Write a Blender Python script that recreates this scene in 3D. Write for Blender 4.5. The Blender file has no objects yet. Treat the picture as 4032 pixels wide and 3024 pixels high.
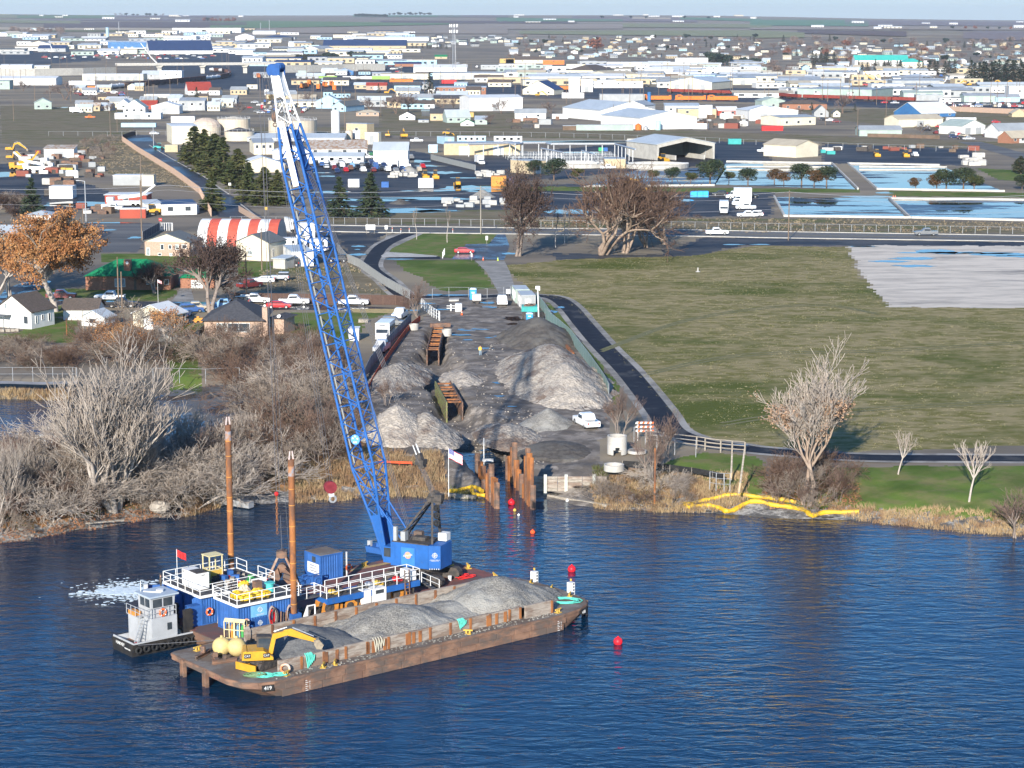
import bpy,math,random
import numpy as np
from mathutils import Vector as V3
random.seed(7);RNG=np.random.default_rng(7)
scene=bpy.context.scene
COL=scene.collection
R=math.radians
# ---- camera, light, air
CAM_H,FPX,HOR=55.0,8153.0,95.0
PITCH=math.atan((1512-HOR)/FPX)
CP,SP=math.cos(PITCH),math.sin(PITCH)
cd=bpy.data.cameras.new('camera');cam=bpy.data.objects.new('camera',cd);COL.objects.link(cam)
cam.location=(0,0,CAM_H);cam.rotation_euler=(math.pi/2-PITCH,0,0)
cd.sensor_width=36;cd.lens=36*FPX/4032;cd.clip_start=1;cd.clip_end=60000
scene.camera=cam
vs=scene.view_settings
vs.view_transform='Standard';vs.look='None';vs.gamma=1;vs.exposure=.84;vs.use_curve_mapping=False
SUN_EL,SUN_AZ=R(20),R(180+13)
w=bpy.data.worlds.new('World');scene.world=w;w.use_nodes=True
nt=w.node_tree;nt.nodes.clear()
def N(t,ty,**kw):
 n=t.nodes.new(ty)
 for k,v in kw.items():
  if hasattr(n,k):setattr(n,k,v)
  else:n.inputs[k].default_value=v
 return n
sky=N(nt,'ShaderNodeTexSky',sky_type='NISHITA',sun_disc=False)
sky.sun_elevation=SUN_EL;sky.sun_rotation=SUN_AZ;sky.altitude=100;sky.air_density=1.0;sky.dust_density=0.6;sky.ozone_density=2.2
bg=N(nt,'ShaderNodeBackground');bg.inputs['Strength'].default_value=0.088
tc=N(nt,'ShaderNodeTexCoord');mp=N(nt,'ShaderNodeMapping');mp.inputs['Scale'].default_value=(5,5,75)
ns=N(nt,'ShaderNodeTexNoise');ns.inputs['Scale'].default_value=1.3;ns.inputs['Detail'].default_value=7;ns.inputs['Roughness'].default_value=.62
rp=N(nt,'ShaderNodeValToRGB');rp.color_ramp.elements[0].position=.46;rp.color_ramp.elements[1].position=.72
rp.color_ramp.elements[1].color=(.55,.55,.55,1)
sx=N(nt,'ShaderNodeSeparateXYZ')
band=N(nt,'ShaderNodeMapRange');band.inputs[1].default_value=.004;band.inputs[2].default_value=.014
top=N(nt,'ShaderNodeMapRange');top.inputs[1].default_value=.05;top.inputs[2].default_value=.12;top.inputs[3].default_value=1;top.inputs[4].default_value=0
rgt=N(nt,'ShaderNodeMapRange');rgt.inputs[1].default_value=-.02;rgt.inputs[2].default_value=.12
mm=N(nt,'ShaderNodeMath',operation='MULTIPLY');m2=N(nt,'ShaderNodeMath',operation='MULTIPLY');m3=N(nt,'ShaderNodeMath',operation='MULTIPLY')
mx=N(nt,'ShaderNodeMix',data_type='RGBA');mx.inputs['B'].default_value=(6.0,6.5,6.9,1)
hz=N(nt,'ShaderNodeMix',data_type='RGBA');hz.inputs['B'].default_value=(4.6,5.6,6.3,1)
hf=N(nt,'ShaderNodeMapRange',interpolation_type='SMOOTHSTEP');hf.inputs[1].default_value=-.02;hf.inputs[2].default_value=.13;hf.inputs[3].default_value=.95;hf.inputs[4].default_value=0
L=nt.links.new
L(tc.outputs['Generated'],mp.inputs[0]);L(mp.outputs[0],ns.inputs['Vector']);L(ns.outputs['Fac'],rp.inputs[0])
L(tc.outputs['Generated'],sx.inputs[0]);L(sx.outputs['Z'],band.inputs[0]);L(sx.outputs['X'],rgt.inputs[0]);L(sx.outputs['Z'],top.inputs[0])
L(rp.outputs[0],mm.inputs[0]);L(band.outputs[0],mm.inputs[1]);L(mm.outputs[0],m2.inputs[0]);L(rgt.outputs[0],m2.inputs[1])
L(m2.outputs[0],m3.inputs[0]);L(top.outputs[0],m3.inputs[1])
tint=N(nt,'ShaderNodeMix',data_type='RGBA',blend_type='MULTIPLY');tint.inputs['Factor'].default_value=1;tint.inputs['B'].default_value=(.50,.90,1.32,1)
L(sky.outputs[0],tint.inputs['A']);L(sx.outputs['Z'],hf.inputs[0]);L(hf.outputs[0],hz.inputs['Factor']);L(tint.outputs['Result'],hz.inputs['A']);L(hz.outputs['Result'],mx.inputs['A']);L(m3.outputs[0],mx.inputs['Factor']);L(mx.outputs['Result'],bg.inputs['Color'])
wo=N(nt,'ShaderNodeOutputWorld');L(bg.outputs[0],wo.inputs[0])
sd=bpy.data.lights.new('sun','SUN');sd.energy=4.8;sd.angle=R(.55);sd.color=(1,.93,.83)
so=bpy.data.objects.new('sun',sd);COL.objects.link(so)
sdir=V3((math.sin(SUN_AZ)*math.cos(SUN_EL),math.cos(SUN_AZ)*math.cos(SUN_EL),math.sin(SUN_EL)))
so.rotation_euler=sdir.to_track_quat('Z','Y').to_euler();so.location=sdir*300
scene.cycles.max_bounces=5;scene.cycles.transparent_max_bounces=6;scene.cycles.volume_bounces=0
scene.cycles.diffuse_bounces=2;scene.cycles.glossy_bounces=2;scene.cycles.transmission_bounces=2
scene.cycles.use_adaptive_sampling=True;scene.cycles.adaptive_threshold=.02
# ---- places measured on the photograph -> points on the ground
VIEW={'s':(0,0,1),'o':(0,0,.5486),'b1':(400,2050,2.212),'b2':(1200,2050,1.8433),'b3':(1000,150,1.07),'b4':(1300,1700,2.7657),'f1':(0,0,2.212),'f2':(1000,0,2.212),'f3':(2000,0,2.212),'f4':(3000,0,2.1434),'m1':(0,400,2.212),'m2':(1000,400,2.212),'m3':(2000,400,2.212),'m4':(3000,400,2.1434),'h1':(0,800,2.765),'h2':(800,800,2.765),'h3':(1500,850,2.765),'h4':(2200,600,2.212),'h5':(3032,600,2.212),'l1':(0,1250,1.8438),'l2':(700,1250,2.0738),'l3':(1400,1150,2.011),'l4':(1800,1550,2.011),'l5':(2700,1250,.9535)}
LAND=2.5
def src(v,x,y):
 a,b,s=VIEW[v];return a+x/s,b+y/s
def ray(v,x,y):
 x,y=src(v,x,y)
 cx,cy=(x-2016)/FPX,(y-1512)/FPX
 return V3((cx,CP-cy*SP,-SP-cy*CP))
def at(v,x,y,z=LAND):
 """the point of the level z that the photograph shows at x, y"""
 d=ray(v,x,y);t=(z-CAM_H)/d.z
 return V3((d.x*t,d.y*t,z))
def atY(v,x,y,Y):
 """the point at distance Y"""
 d=ray(v,x,y);t=Y/d.y
 return V3((d.x*t,Y,CAM_H+d.z*t))
def pxm(Y):
 return FPX/(Y/CP)
def proj(p):
 y,z=p[1],p[2]-CAM_H
 Z=y*CP-z*SP;v=-y*SP-z*CP
 return 2016+FPX*p[0]/Z,1512+FPX*v/Z
# ---- things, parts, tags
def tag(o,label=None,cat=None,group=None,kind=None):
 if label:o['label']=label
 if cat:o['category']=cat
 if group:o['group']=group
 if kind:o['kind']=kind
 return o
def em(name,loc,rz=0,label=None,cat=None,group=None,kind=None):
 o=bpy.data.objects.new(name,None);COL.objects.link(o);o.location=loc;o.rotation_euler=(0,0,rz)
 o.empty_display_size=.2
 return tag(o,label,cat,group,kind)
def link(name,me,parent=None,loc=None,rz=0):
 o=bpy.data.objects.new(name,me);COL.objects.link(o)
 if parent:o.parent=parent
 if loc is not None:o.location=loc
 if rz:o.rotation_euler=(0,0,rz)
 return o
def paint(o,m,slot=0):
 """an instance's own material"""
 o.material_slots[slot].link='OBJECT';o.material_slots[slot].material=m
class MB:
 """collects shapes for one mesh"""
 def __init__(s):s.v=[];s.f=[];s.m=[];s.M=None
 def add(s,vs,fs,m=0):
  b=len(s.v)
  s.v+=[tuple(p)for p in vs];s.f+=[tuple(i+b for i in f)for f in fs];s.m+=[m]*len(fs);return s
 def box(s,x0,y0,z0,x1,y1,z1,m=0):
  return s.add([(x0,y0,z0),(x1,y0,z0),(x1,y1,z0),(x0,y1,z0),(x0,y0,z1),(x1,y0,z1),(x1,y1,z1),(x0,y1,z1)],[(0,3,2,1),(4,5,6,7),(0,1,5,4),(1,2,6,5),(2,3,7,6),(3,0,4,7)],m)
 def cbox(s,c,d,m=0,rz=0):
  x,y,z=d[0]/2,d[1]/2,d[2]/2;ca,sa=math.cos(rz),math.sin(rz)
  P=[(-x,-y,-z),(x,-y,-z),(x,y,-z),(-x,y,-z),(-x,-y,z),(x,-y,z),(x,y,z),(-x,y,z)]
  return s.add([(c[0]+p[0]*ca-p[1]*sa,c[1]+p[0]*sa+p[1]*ca,c[2]+p[2])for p in P],[(0,3,2,1),(4,5,6,7),(0,1,5,4),(1,2,6,5),(2,3,7,6),(3,0,4,7)],m)
 def bar(s,p,q,w,h=None,m=0):
  """a square bar from p to q"""
  p,q=V3(p),V3(q);d=(q-p).normalized();h=h or w
  u=d.cross(V3((0,0,1)));
  if u.length<1e-3:u=V3((1,0,0))
  u.normalize();t=u.cross(d).normalized()
  a=[p+u*x*w/2+t*y*h/2 for x,y in((-1,-1),(1,-1),(1,1),(-1,1))]
  b=[q+u*x*w/2+t*y*h/2 for x,y in((-1,-1),(1,-1),(1,1),(-1,1))]
  return s.add(a+b,[(0,3,2,1),(4,5,6,7),(0,1,5,4),(1,2,6,5),(2,3,7,6),(3,0,4,7)],m)
 def tube(s,p,q,r,r2=None,n=8,m=0,cap=True):
  p,q=V3(p),V3(q);r2=r if r2 is None else r2
  d=(q-p).normalized();u=d.cross(V3((0,0,1)))
  if u.length<1e-3:u=V3((1,0,0))
  u.normalize();t=d.cross(u)
  vs=[p+(u*math.cos(2*math.pi*i/n)+t*math.sin(2*math.pi*i/n))*r for i in range(n)]+[q+(u*math.cos(2*math.pi*i/n)+t*math.sin(2*math.pi*i/n))*r2 for i in range(n)]
  fs=[(i,(i+1)%n,n+(i+1)%n,n+i)for i in range(n)]
  if cap:fs+=[tuple(range(n-1,-1,-1)),tuple(range(n,2*n))]
  return s.add(vs,fs,m)
 def path(s,pts,r,n=6,m=0):
  for a,b in zip(pts,pts[1:]):s.tube(a,b,r,n=n,m=m)
  return s
 def psm(s,prof,a0,a1,axis='y',m=0):
  """profile of 2D points extruded along an axis"""
  n=len(prof)
  f={'y':lambda p,a:(p[0],a,p[1]),'x':lambda p,a:(a,p[0],p[1]),'z':lambda p,a:(p[0],p[1],a)}[axis]
  vs=[f(p,a0)for p in prof]+[f(p,a1)for p in prof]
  return s.add(vs,[(i,(i+1)%n,n+(i+1)%n,n+i)for i in range(n)]+[tuple(range(n-1,-1,-1)),tuple(range(n,2*n))],m)
 def ball(s,c,r,nu=10,nv=7,m=0,sq=(1,1,1)):
  vs=[];fs=[]
  for j in range(nv+1):
   a=math.pi*j/nv
   for i in range(nu):
    b=2*math.pi*i/nu
    vs.append((c[0]+r*sq[0]*math.sin(a)*math.cos(b),c[1]+r*sq[1]*math.sin(a)*math.sin(b),c[2]+r*sq[2]*math.cos(a)))
  for j in range(nv):
   for i in range(nu):fs.append((j*nu+i,(j+1)*nu+i,(j+1)*nu+(i+1)%nu,j*nu+(i+1)%nu))
  return s.add(vs,fs,m)
 def torus(s,c,R_,r,n=14,k=6,m=0,ax='z'):
  vs=[];fs=[]
  for i in range(n):
   a=2*math.pi*i/n
   for j in range(k):
    b=2*math.pi*j/k;d=R_+r*math.cos(b)
    p=(d*math.cos(a),d*math.sin(a),r*math.sin(b))
    if ax=='y':p=(p[0],p[2],p[1])
    if ax=='x':p=(p[2],p[0],p[1])
    vs.append((c[0]+p[0],c[1]+p[1],c[2]+p[2]))
  for i in range(n):
   for j in range(k):fs.append((i*k+j,((i+1)%n)*k+j,((i+1)%n)*k+(j+1)%k,i*k+(j+1)%k))
  return s.add(vs,fs,m)
 def poly(s,pts,m=0):return s.add(pts,[tuple(range(len(pts)))],m)
 def mesh(s,name,mats):
  me=bpy.data.meshes.new(name);me.from_pydata(s.v,[],s.f)
  for x in(mats if isinstance(mats,(list,tuple))else[mats]):me.materials.append(x)
  if any(s.m):me.polygons.foreach_set('material_index',s.m)
  me.validate();me.update();return me
 def bd(s,name,mats,parent=None,loc=None,rz=0,smooth=False):
  me=s.mesh(name,mats)
  if smooth:me.polygons.foreach_set('use_smooth',[True]*len(me.polygons))
  return link(name,me,parent,loc,rz)
def fmsh(name,V,F,mats,mi=None,smooth=False):
 """V (n,3), F (m,k) as arrays"""
 me=bpy.data.meshes.new(name);V=np.asarray(V,dtype=np.float32);F=np.asarray(F,dtype=np.int32)
 k=F.shape[1]
 me.vertices.add(len(V));me.vertices.foreach_set('co',V.ravel())
 me.loops.add(F.size);me.loops.foreach_set('vertex_index',F.ravel())
 me.polygons.add(len(F));me.polygons.foreach_set('loop_start',np.arange(0,F.size,k,dtype=np.int32));me.polygons.foreach_set('loop_total',np.full(len(F),k,dtype=np.int32))
 for x in(mats if isinstance(mats,(list,tuple))else[mats]):me.materials.append(x)
 if mi is not None:me.polygons.foreach_set('material_index',np.asarray(mi,dtype=np.int32))
 if smooth:me.polygons.foreach_set('use_smooth',np.ones(len(F),dtype=bool))
 me.update(calc_edges=True);me.validate();return me
# ---- materials
_M={}
def mt(name,c=(.5,.5,.5),c2=None,sc=1.0,rough=.75,metal=0,bump=0,bsc=None,lo=.35,hi=.65,st=None,c3=None,sc3=.1,spec=.22,rough2=None,obj=False,det=5,dirt=0,vor=0,alpha=None,lo3=.45,hi3=.6,emit=0):
 """a procedural material: colour c, patches of c2 (noise of scale sc per metre), large patches of c3, wear"""
 if name in _M:return _M[name]
 m=bpy.data.materials.new(name);_M[name]=m;m.use_nodes=True;t=m.node_tree;b=t.nodes['Principled BSDF'];l=t.links.new
 g=N(t,'ShaderNodeTexCoord')if obj else N(t,'ShaderNodeNewGeometry')
 pos=g.outputs['Object']if obj else g.outputs['Position']
 mp=N(t,'ShaderNodeMapping');mp.inputs['Scale'].default_value=st or(1,1,1);l(pos,mp.inputs[0]);pos=mp.outputs[0]
 def noise(s,d=det,r=.6):
  n=N(t,'ShaderNodeTexNoise');n.inputs['Scale'].default_value=s;n.inputs['Detail'].default_value=d;n.inputs['Roughness'].default_value=r
  l(pos,n.inputs['Vector']);return n.outputs['Fac']
 def ramp(x,a,z):
  r=N(t,'ShaderNodeMapRange',interpolation_type='SMOOTHSTEP');r.inputs[1].default_value=a;r.inputs[2].default_value=z;l(x,r.inputs[0]);return r.outputs[0]
 def mix(f,a,c):
  x=N(t,'ShaderNodeMix',data_type='RGBA')
  (l(a,x.inputs['A'])if hasattr(a,'links')else setattr(x.inputs['A'],'default_value',(*a,1)))
  x.inputs['B'].default_value=(*c,1);l(f,x.inputs['Factor']);return x.outputs['Result']
 col=c;n1=None
 if c2 is not None:
  if vor:
   n=N(t,'ShaderNodeTexVoronoi');n.inputs['Scale'].default_value=sc;l(pos,n.inputs['Vector'])
   s2=N(t,'ShaderNodeSeparateColor');l(n.outputs['Color'],s2.inputs[0]);n1=s2.outputs[0];vd=n.outputs['Distance']
  else:n1=noise(sc)
  col=mix(ramp(n1,lo,hi),col,c2)
 if c3 is not None:
  f3=ramp(noise(sc3,6,.65),lo3,hi3);col=mix(f3,col,c3)
 if dirt:
  f4=ramp(noise(sc*3.7+.5,4),.5,.8)
  k=N(t,'ShaderNodeMath',operation='MULTIPLY');l(f4,k.inputs[0]);k.inputs[1].default_value=dirt
  col=mix(k.outputs[0],col,tuple(x*.45+.02 for x in c))
 if hasattr(col,'links'):l(col,b.inputs['Base Color'])
 else:b.inputs['Base Color'].default_value=(*col,1)
 b.inputs['Roughness'].default_value=rough;b.inputs['Metallic'].default_value=metal;b.inputs['Specular IOR Level'].default_value=spec
 if rough2 is not None:
  rr=N(t,'ShaderNodeMapRange');rr.inputs[3].default_value=rough;rr.inputs[4].default_value=rough2
  l(f3 if c3 is not None else ramp(n1,lo,hi),rr.inputs[0]);l(rr.outputs[0],b.inputs['Roughness'])
 if bump:
  bp=N(t,'ShaderNodeBump');bp.inputs['Strength'].default_value=1;bp.inputs['Distance'].default_value=bump
  l(vd if vor else noise(bsc or sc*2),bp.inputs['Height']);l(bp.outputs[0],b.inputs['Normal'])
 if emit:b.inputs['Emission Color'].default_value=(*c,1);b.inputs['Emission Strength'].default_value=emit
 return m
def plain(name,c,rough=.6,metal=0,dirt=.35,obj=True):return mt(name,c,tuple(x*.82 for x in c),1.6,rough,metal,obj=obj,dirt=dirt)
# ---- the lie of the land
def sstep(x,a,b):
 t=np.clip((np.asarray(x,dtype=float)-a)/(b-a),0,1);return t*t*(3-2*t)
def far_rise(X,Y):
 z=np.interp(Y,[0,2500,3500,4500,6000,8500,12000,15000,40000],[LAND,LAND,8,20,40,68,104,108,60])
 q=np.asarray(X)/np.maximum(Y,1)
 k=1-.42*sstep(q,.06,.26)+.12*sstep(-q,.17,.26)
 z=np.where(Y>5200,30+(z-30)*(1+(k-1)*sstep(Y,5200,8000)),z)
 z=z+17*np.exp(-((X-960)/190)**2-((Y-4900)/330)**2)+9*np.exp(-((X-700)/200)**2-((Y-4700)/300)**2)+9*np.exp(-((X-1240)/120)**2-((Y-4700)/300)**2)
 z=z+sstep(Y,5500,8000)*5*np.sin(X/900+1)*np.sin(Y/1300)
 return z
def gp(v,x,y):
 """the point of the ground that the photograph shows at x, y"""
 p=at(v,x,y)
 if 0<p.y<2450:return p
 d=ray(v,x,y);lo,hi=2000.0,None;Y=2000.0
 while Y<16000:
  Yn=Y*1.01
  if CAM_H+d.z/d.y*Yn<float(far_rise(d.x/d.y*Yn,Yn)):hi=Yn;break
  Y=Yn
 if hi is None:Y=11800.0
 else:
  for _ in range(18):
   m=(Y+hi)/2
   if CAM_H+d.z/d.y*m<float(far_rise(d.x/d.y*m,m)):hi=m
   else:Y=m
 X=d.x/d.y*Y
 return V3((X,Y,float(far_rise(X,Y))))
def pts(v,*xy,z=LAND):return[at(v,a,b,z)for a,b in zip(xy[::2],xy[1::2])]
shore=sorted([(p.x,p.y)for p in pts('o',-400,1215,-200,1190,0,1172,60,1166,150,1148,230,1137,330,1119,420,1107,480,1092,560,1088,640,1083,720,1078,800,1073,880,1068,960,1071,1030,1075,1175,1076,1240,1089,1310,1097,1400,1102,1480,1106,1600,1113,1700,1120,1850,1123,1950,1132,2060,1143,2212,1155,2400,1175,2700,1200,z=0)])
SX=np.array([p[0]for p in shore]);SY=np.array([p[1]for p in shore])
def sgd(X,Y,P):
 """distance to a polyline and the position along it (0..n-1)"""
 best=np.full(X.shape,1e9);tt=np.zeros(X.shape)
 for i in range(len(P)-1):
  ax,ay,bx,by=P[i][0],P[i][1],P[i+1][0],P[i+1][1]
  l2=(bx-ax)**2+(by-ay)**2
  t=np.clip(((X-ax)*(bx-ax)+(Y-ay)*(by-ay))/l2,0,1)
  d=np.hypot(X-ax-t*(bx-ax),Y-ay-t*(by-ay))
  m=d<best;best=np.where(m,d,best);tt=np.where(m,i+t,tt)
 return best,tt
def ins_(X,Y,P):
 r=np.zeros(X.shape,dtype=bool);n=len(P)
 for i in range(n):
  x0,y0=P[i][0],P[i][1];x1,y1=P[(i+1)%n][0],P[(i+1)%n][1]
  if y0==y1:continue
  c=((y0>Y)!=(y1>Y))&(X<(x1-x0)*(Y-y0)/(y1-y0)+x0)
  r^=c
 return r
_tab=RNG.random((64,64,8))
def vnoise(X,Y,s,k=0):
 x=X*s;y=Y*s;xi=np.floor(x).astype(int);yi=np.floor(y).astype(int);fx=x-xi;fy=y-yi
 fx=fx*fx*(3-2*fx);fy=fy*fy*(3-2*fy);g=lambda a,b:_tab[(xi+a)%64,(yi+b)%64,k]
 return(g(0,0)*(1-fx)+g(1,0)*fx)*(1-fy)+(g(0,1)*(1-fx)+g(1,1)*fx)*fy
def fbm(X,Y,s,o=4,k=0):return sum(vnoise(X,Y,s*2**i,(k+i)%8)*.5**i for i in range(o))/(2-.5**(o-1))-.5
TR=[(at('l4',375,900,0),3.2,3.6),(at('l4',350,760,0),3.6,3.6),(at('l4',300,640,0),5,3.4),(at('l4',200,540,0),6.2,2.9),(at('l3',880,1190,.5),6.5,2.1),(at('l3',800,1070,1),5.2,1.7),(at('l3',760,900),2.6,2.0),(at('l3',710,790),2.2,1.8),(at('l3',600,640,1.5),6.0,1.9),(at('l3',610,560,1.5),4.2,1.9),(at('l3',625,440),2.2,2.1),(at('l3',645,310),1.9,2.0),(at('l3',655,285),1.2,.4)]
pond=[(p.x,p.y)for p in pts('l1',-500,560,-100,590,200,594,470,600,540,700,470,860,400,1000,260,1180,120,1240,-100,1260,-500,1200,z=0)]
ramp=[(p.x,p.y)for p in pts('l2',-90,1150,90,1120,180,960,330,900,660,740,660,620,560,560,330,550,0,590,-200,660,z=1)]
def gz_(X,Y):
 X=np.asarray(X,dtype=float);Y=np.asarray(Y,dtype=float)
 d=Y-np.interp(X,SX,SY)
 n=fbm(X,Y,.35,3)
 z=np.interp(d+n*1.6*(d<30),[-14,-3,0,3.2,4.2,9,17,26],[-2.5,-.6,0,.62,1.15,1.8,2.3,LAND])
 z=z+n*.35*(sstep(d,2,6)*(1-sstep(d,14,24)))
 near=(Y<460)&(Y>205)
 if near.any():
  zz=z.copy();m=near
  x,y=X[m],Y[m];q=z[m]
  dp,tp=sgd(x,y,[t[0]for t in TR]);hw=np.interp(tp,range(len(TR)),[t[1]for t in TR]);dep=np.interp(tp,range(len(TR)),[t[2]for t in TR])
  nn=fbm(x,y,.5,4,2)
  prof=1-sstep(dp/hw+nn*.35,.28,1.08)
  q=np.where(dp<hw*1.4,np.minimum(q,LAND-.1-dep*prof+nn*.5*(prof>.02)),q)
  ins=ins_(x,y,pond);pd=sgd(x,y,pond+pond[:1])[0];sg=np.where(ins,pd,-pd)
  q=np.where((sg>-5),np.minimum(q,np.interp(sg,[-5,-2,0,2],[LAND,1.2,.0,-1.2])),q)
  ir=ins_(x,y,ramp);pr=sgd(x,y,ramp+ramp[:1])[0];sr=np.where(ir,pr,-pr)
  q=np.where(sr>-3,np.minimum(q,np.interp(sr,[-3,0],[LAND,1.0])),q)
  s=ins_(x,y,ST_);ds=sgd(x,y,ST_+ST_[:1])[0]
  q=np.where(s&(dp>hw),q+sstep(ds,0,6)*(fbm(x,y,.22,5,3)*.7+.1),q)
  zz[m]=q;z=zz
 z=np.where(Y>2400,far_rise(X,Y),z)
 return z
def xy(L_):return[(p.x,p.y)for p in L_]
ST_=xy(pts('l3',520,215,430,285,300,455,190,615,75,815,60,900,90,1010)+pts('l4',-380,560,-240,640,-100,640,60,620,130,700,240,790,330,900,620,880,640,760,1190,740,1190,560,1130,470,1120,370,1250,330)+pts('l3',2030,1130,2010,900,1995,800,1900,640,1800,500,1650,320,1510,185)+pts('h3',1680,900,1420,850,1250,880,950,890,700,880,560,900,520,1080))
ZONES=[('construction_ground',[ST_],.5),('gravel_lot',[xy(pts('o',1828,533,1900,530,2400,532,2400,668,1920,663,1890,628,1862,592,1845,560))],1.2),('field',[xy(pts('o',1088,573,1230,560,1500,552,1640,530,1830,534,1855,590,1920,663,2400,668,2400,965,2212,962,1850,976,1690,970,1600,964,1545,952,1490,926,1420,862,1330,762,1250,672,1215,650,1175,640,1140,625,1112,600))],1),('lawn',[xy(pts('h3',200,190,1270,200,1180,300,930,310,780,460,80,392)),xy(pts('h3',150,485,1010,480,1110,580,1245,790,700,820,540,760,420,660,250,600)),xy(pts('o',1790,1005,2400,1006,2400,1110,2180,1105,2050,1095,1900,1083,1800,1078,1700,1070,1680,1040)),xy(pts('o',1410,1000,1530,975,1640,985,1660,1030,1630,1060,1590,1058,1490,1010)),xy(pts('h1',-300,1420,200,1420,520,1240,850,1280,800,1520,200,1500,-300,1480)),xy(pts('h1',500,1130,700,1110,700,1240,510,1240)),xy(pts('h1',1770,1480,2000,1310,2400,1310,2350,1480,2180,1500)),xy(pts('h1',330,930,1180,930,1930,900,1920,990,1800,1065,900,1060,430,1040)),xy(pts('h1',1100,545,2100,560,2300,640,2200,700,1100,640)),xy(pts('h2',960,1190,2080,1190,1800,1260,1700,1420,1560,1560,1250,1520,950,1400)),xy(pts('h2',330,1430,-30,1440,-30,1500,560,1520)),xy(pts('h2',380,630,760,640,740,720,600,800,380,800)),xy(pts('o',350,742,420,742,440,830,375,830)),xy(pts('m4',1800,560,2300,590,2300,680,2000,660)),xy(pts('m4',-2400,712,820,740,830,770,-2400,752)),xy(pts('m4',1070,752,2400,775,2400,808,1090,800)),xy(pts('l3',1505,190,1530,60,1600,140,1880,480,2090,760,2050,900,2000,800,1800,500))],.5),('dry_grass',[xy(pts('h2',590,740,1200,640,1560,640,1900,860,2090,990,540,960)),xy(pts('o',0,228,250,232,290,260,270,330,0,310)),xy(pts('m1',1060,330,1290,480,1520,630,1730,790,1300,680,940,620,700,400)),xy(pts('m4',-2200,985,190,985,1250,1000,2400,1030,2400,1115,-2200,1100)),xy(pts('m2',600,960,2300,940,2300,1075,600,1060)),xy(pts('m4',-4500,215,-1000,230,600,290,2300,350,2300,400,1850,400,400,350,-4500,260)),xy(pts('o',1830,262,1700,235,2250,235,2250,300,2190,300)),xy(pts('o',820,235,1150,245,1100,300,820,275))],1.5),('yard_ground',[xy(pts('m2',480,620,560,480,1000,440,1400,430,1560,460,2300,600,2300,900,2212,940,1100,960,560,960,480,800)),xy(pts('m3',60,720,900,720,1600,770,2300,780,2300,1000,60,1000)),xy(pts('m4',500,350,1800,400,1800,540,500,520)),xy(pts('m3',1400,330,2300,350,2300,560,1700,560,0,700,-300,560,-300,480)),xy(pts('o',340,108,340,190,1000,205,1000,150,620,128)),xy(pts('m1',-200,500,400,600,940,780,920,940,200,960,-200,900)),xy(pts('f3',-2500,700,3500,790,4500,830,4500,900,2100,890,-500,830,-2500,760)),xy(pts('h1',940,215,1700,220,1560,400,1480,530,1090,530,1000,300)),xy(pts('h2',850,320,1500,320,1500,620,850,500)),xy(pts('f1',-200,470,760,500,900,540,-200,600)),xy(pts('h5',-600,745,2400,785,2400,830,-600,805)),xy(pts('h4',-100,880,400,890,900,890,1250,740,2300,750,2300,800,1600,810,1200,900,0,935)),xy(pts('h2',1500,320,2000,330,1720,600,1550,560)),xy(pts('f4',0,830,1200,860,2300,900,2300,960,800,900,0,870))],1.5),]
rows=[150+i*1.2 for i in range(38)]
while rows[-1]<16500:
 y=rows[-1];rows.append(y+(.55 if 222<y<405 else.85 if y<560 else y*.0032 if y<2600 else y*.012))
rows=np.array(rows);NC=420
cols=np.linspace(-.33,.33,NC)
GX=rows[:,None]*cols[None,:];GX[:40]=(rows[:40,None]*0+200)*cols[None,:];GY=np.repeat(rows[:,None],NC,1)
GZ=gz_(GX,GY)
cx=(GX[:-1,:-1]+GX[1:,1:])/2;cy=(GY[:-1,:-1]+GY[1:,1:])/2;cz=(GZ[:-1,:-1]+GZ[1:,1:])/2
zone=np.full(cx.shape,-1)
jx=fbm(cx,cy,.4,3,1)*3;jy=fbm(cx,cy,.4,3,5)*3*np.maximum(1,cy/400)
for k,(nm,polys,rag)in enumerate(ZONES):
 for P in polys:
  P=[(a[0],a[1])for a in P]
  y0,y1=min(p[1]for p in P)-8,max(p[1]for p in P)+8
  r0,r1=np.searchsorted(rows,[y0,y1]);r0=max(0,r0-1);r1=min(len(rows)-1,r1+1)
  sl=slice(r0,r1)
  m=ins_(cx[sl]+jx[sl]*rag,cy[sl]+jy[sl]*rag,P)
  zone[sl]=np.where(m&(zone[sl]<0),k,zone[sl])
dsh=cy-np.interp(cx,SX,SY);NZ=len(ZONES)
zone=np.where((dsh<3.2+jx*.5)&(cy<320)&(zone!=0),NZ,zone)
bankw=np.where(cx<-5,60,13)
zone=np.where((dsh>=3.2+jx*.5)&(dsh<bankw+jx)&(zone<0)&(cy<345),NZ+1,zone)
zone=np.where((cy>4600)&(zone<0),NZ+2,zone)
zone=np.where(ins_(cx,cy,ramp)&(zone!=0),NZ+3,zone)
GNAMES=[z[0]for z in ZONES]+['gravel_shore','river_bank','farmland','boat_ramp','ground']
C_WATER=(.002,.022,.055)
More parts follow.
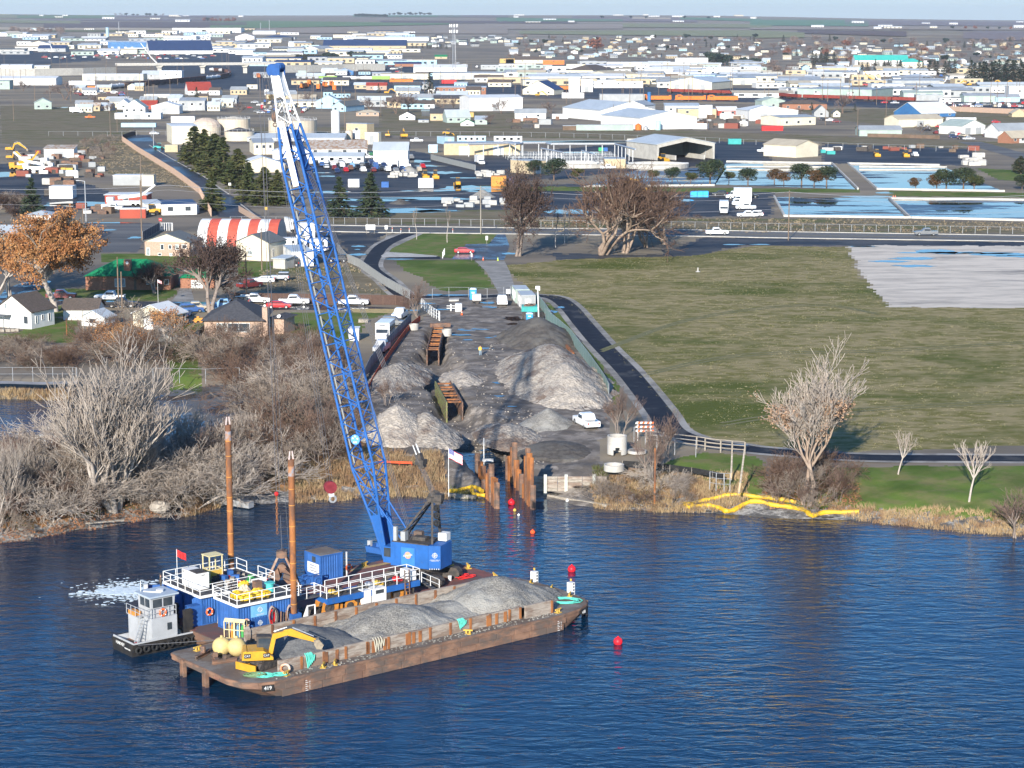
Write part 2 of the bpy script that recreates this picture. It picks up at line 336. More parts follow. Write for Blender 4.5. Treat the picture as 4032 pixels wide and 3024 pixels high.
GM={'construction_ground':mt('site_mud',(.13,.113,.097),(.24,.21,.18),.35,.8,c3=(.33,.29,.25),sc3=.30,lo3=.56,hi3=.68,bump=.10,bsc=2.2,lo=.42,hi=.62),'gravel_lot':mt('pale_gravel',(.62,.55,.46),(.42,.375,.32),.22,.9,st=(.5,1.6,1),c3=(.20,.19,.175),sc3=.045,lo3=.56,hi3=.72,bump=.03,bsc=3,lo=.38,hi=.7),'field':mt('field_turf',(.15,.138,.045),(.28,.23,.12),.55,.95,st=(.6,1,1),c3=(.085,.10,.022),sc3=.028,lo3=.47,hi3=.62,bump=.12,bsc=1.6,lo=.36,hi=.6),'lawn':mt('lawn_turf',(.105,.155,.035),(.165,.16,.065),.3,.95,c3=(.065,.105,.02),sc3=.07,lo3=.45,hi3=.65,bump=.05,bsc=3,lo=.4,hi=.65),'dry_grass':mt('dry_turf',(.215,.18,.12),(.15,.125,.08),.3,.95,st=(.5,1.4,1),c3=(.11,.12,.05),sc3=.06,lo3=.5,hi3=.65,bump=.15,bsc=1.2),'yard_ground':mt('yard_asphalt',(.045,.045,.048),(.085,.08,.078),.12,.6,st=(.4,1.5,1),c3=(.028,.03,.038),sc3=.05,rough2=.6,lo3=.47,hi3=.56,bump=.01,bsc=3),'gravel_shore':mt('shore_gravel',(.19,.18,.165),(.34,.32,.29),3.2,.85,vor=1,bump=.08,c3=(.10,.095,.09),sc3=.4),'river_bank':mt('bank_litter',(.20,.135,.075),(.30,.155,.07),.9,.95,c3=(.12,.105,.055),sc3=.16,lo3=.45,hi3=.6,bump=.12,bsc=3),'farmland':mt('farm_soil',(.26,.22,.18),(.30,.26,.21),.004,.95,st=(.3,2,1),c3=(.21,.19,.15),sc3=.0016,det=3),'boat_ramp':mt('wet_asphalt',(.16,.155,.15),(.10,.10,.10),.4,.7,c3=(.03,.032,.04),sc3=.09,lo3=.46,hi3=.52,rough2=.06),'ground':mt('town_ground',(.22,.185,.145),(.135,.12,.10),.03,.9,st=(.5,1.5,1),c3=(.27,.225,.16),sc3=.012,lo3=.45,hi3=.6),}
for k_,m_ in GM.items():
 if k_!='boat_ramp':m_.node_tree.nodes['Principled BSDF'].inputs['Specular IOR Level'].default_value=.06
idx=np.arange(GX.size).reshape(GX.shape)
quads=np.stack([idx[:-1,:-1],idx[:-1,1:],idx[1:,1:],idx[1:,:-1]],-1)
allv=np.stack([GX,GY,GZ],-1).reshape(-1,3)
for k,nm in list(enumerate(GNAMES[:-1]))+[(-1,'ground')]:
 sel=quads[zone==k]
 if not len(sel):continue
 u,inv=np.unique(sel,return_inverse=True)
 o=link(nm,fmsh(nm,allv[u],inv.reshape(-1,4),GM[nm],smooth=True));tag(o,kind='structure')
# ---- water
def water_material():
 m=bpy.data.materials.new('river_water');m.use_nodes=True;t=m.node_tree;b=t.nodes['Principled BSDF'];l=t.links.new
 b.inputs['Base Color'].default_value=(*C_WATER,1);b.inputs['Roughness'].default_value=.05;b.inputs['IOR'].default_value=1.33;b.inputs['Specular IOR Level'].default_value=.5
 g=N(t,'ShaderNodeNewGeometry')
 def layer(sc,rot,s,d,dist):
  mp=N(t,'ShaderNodeMapping');mp.inputs['Scale'].default_value=sc;mp.inputs['Rotation'].default_value=(0,0,R(rot));l(g.outputs['Position'],mp.inputs[0])
  n=N(t,'ShaderNodeTexNoise');n.inputs['Scale'].default_value=s;n.inputs['Detail'].default_value=d;n.inputs['Roughness'].default_value=.55;n.inputs['Distortion'].default_value=dist
  l(mp.outputs[0],n.inputs['Vector']);return n.outputs['Fac']
 a=layer((.5,1.3,1),12,.62,3,.7);c=layer((.45,1.2,1),-16,1.7,2,.4);e=layer((1,1,1),0,.035,2,0)
 s=N(t,'ShaderNodeMath',operation='MULTIPLY_ADD');l(c,s.inputs[0]);s.inputs[1].default_value=.22;l(a,s.inputs[2])
 mr=N(t,'ShaderNodeMapRange');mr.inputs[1].default_value=.35;mr.inputs[2].default_value=.65;mr.inputs[3].default_value=.55;mr.inputs[4].default_value=1.1;l(e,mr.inputs[0])
 q=N(t,'ShaderNodeMath',operation='MULTIPLY');l(s.outputs[0],q.inputs[0]);l(mr.outputs[0],q.inputs[1])
 bp=N(t,'ShaderNodeBump');bp.inputs['Strength'].default_value=1;bp.inputs['Distance'].default_value=.22;l(q.outputs[0],bp.inputs['Height']);l(bp.outputs[0],b.inputs['Normal'])
 return m
WATER=water_material()
tag(MB().poly([(-400,-60,0),(400,-60,0),(400,420,0),(-400,420,0)]).bd('water',WATER),kind='structure')
m=MB();m.box(-400,-60,-6,400,420,-5.5);tag(m.bd('river_bed',mt('river_bed',(.06,.06,.05))),kind='structure')
# ---- fields on the far slopes: strips laid on the land
def hfd(name,v,x0,x1,t0,t1,b0,b1,mat,lift,nx=14,ny=5,rag=0):
 V=[]
 for j in range(ny+1):
  for i in range(nx+1):
   u=i/nx;tp=t0+(t1-t0)*u;bt=b0+(b1-b0)*u;s=j/ny
   p=gp(v,x0+(x1-x0)*u,bt+(tp-bt)*s+(rag*math.sin(u*17+j)if j in(0,ny)else 0));V.append((p.x,p.y,p.z+lift))
 F=[(j*(nx+1)+i,j*(nx+1)+i+1,(j+1)*(nx+1)+i+1,(j+1)*(nx+1)+i)for j in range(ny)for i in range(nx)]
 o=link(name,fmsh(name,V,F,mat,smooth=True));tag(o,kind='structure');return o
def crop(n,c):
 c=tuple(x*1.5 for x in c);return mt(n,c,tuple(x*.86 for x in c),.006,.95,st=(.3,2,1))
cg,cg2,co,cp,cb,cl,ct=crop('crop_green',(.085,.14,.06)),crop('crop_teal',(.075,.15,.085)),crop('crop_olive',(.155,.16,.085)),crop('ploughed',(.085,.066,.062)),crop('brown_stubble',(.20,.165,.13)),crop('lilac_soil',(.135,.112,.11)),crop('tan_stubble',(.30,.25,.18))
for a in[('f1',-900,150,112,112,150,160,co),('f1',150,1000,136,137,160,160,cg),('f1',1000,1900,136,137,150,152,cl),('f1',300,1900,168,165,182,186,cl),('f1',380,2150,195,195,250,240,cp),('f1',-900,700,165,180,190,210,co),('f1',-900,2212,236,252,262,268,ct),('f1',1830,2230,188,186,248,244,cg),('f2',0,1700,183,206,248,216,cg),('f2',860,1800,132,132,148,150,cg2),('f2',1100,2212,182,184,202,206,cp),('f2',0,2212,250,216,292,300,cb),('f2',1600,2212,134,134,150,152,cl),('f3',-100,1000,155,172,190,188,cg2),('f3',-200,600,190,196,206,205,cp),('f3',560,1650,142,160,184,196,cl),('f3',1080,1420,150,158,166,172,ct),('f3',1500,2212,152,168,172,190,cg2),('f3',-200,1000,208,215,258,255,cb),('f3',1000,2300,206,212,242,246,co),('f3',100,2212,272,268,300,326,co),('f4',-100,900,168,172,218,224,cg2),('f4',700,2300,172,188,214,224,cl),('f4',-100,2300,226,234,252,258,cb),('f4',-60,360,258,280,326,322,co),('f4',300,1220,256,270,286,312,cp),('f4',1700,2300,262,272,330,352,cl),('f1',-900,2212,266,272,278,282,co)]:
 hfd('field',a[0],a[1],a[2],a[3],a[4],a[5],a[6],a[7],1.6)
# ---- roads, paths, kerbs
ASPH=mt('asphalt_road',(.115,.112,.108),(.075,.075,.077),.25,.8,st=(.15,2.2,1),c3=(.15,.145,.135),sc3=.04,bump=.006,bsc=8)
ASPH_D=mt('new_asphalt',(.012,.014,.022),(.02,.022,.03),.5,.8,spec=.15,c3=(.055,.055,.056),sc3=.12,lo3=.55,hi3=.62,bump=.006,bsc=8)
ASPH_W=mt('wet_street',(.035,.036,.042),(.06,.06,.062),.3,.7,c3=(.02,.022,.03),sc3=.14,rough2=.12,lo3=.45,hi3=.55)
KERB=mt('kerb_concrete',(.48,.46,.42),(.38,.36,.325),.6,.85,dirt=.3)
GRAV=mt('grey_gravel',(.27,.255,.23),(.17,.16,.145),.5,.9,bump=.03,bsc=5,c3=(.34,.32,.29),sc3=.1)
PAINT=mt('road_paint',(.72,.71,.66),(.5,.5,.46),1.5)
YPAINT=mt('road_paint_yellow',(.55,.38,.06),(.4,.3,.08),1.5)
def sheet(name,P,mat,k=1,thick=0):
 z=LAND+.004*k
 m=MB();m.poly([(p.x,p.y,z)for p in P]);o=m.bd(name,mat);return tag(o,kind='structure')
def rib(name,P,w,mat,k=1,h=0,kind='structure',parent=None):
 """a strip along points; with h a raised kerb"""
 P=[V3(p)for p in P];V=[];F=[];n=len(P);ww=w if isinstance(w,(list,tuple))else[w]*n
 for i,p in enumerate(P):
  d=(P[min(i+1,n-1)]-P[max(i-1,0)]);d.z=0;d.normalize();s=V3((d.y,-d.x,0))*ww[i]/2;z=p.z+.004*k
  V+=[(p.x-s.x,p.y-s.y,z+h),(p.x+s.x,p.y+s.y,z+h)]
  if h:V+=[(p.x+s.x,p.y+s.y,z-.05),(p.x-s.x,p.y-s.y,z-.05)]
 q=4 if h else 2
 for i in range(n-1):
  a,b=i*q,(i+1)*q;F.append((a,a+1,b+1,b))
  if h:F+=[(a+1,a+2,b+2,b+1),(a+3,a,b,b+3)]
 if h:F+=[(0,3,2,1),(len(V)-4,len(V)-3,len(V)-2,len(V)-1)]
 me=bpy.data.meshes.new(name);me.from_pydata(V,[],F);me.materials.append(mat);me.update()
 o=link(name,me,parent);return tag(o,kind=kind)if kind and not parent else o
def sml(P,n=5):
 out=[]
 for i in range(len(P)-1):
  p0,p1,p2,p3=P[max(i-1,0)],P[i],P[i+1],P[min(i+2,len(P)-1)]
  for k in range(n):
   t=k/n;out.append(.5*((2*p1)+(p2-p0)*t+(2*p0-5*p1+4*p2-p3)*t*t+(3*p1-p0-3*p2+p3)*t**3))
 return out+[P[-1]]
def sample(P,step):
 out=[];acc=0
 for a,b in zip(P,P[1:]):
  L_=(b-a).length
  while acc<L_:out.append((a.lerp(b,acc/L_),(b-a).normalized()));acc+=step
  acc-=L_
 return out
rt=[at('s',900,884),at('s',1288,887),at('s',1500,891),at('s',2200,900),at('s',2740,906),at('s',3032,912),at('s',3600,921),at('s',4032,928),at('s',4600,938)]
rb=[at('s',900,908),at('s',1288,912),at('s',1500,916),at('s',2200,924),at('s',2740,931),at('s',3032,937),at('s',3600,945),at('s',4032,951),at('s',4600,962)]
sheet('road',rb+rt[::-1],ASPH,4)
rib('kerb',rt,.55,KERB,1,.15);rib('kerb',rb,.5,KERB,1,.15)
mid=[a.lerp(b,.52)for a,b in zip(rt,rb)]
for o_ in(-.18,.18):rib('road_marking',[p+V3((0,o_,0))for p in mid],.12,YPAINT,6)
for f in(.10,.9):
 rib('road_marking',[a.lerp(b,f)for a,b in zip(rt,rb)],.14,PAINT,6)
sheet('road',pts('m1',1090,330,1175,292,1300,292,1330,330,1480,475,1600,540,1760,640,1985,800,2050,840,2212,960,2300,1010)+pts('h2',620,160)+pts('m1',2080,1010,1900,1005,1850,900,1740,800,1520,625,1290,475,1140,375),mt('street_asphalt',(.05,.05,.055),(.085,.083,.08),.06,.6,st=(1,.6,1),c3=(.03,.032,.04),sc3=.03,rough2=.3),3)
rib('kerb',sml(pts('m1',1300,380,1480,490,1760,645,1900,745,1990,805)),.35,KERB,1,.14)
rib('kerb',pts('m1',2085,885,2212,985)+pts('h2',600,158),.35,KERB,1,.14)
sheet('road',pts('h1',-500,1130,0,1075,470,1035,900,1062,1500,1070,2212,1075)+pts('h2',700,1100,1500,1110,2100,1140,2140,1180,1000,1160,300,1175,0,1190)+pts('h1',2000,1150,1500,1140,1180,1135,700,1100,510,1120,150,1160,-500,1240),ASPH_W,2)
sheet('road',pts('h1',-400,1080,0,1010,60,930,390,820,560,850,430,950,340,960,150,1010,0,1075,-400,1130),ASPH_W,3)
sheet('road',pts('h1',930,225,1750,222,1880,205,1880,250,1750,300,1560,410,1500,530,1090,530,1080,400,1230,320,1090,290),ASPH,2)
sheet('path',pts('h2',1600,1150,2140,1150,2110,1200,1640,1190),mt('yellow_mulch',(.50,.38,.17),(.36,.27,.13),1.2,.95),3)
sheet('path',pts('h1',1960,920,2080,930,2120,1075,1860,1070,1925,1000),GRAV,3)
pa=sml(pts('h3',330,185,60,300,-60,420,-110,560,60,700,240,860,420,885,700,872,1100,880,1400,862)+pts('l3',1420,28,1580,46,1690,120,1800,250,1955,430,2160,640)+pts('l4',1590,130,1680,270,1790,335,1960,388,2212,420)+pts('l5',300,500,640,524,1000,528,1300,530))
rib('path',pa,5.6,GRAV,1);rib('path',pa,3.5,ASPH_D,3)
sheet('path',pts('h2',2212,330,2000,350,1950,420,1700,620,1760,650,1900,560,2080,480,2400,330),GRAV,2)
sheet('road',pts('h3',930,310,1180,305,1270,190,1350,190,1400,330,1340,480,770,470,850,380),mt('lot_asphalt',(.085,.085,.088),(.05,.05,.055),.35,.6,c3=(.03,.03,.04),sc3=.08,rough2=.25),3)
sheet('path',pts('h3',1025,488,1345,492,1400,600,1460,780,1480,860,1290,860,1255,790,1150,610),mt('drive_gravel',(.30,.285,.26),(.21,.20,.185),.35,.9,bump=.03,bsc=4),2)
sheet('path',pts('h3',0,435,60,395,280,405,620,436,600,446,20,452),KERB,7)
sheet('path',pts('h3',100,448,640,442,650,470,40,474),ASPH_D,6)
rib('path',sml(pts('l1',-200,470,60,472,300,478,560,470)),2.2,mt('pale_path',(.33,.32,.31),(.27,.26,.25),.5),3)
rib('path',sml(pts('h1',-300,1520,0,1500,300,1515,500,1550,900,1560)),3.0,mt('dirt_path',(.36,.28,.19),(.28,.21,.14),.5),2)
POOL=mt('pool_floor',(.030,.032,.042),(.05,.05,.055),.1,.35,st=(.35,1.6,1),c3=(.012,.014,.018),sc3=.045,rough2=.015,lo3=.50,hi3=.53)
POOL2=mt('pool_flooded',(.014,.016,.02),(.03,.03,.033),.1,.02,c3=(.04,.04,.045),sc3=.06,rough2=.5,lo3=.54,hi3=.57,st=(.35,1.6,1))
CONC=mt('basin_concrete',(.52,.50,.45),(.42,.40,.36),.4,.85,dirt=.3)
def basin(P,mat,rims,label):
 e=em('basin',P[0],0,label,'basin','settling basins beyond the road');e.location.z=0;e.location=(0,0,0)
 m=MB();m.poly([(p.x,p.y,LAND+.03)for p in P]);m.bd('basin_floor',mat,e)
 for i in rims:
  a,b=P[i],P[(i+1)%len(P)];MB().bar((a.x,a.y,LAND+.3),(b.x,b.y,LAND+.3),.5 if a.y<900 else.9,.6).bd('rim',CONC,e)
basin(pts('m4',190,972,1250,986,1072,818,103,806),POOL2,(0,1,3),'concrete basin beyond the road where flood water mirrors the pines')
basin(pts('m4',1262,986,2600,1018,2300,838,1090,822),POOL,(0,2),'wide black basin with thin wet streaks beside the mirroring pool')
basin(pts('m4',-400,700,810,742,590,524,-300,510),POOL2,(1,2),'far flooded basin behind the row of brown and green pines')
basin(pts('m4',975,744,2050,762,1500,540,725,526),POOL2,(0,2,3),'far flooded basin with round-edged pale streaks beside the grass mound')
basin(pts('m4',-1500,722,-400,712,-300,560,-1000,560),POOL,(0,),'wet black apron behind the pine row beside the open shed')
for k,yy in enumerate((551,577)):
 rib('kerb',pts('m4',820,yy,1560,yy+4),.9,CONC,9,.35);rib('kerb',pts('m4',-300,yy,560,yy+3),.9,CONC,9,.35)
TRK=mt('tyre_track',(.12,.125,.05),(.19,.175,.09),1.2,.95)
for a in((1300,760,1500,690,1750,660,1900,680),(1560,920,1700,900,2000,880,2250,870),(1400,810,1600,770,1900,760,2250,740)):
 P_=sml(pts('o',*a),6)
 for d_ in(0,1.9):rib('tyre_track',[p+V3((0,d_,0))for p in P_],.7,TRK,8)
PUD=mt('puddle_water',(.012,.014,.018),None,rough=.02)
def pud(v,x,y,rx,ry,seed):
 c=at(v,x,y);rr=random.Random(seed);n=18;z=float(gz_(np.array([c.x]),np.array([c.y]))[0])+.035
 m=MB();m.poly([(c.x+rx*math.cos(t)*rr.uniform(.55,1.1),c.y+ry*math.sin(t)*rr.uniform(.55,1.1),z)for t in[2*math.pi*i/n for i in range(n)]])
 tag(m.bd('puddle',PUD),kind='structure')
for i,a in enumerate([('h5',1050,950,5,2.5),('h5',1260,925,6,4),('h5',1250,990,5,3),('h5',1460,865,6,6),('h5',1640,875,8,3),('h5',1850,878,8,2.5),('h5',2060,890,9,4),('h5',2200,905,7,3),('h5',1230,875,5,1.5),('h5',825,821,4,1.5),('h3',1400,412,2,2.5),('h3',190,472,4,1.2),('h3',600,862,3,1.5),('h3',800,862,4,1.2),('h3',1160,945,1.6,3),('h3',1190,990,2.5,2),('h3',1440,1130,2,3.4),('h3',1420,1180,2.6,1.6),('h3',870,1312,2.4,1),('h3',960,1355,1.5,.8),('h3',930,1255,1.6,1),('h3',1100,1240,1.8,1),('h3',1130,1450,1.5,1.6),('h3',880,1232,.9,1),('h3',1040,1238,1,.8),('h3',1270,1318,.9,.6),('h3',1180,1350,.8,.7),('h3',660,1022,1.6,1),('h3',1960,996,.9,1.6),('h3',1790,1045,2.6,2.6),('h3',495,955,2,1),('h3',350,1030,1.8,1),('l4',860,632,2.2,1.8),('l4',780,650,1.2,1.2),('l4',1010,650,1.6,1.2),('l4',970,605,.8,.6),('l3',1135,830,1,.6),('l3',1130,730,.9,1),('l3',1235,912,.9,.5),('h2',1690,470,2,2),('h2',1700,560,2.5,2.5),('h2',1680,505,1,1),('m2',650,650,4,4),('m2',590,620,5,2.5),('m2',1430,520,6,9),('m2',1540,560,7,6),('m2',1650,620,7,8),('m2',1930,755,12,12),('m2',2000,780,8,5),('m2',1600,775,10,4),('m2',1430,778,6,3),('m2',1500,845,18,6),('m2',1230,856,7,6),('m2',860,858,10,5),('m2',930,940,9,6),('m2',1300,950,18,8),('m2',1580,955,8,5),('m2',1860,665,7,3),('m2',810,920,7,5),('m2',680,790,6,6),('m3',520,960,9,8),('m3',640,445,10,7),('m3',500,350,55,9),('m3',850,350,26,6),('m3',1550,860,3,5),('m4',890,803,9,5),('m4',1030,770,3,4),('m1',60,630,10,18),('m1',700,890,12,10),('m1',560,900,8,5),('h1',1150,292,3,2),('h1',1480,375,2.5,3),('h1',1200,214,8,1.6),('f1',700,935,16,12),('h4',1515,803,3,1.4),('h4',1760,803,3,1.4),('h5',820,820,4,1.4),('l4',2190,408,2,.6)]):
 pud(*a,i)
# ---- paints
WALL={'W':mt('white_siding',(.74,.73,.70),(.66,.65,.62),.35,.6,dirt=.18),'C':mt('cream_siding',(.66,.60,.46),(.58,.53,.41),.3,.7,dirt=.15),'T':mt('tan_block',(.50,.40,.26),(.43,.345,.22),1.1,.85,dirt=.2),'G':mt('grey_siding',(.36,.37,.37),(.31,.32,.32),.3,.65,dirt=.2),'B':mt('blue_siding',(.05,.17,.36),(.04,.13,.30),.3,.5,dirt=.2),'K':mt('brick',(.33,.16,.10),(.26,.12,.075),3,.9,dirt=.3),'P':mt('pale_brick',(.46,.33,.25),(.36,.25,.185),4,.9,dirt=.3),'S':mt('sage_siding',(.36,.43,.38),(.30,.37,.33),.3,.65,dirt=.2),'L':mt('light_blue_siding',(.36,.53,.62),(.31,.47,.56),.3,.6,dirt=.2),'D':mt('dark_siding',(.085,.09,.10),(.06,.065,.07),.3,.7),'R':mt('red_siding',(.38,.075,.045),(.30,.06,.04),.3,.65,dirt=.2),'N':mt('brown_siding',(.17,.115,.08),(.12,.085,.06),.4,.8,dirt=.3),'Q':mt('concrete_wall',(.47,.45,.40),(.39,.37,.33),.5,.85,dirt=.35),'O':mt('orange_paint',(.62,.17,.03),(.5,.14,.03),.5,.5,dirt=.3),'Y':mt('yellow_siding',(.55,.36,.12),(.48,.31,.10),.5,.6,dirt=.2),'E':mt('teal_paint',(.05,.36,.34),(.04,.3,.28),.5,.5,dirt=.2)}
ROOF={'W':mt('white_roof',(.66,.67,.66),(.58,.59,.58),.2,.5,dirt=.25),'G':mt('grey_metal_roof',(.34,.36,.37),(.28,.30,.31),.2,.45,st=(1,.25,1),dirt=.25),'L':mt('pale_metal_roof',(.47,.51,.53),(.41,.45,.47),.25,.45,st=(1,.25,1),dirt=.25),'D':mt('dark_shingles',(.050,.052,.060),(.075,.075,.082),2.5,.9),'N':mt('brown_shingles',(.12,.095,.08),(.085,.07,.06),2.5,.9),'B':mt('navy_metal_roof',(.030,.055,.13),(.025,.045,.11),.3,.5),'R':mt('red_metal_roof',(.36,.06,.04),(.28,.05,.035),.3,.6),'E':mt('green_shingles',(.012,.215,.085),(.008,.15,.06),1.5,.85),'A':mt('teal_metal_roof',(.06,.46,.38),(.05,.40,.33),.3,.5),'S':mt('sage_roof',(.36,.42,.38),(.3,.36,.33),.3,.55),'T':mt('tan_roof',(.48,.42,.31),(.42,.36,.27),.3,.7),'O':mt('rusty_roof',(.42,.40,.37),(.28,.17,.10),.8,.8),'K':mt('slate_shingles',(.14,.155,.16),(.11,.12,.125),2.5,.9)}
ROOF['Y']=WALL['Y']
GLASS=mt('window_glass',(.03,.04,.05),(.06,.07,.08),.8,.08,spec=.7)
DOORM=mt('roller_door',(.60,.60,.58),(.5,.5,.49),1,.6);DOORD=mt('brown_door',(.16,.12,.09),(.12,.09,.07),1,.6);TRIM=mt('white_trim',(.76,.75,.72),(.68,.67,.64),1,.6);OPEN=mt('dark_opening',(.02,.02,.022),None,rough=.9)
STEEL=mt('galvanised_steel',(.52,.53,.54),(.42,.43,.44),2,.42,.5);CHAIN=mt('chain_link',(.40,.41,.42),(.3,.31,.32),3,.6,.3);WOODP=mt('pole_wood',(.21,.155,.11),(.15,.11,.08),1.2,.9,st=(3,3,.4));GREYW=mt('weathered_wood',(.36,.32,.27),(.24,.21,.17),2,.9,st=(1,1,3),dirt=.3)
BLACK=mt('black_rubber',(.015,.015,.016),(.03,.03,.03),3,.8);WIRE=mt('wire',(.10,.10,.11),None,rough=.6)
# ---- buildings
def house(root,W,D,h,roof,rise,wall,rm,over=.35,side=None):
 """walls and roof of a plain building; front at y=0, facing -y"""
 m=MB()
 if roof=='flat':m.box(0,0,-.5,W,D,h)
 else:
  if roof=='hip':m.box(0,0,-.5,W,D,h)
  elif roof=='f':m.psm([(0,-.5),(D,-.5),(D,h),(D/2,h+rise),(0,h)],0,W,'x')
  elif roof=='s':m.psm([(0,-.5),(W,-.5),(W,h),(W/2,h+rise),(0,h)],0,D,'y')
  elif roof=='mono':m.psm([(0,-.5),(D,-.5),(D,h+rise),(0,h)],0,W,'x')
 m.bd('wall',WALL[wall]if isinstance(wall,str)else wall,root)
 r=MB();o=over;t=.16
 if roof=='flat':
  r.box(-.06,-.06,h+.003,W+.06,D+.06,h+.22)
 elif roof=='f':
  k=rise/(D/2)*o
  for s in(0,1):
   e,z0=(-o,h-k)if s==0 else(D+o,h-k);a=[(e,z0+.02),(D/2,h+rise+.02),(D/2,h+rise+t),(e,z0+t)]
   r.psm(a if s==0 else a[::-1],-o,W+o,'x')
 elif roof=='s':
  k=rise/(W/2)*o
  for s in(0,1):
   e,z0=(-o,h-k)if s==0 else(W+o,h-k);a=[(e,z0+.02),(W/2,h+rise+.02),(W/2,h+rise+t),(e,z0+t)]
   r.psm(a if s==0 else a[::-1],-o,D+o,'y')
 elif roof=='mono':
  k=rise/D*o;r.psm([(-o,h-k+.02),(D+o,h+rise+k+.02),(D+o,h+rise+k+t),(-o,h-k+t)],-o,W+o,'x')
 elif roof=='hip':
  i=min(W,D)/2;a=[(-o,-o,h),(W+o,-o,h),(W+o,D+o,h),(-o,D+o,h)]
  if W>=D:b=[(i,D/2,h+rise),(W-i,D/2,h+rise)];f=[(0,1,5,4),(1,2,5),(2,3,4,5),(3,0,4),(3,2,1,0)]
  else:b=[(W/2,i,h+rise),(W/2,D-i,h+rise)];f=[(0,1,4),(1,2,5,4),(2,3,5),(3,0,4,5),(3,2,1,0)]
  r.add(a+b,f)
 return r.bd('roof',ROOF[rm]if isinstance(rm,str)else rm,root)
def opn(root,nm,x,z,w,hh,mat,y=0,side=False,frame=True,W=0):
 """a window or door standing 4 cm proud of the wall, with its frame"""
 m=MB();f=MB();e=.09
 if not side:
  m.box(x,y-.03,z,x+w,y+.1,z+hh)
  for q in((x-e,z-e,x+w+e,z),(x-e,z+hh,x+w+e,z+hh+e),(x-e,z,x,z+hh),(x+w,z,x+w+e,z+hh)):f.box(q[0],y-.07,q[1],q[2],y+.1,q[3])
 else:
  X=W;s=1 if X>0 else-1
  a,b=(X-.1,X+.03)if X>0 else(-.03,.1);m.box(a,x,z,b,x+w,z+hh)
  a,b=(X-.1,X+.07)if X>0 else(-.07,.1)
  for q in((x-e,z-e,x+w+e,z),(x-e,z+hh,x+w+e,z+hh+e),(x-e,z,x,z+hh),(x+w,z,x+w+e,z+hh)):f.box(a,q[0],q[1],b,q[2],q[3])
 o=m.bd(nm,mat,root)
 if frame:f.bd('frame',TRIM,o)
 return o
def bld(v,xl,xc,xr,yb,h,yaw,roof,rise,D,wall,rm,nwin,ndoor,label,name='building',cat='building',group=None,over=.35,gz=None,doorm=None,sidewin=0):
 """a building placed by the foot of its left end, near corner and right end"""
 a=gp(v,xc,yb)if gz is None else at(v,xc,yb,gz);s=pxm(a.y)*VIEW[v][2];hh=h/s
 y=R(abs(yaw))
 if yaw>0:W=(xr-xc)/s/math.cos(y);D=(xc-xl)/s/math.sin(y)if xc>xl else D;o=a
 elif yaw<0:W=(xc-xl)/s/math.cos(y);D=(xr-xc)/s/math.sin(y)if xr>xc else D;o=a-V3((W*math.cos(y),-W*math.sin(y),0))
 else:W=(xr-xl)/s;o=gp(v,xl,yb)if gz is None else at(v,xl,yb,gz)
 D=D or W*.6
 if CAM_H>0 and a.y>2400:o.z=float(far_rise(o.x,o.y))
 e=em(name,o,R(yaw),label,cat,group)
 if rise<1:rise=rise*(D if roof in('f','mono')else W if roof=='s' else min(D,W))*.5
 house(e,W,D,hh,roof,rise,wall,rm,over)
 if ndoor:
  dw=min(4.2,W/(ndoor+1)*.7);dh=min(hh*.78,4.2)
  for i in range(ndoor):opn(e,'door',W*(i+.5)/ndoor*.9+W*.04-dw/2,.0,dw,dh,doorm or(DOORM if wall not in 'WC' else WALL['G']),frame=False)
 if nwin:
  ww=min(1.5,W/(nwin+1)*.5);wh=min(1.2,hh*.42);z=min(hh-wh-.35,1.1)if hh<4.5 else hh*.55
  for i in range(nwin):opn(e,'window',W*(i+.5)/nwin-ww/2,z,ww,wh,GLASS,frame=s>7)
 if sidewin:
  ww=min(1.3,D/(sidewin+1)*.5);wh=min(1.2,hh*.42)
  for i in range(sidewin):opn(e,'window',D*(i+.5)/sidewin-ww/2,hh*.4,ww,wh,GLASS,side=True,W=W if yaw<0 else-1,frame=s>7)
 return e,W,D,hh
